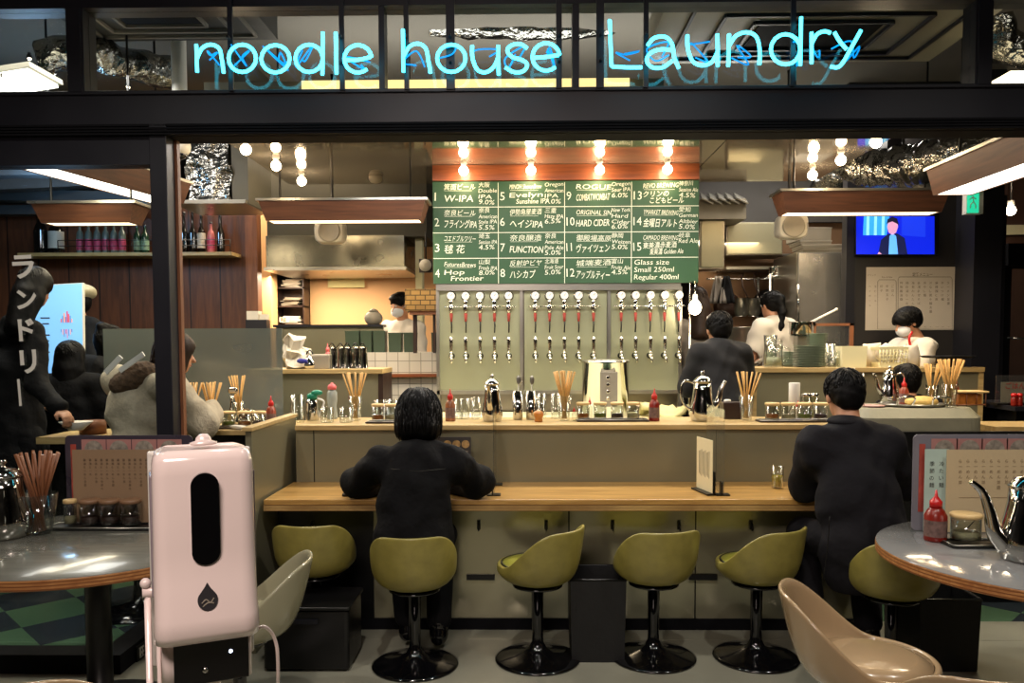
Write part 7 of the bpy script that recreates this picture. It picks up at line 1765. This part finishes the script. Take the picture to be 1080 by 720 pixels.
mb = MB(); mb.tube(catmull([tuple(P(875, 545, 3.565) - B), tuple(P(873, 575, 3.565) - B), tuple(P(868, 612, 3.575) - B)], 5), .002, 5); mb.build('vent_seam', M_black, t)
# --- beige coat behind the glass
bx_ = XP(150, 4.62, 430)
J = dict(head=Q(186, 373, 4.72), neck=Q(165, 400, 4.66), chest=Q(150, 432, 4.58), pel=V((bx_, 4.48, .72)), shL=Q(125, 402, 4.74), shR=Q(180, 408, 4.46), elL=Q(150, 440, 4.85), elR=Q(214, 436, 4.55), wrL=Q(200, 430, 4.90), wrR=Q(222, 420, 4.72), yaw=R(-40))
J['elR'].z = 1.07; J['wrR'].z = 1.12; J['wrL'].z = 1.07; J['elL'].z = 1.07
x = bx_
J.update(hipL=V((x - .06, 4.55, .70)), hipR=V((x + .07, 4.45, .70)), knL=V((x + .12, 4.80, .66)), knR=V((x + .22, 4.66, .66)), anL=V((x + .12, 4.80, .25)), anR=V((x + .2, 4.62, .25)))
t, h, HM = person('person in a beige fleece coat with a fur hood seated behind the left window', (x, 4.48, 0), J, M_beigecloth, M_blackcloth, vox=.012, bvox=.008, hairkind='bob', hair_mat=M_hairbr, top_inf=.035, headrot=(R(10), R(-25)), hem=.60,
    extra=[('ell', (x, 4.52, .82), (.2, .17, .22), None), ('ell', tuple(J['chest']), (.2, .15, .2), None)])
B = V((x, 4.48, 0))
sdf_mesh('fur_hood', [('ell', tuple(P(138, 400, 4.50) - B), (.13, .07, .07), Matrix.Rotation(R(-25), 3, 'Y')), ('ell', tuple(P(150, 390, 4.52) - B), (.09, .07, .05), None)], M_fur, t, .009, wob=.005, wsc=60)
for a, b in (((111, 393), (128, 376)), ((126, 391), (152, 373))):
    mb = MB(); p, q = P(a[0], a[1], 4.41) - B, P(b[0], b[1], 4.42) - B; d = (q - p); mb.box((p + q) / 2, (d.length, .012, .028), Matrix.Rotation(-math.atan2(d.z, d.x), 3, 'Y')); mb.build('white_strap', M_white, t)
# --- standing in long black coat at far left
J = stand(XP(14, 4.9, 400), 4.9, R(-20), 1.78, arms='fwd')
J['head'] = Q(38, 303, 4.95); J['neck'] = Q(24, 336, 4.92); J['wrR'] = Q(64, 432, 4.62); J['elR'] = Q(40, 405, 4.75); J['shR'] = Q(36, 352, 4.85); J['shL'] = Q(-8, 352, 4.95)
t, h, HM = person('person in a long black coat standing at far left holding a bowl', (XP(14, 4.9), 4.9, 0), J, M_blackcloth, M_blackcloth, vox=.013, bvox=.008, hairkind='long', headrot=(R(18), R(12)), hem=.4, extra=[('cap', tuple(J['chest']), (XP(14, 4.9), 4.9, .45), .15, .20), ('ell', tuple(Q(40, 300, 4.92)), (.12, .13, .12), None) if False else ('ell', tuple(J['chest']), (.17, .13, .18), None)])
t = thing('white_bowl', 'white bowl with a cloth held low by the person in the long black coat', 'bowl', tuple(P(80, 448, 4.66) + V((0, 0, -.03))))
mb = MB(); mb.lathe([(.03, 0), (.035, .006), (.075, .05), (.072, .05), (.03, .01), (.001, .01)], seg=22, cap=False, sx=1.3); mb.build('bowl_body', M_whitecloth, t)
t = thing('bamboo_steamer', 'round bamboo steamer beside the white bowl behind the left window', 'steamer', tuple(P(98, 452, 4.8)))
mb = MB(); mb.lathe([(.07, -.03), (.075, -.03), (.075, .05), (.066, .05), (.066, -.02)], seg=24, cap=False); mb.lathe([(.001, .04), (.066, .04)], seg=24, cap=False); mb.build('steamer_body', M_bamboo_dk, t)
slab('dining_table', M_ledge, XP(55, 4.8), XP(140, 4.8), 4.62, 5.1, P(98, 452, 4.8).z - .07, P(98, 452, 4.8).z - .031, 'pale wooden table edge behind the left window under the steamer', 'table')
mb = MB(); mb.lathe([(.05, 0), (.04, P(98, 452, 4.8).z - .071)], (XP(98, 4.85), 4.9, 0), 14); tag(mb.build('table_leg_post', M_black), 'black post holding the wooden table behind the left window', 'post')
# --- seated figure with long black hair
J = stand(XP(74, 5.4, 400), 5.4, R(10), 1.5, arms='fwd')
dz = P(72, 378, 5.4).z - J['head'].z
for k_ in list(J):
    if k_ != 'yaw': J[k_] = J[k_] + V((0, 0, max(dz, -.1)))
for sd in 'LR': J['an' + sd].z = .08; J['kn' + sd].z = .45
t, h, HM = person('person with long black hair dressed in black in front of the blue screen', (XP(74, 5.4), 5.4, 0), J, M_blackcloth, M_blackcloth, vox=.013, hairkind='long', top_inf=.03)
# --- dark grey jacket, hair bun
J = stand(XP(115, 5.75, 400), 5.75, R(-15), 1.55, arms='fwd')
dz = P(108, 360, 5.75).z - J['head'].z
for k_ in list(J):
    if k_ != 'yaw' and not k_.startswith('an'): J[k_] = J[k_] + V((0, 0, dz))
t, h, HM = person('person with a dark bun in a dark grey quilted jacket left of the beige coat', (XP(110, 5.75), 5.75, 0), J, M_greycloth, M_blackcloth, vox=.013, hairkind='bun', top_inf=.035)
# --- cream beret
J = stand(XP(84, 6.5, 330), 6.5, R(150), 1.62, arms='fwd')
dz = P(84, 318, 6.5).z - J['head'].z
for k_ in list(J):
    if k_ != 'yaw' and not k_.startswith('an'): J[k_] = J[k_] + V((0, 0, dz))
t, h, HM = person('person in a cream wool beret half hidden behind the blue screen', (XP(84, 6.5), 6.5, 0), J, M_greycloth, M_blackcloth, vox=.013, hairkind='beret', headrot=(0, R(-60)))
# blue screen
sg = thing('order_screen', 'glowing pale blue upright screen with small coloured bars behind the left window', 'screen', (0, 0, 0))
Yg = 5.9; a, b, c_, d_ = P(32, 301, Yg), P(87, 298, Yg), P(88, 398, Yg), P(38, 403, Yg)
sg.location = ((a.x + b.x) / 2, Yg, 0)
mb = MB(); mb.add([a, b, c_, d_] + [v + V((0, .03, 0)) for v in (a, b, c_, d_)], [(0, 1, 2, 3), (7, 6, 5, 4), (0, 4, 5, 1), (1, 5, 6, 2), (2, 6, 7, 3), (3, 7, 4, 0)]); mb.build('casing', M_white, sg, world=True)
mb = MB(); cc = (a + b + c_ + d_) / 4; vs = [cc + (v - cc) * .985 + V((0, -.003, 0)) for v in (a, b, c_, d_)]; mb.add(vs, [(0, 1, 2, 3)]); mb.build('display', emit('blue_display', '#6fa3d8', .95), sg, world=True)
def pp(px, py): q = P(px, py, Yg); return V((q.x, Yg - .0055, q.z))
cols_ = [('#c05050', 0), ('#4a78b0', 1), ('#d08a60', 2), ('#5a5a90', 3), ('#b04060', 4)]
for r_, y0 in ((0, 340), (1, 347)):
    for k in range(8):
        mb = MB(); x_ = 64.5 + 1.6 * k; hh = (4, 7, 10, 6, 12, 9, 7, 4)[k]; q = pp(x_, y0 if r_ == 0 else y0); q2 = pp(x_ + 1.0, y0 - hh if r_ == 0 else y0 + hh * .8)
        mb.bx(q.x, q2.x, q.y, q.y + .001, q.z, q2.z); mb.build('colour_bar', emit('bar_%s' % cols_[(k + r_) % 5][1], cols_[(k + r_) % 5][0], .8) if ('bar_%s' % cols_[(k + r_) % 5][1]) not in MATS else MATS['bar_%s' % cols_[(k + r_) % 5][1]], sg, world=True)
mb = MB()
for k in range(3):
    for q_ in (0, 1):
        q = pp(43 + 2 * q_, 336 + 18 * k + 6 * q_); mb.bx(q.x, q.x + (.07 - .02 * q_), q.y, q.y + .001, q.z, q.z + .010)
mb.build('text_lines', M_ink, sg, world=True)
mb = MB(); mb.bx(-.02, .02, .03, .07, 0, P(60, 350, Yg).z); mb.lathe([(.2, 0), (.2, .015), (.03, .03)], (0, .05, 0), 24); mb.build('stand', M_black, sg)
# --- kitchen staff left
J = stand(XP(424, 7.6, 330), 7.6, R(155), 1.72, arms='fwd', z0=P(424, 322, 7.6).z - 1.61)
person('masked kitchen worker in white behind the tiled counter at left', (XP(424, 7.6), 7.6, 0), J, M_whitecloth, M_whitecloth, vox=.013, hairkind='short', mask=True, headrot=(R(15), R(-15)), shoes=False)
# --- man in black
J = stand(XP(762, 5.62, 400), 5.62, R(4), 1.42, lean=.07, arms='fwd', z0=P(762, 348, 5.62).z - 1.31)
person('person in a black sweater with white collar standing with back turned behind the ledge', (XP(762, 5.62), 5.62, 0), J, mat('black_knit', '#0e0e10', .9, bump=.3, bscale=40), M_blackcloth, vox=.011, hairkind='short', headrot=(R(12), 0), top_inf=.024, scale=1.05)
bpy.data.objects
t = [o for o in COL.objects if o.get('label', '').startswith('person in a black sweater')][0]
_nk = J['neck'].lerp(J['head'], .32)
sdf_mesh('collar', [('ell', tuple(_nk - V(t.location)), (.068, .070, .016), None)], M_whitecloth, t, .006)
# --- long hair person behind lamp
J = stand(XP(737, 6.75, 330), 6.75, R(20), 1.66, arms='fwd', z0=P(737, 318, 6.75).z - 1.555)
person('person with long brown hair and grey top at the right end of the tap wall', (XP(737, 6.75), 6.75, 0), J, M_greytee, M_blackcloth, vox=.013, hairkind='long', hair_mat=M_hairbr, sleeve='short', headrot=(R(10), R(-20)))
# --- ponytail cook
J = stand(XP(823, 7.0, 330), 7.0, R(35), 1.64, lean=.06, arms='fwd', z0=P(823, 320, 7.0).z - 1.53)
person('cook with a long black ponytail in a white short-sleeved shirt, seen from behind', (XP(823, 7.0), 7.0, 0), J, M_whitecloth, M_blackcloth, vox=.011, hairkind='ponytail', sleeve='short', headrot=(R(8), R(-10)), top_inf=.03)
# --- masked young man right
J = stand(XP(974, 6.55, 350), 6.55, R(100), 1.64, lean=.12, arms='fwd', z0=P(962, 336, 6.55).z - 1.55)
J['head'] = Q(957, 340, 6.55)
J['neck'] = Q(972, 361, 6.57)
t, h, HM = person('masked worker with black hair in a white shirt looking down before the menu poster', (XP(972, 6.55), 6.55, 0), J, M_whitecloth, M_blackcloth, vox=.010, bvox=.007, hairkind='mushroom', mask=True, sleeve='short', headrot=(R(20), R(-4)), top_inf=.022, scale=1.0)
mb = MB(); B = V(t.location); mb.tube(catmull([tuple(P(962, 350, 6.42) - B), tuple(P(959, 356, 6.40) - B), tuple(P(960, 364, 6.40) - B)], 5), .010, 8); mb.build('red_strap', M_red, t)
# --- dark haired figure crouched behind plinth
J = stand(XP(968, 5.5, 400), 5.5, R(0), 1.55, lean=.12, arms='fwd', z0=P(968, 400, 5.5).z - 1.44)
J = {k_: v for k_, v in J.items() if not k_[:3] in ('hip',) and not k_[:2] in ('kn', 'an')}
person('dark-haired person bent low behind the serving tray on the plinth', (XP(968, 5.5), 5.5, 0), J, M_blackcloth, None, vox=.013, hairkind='short')
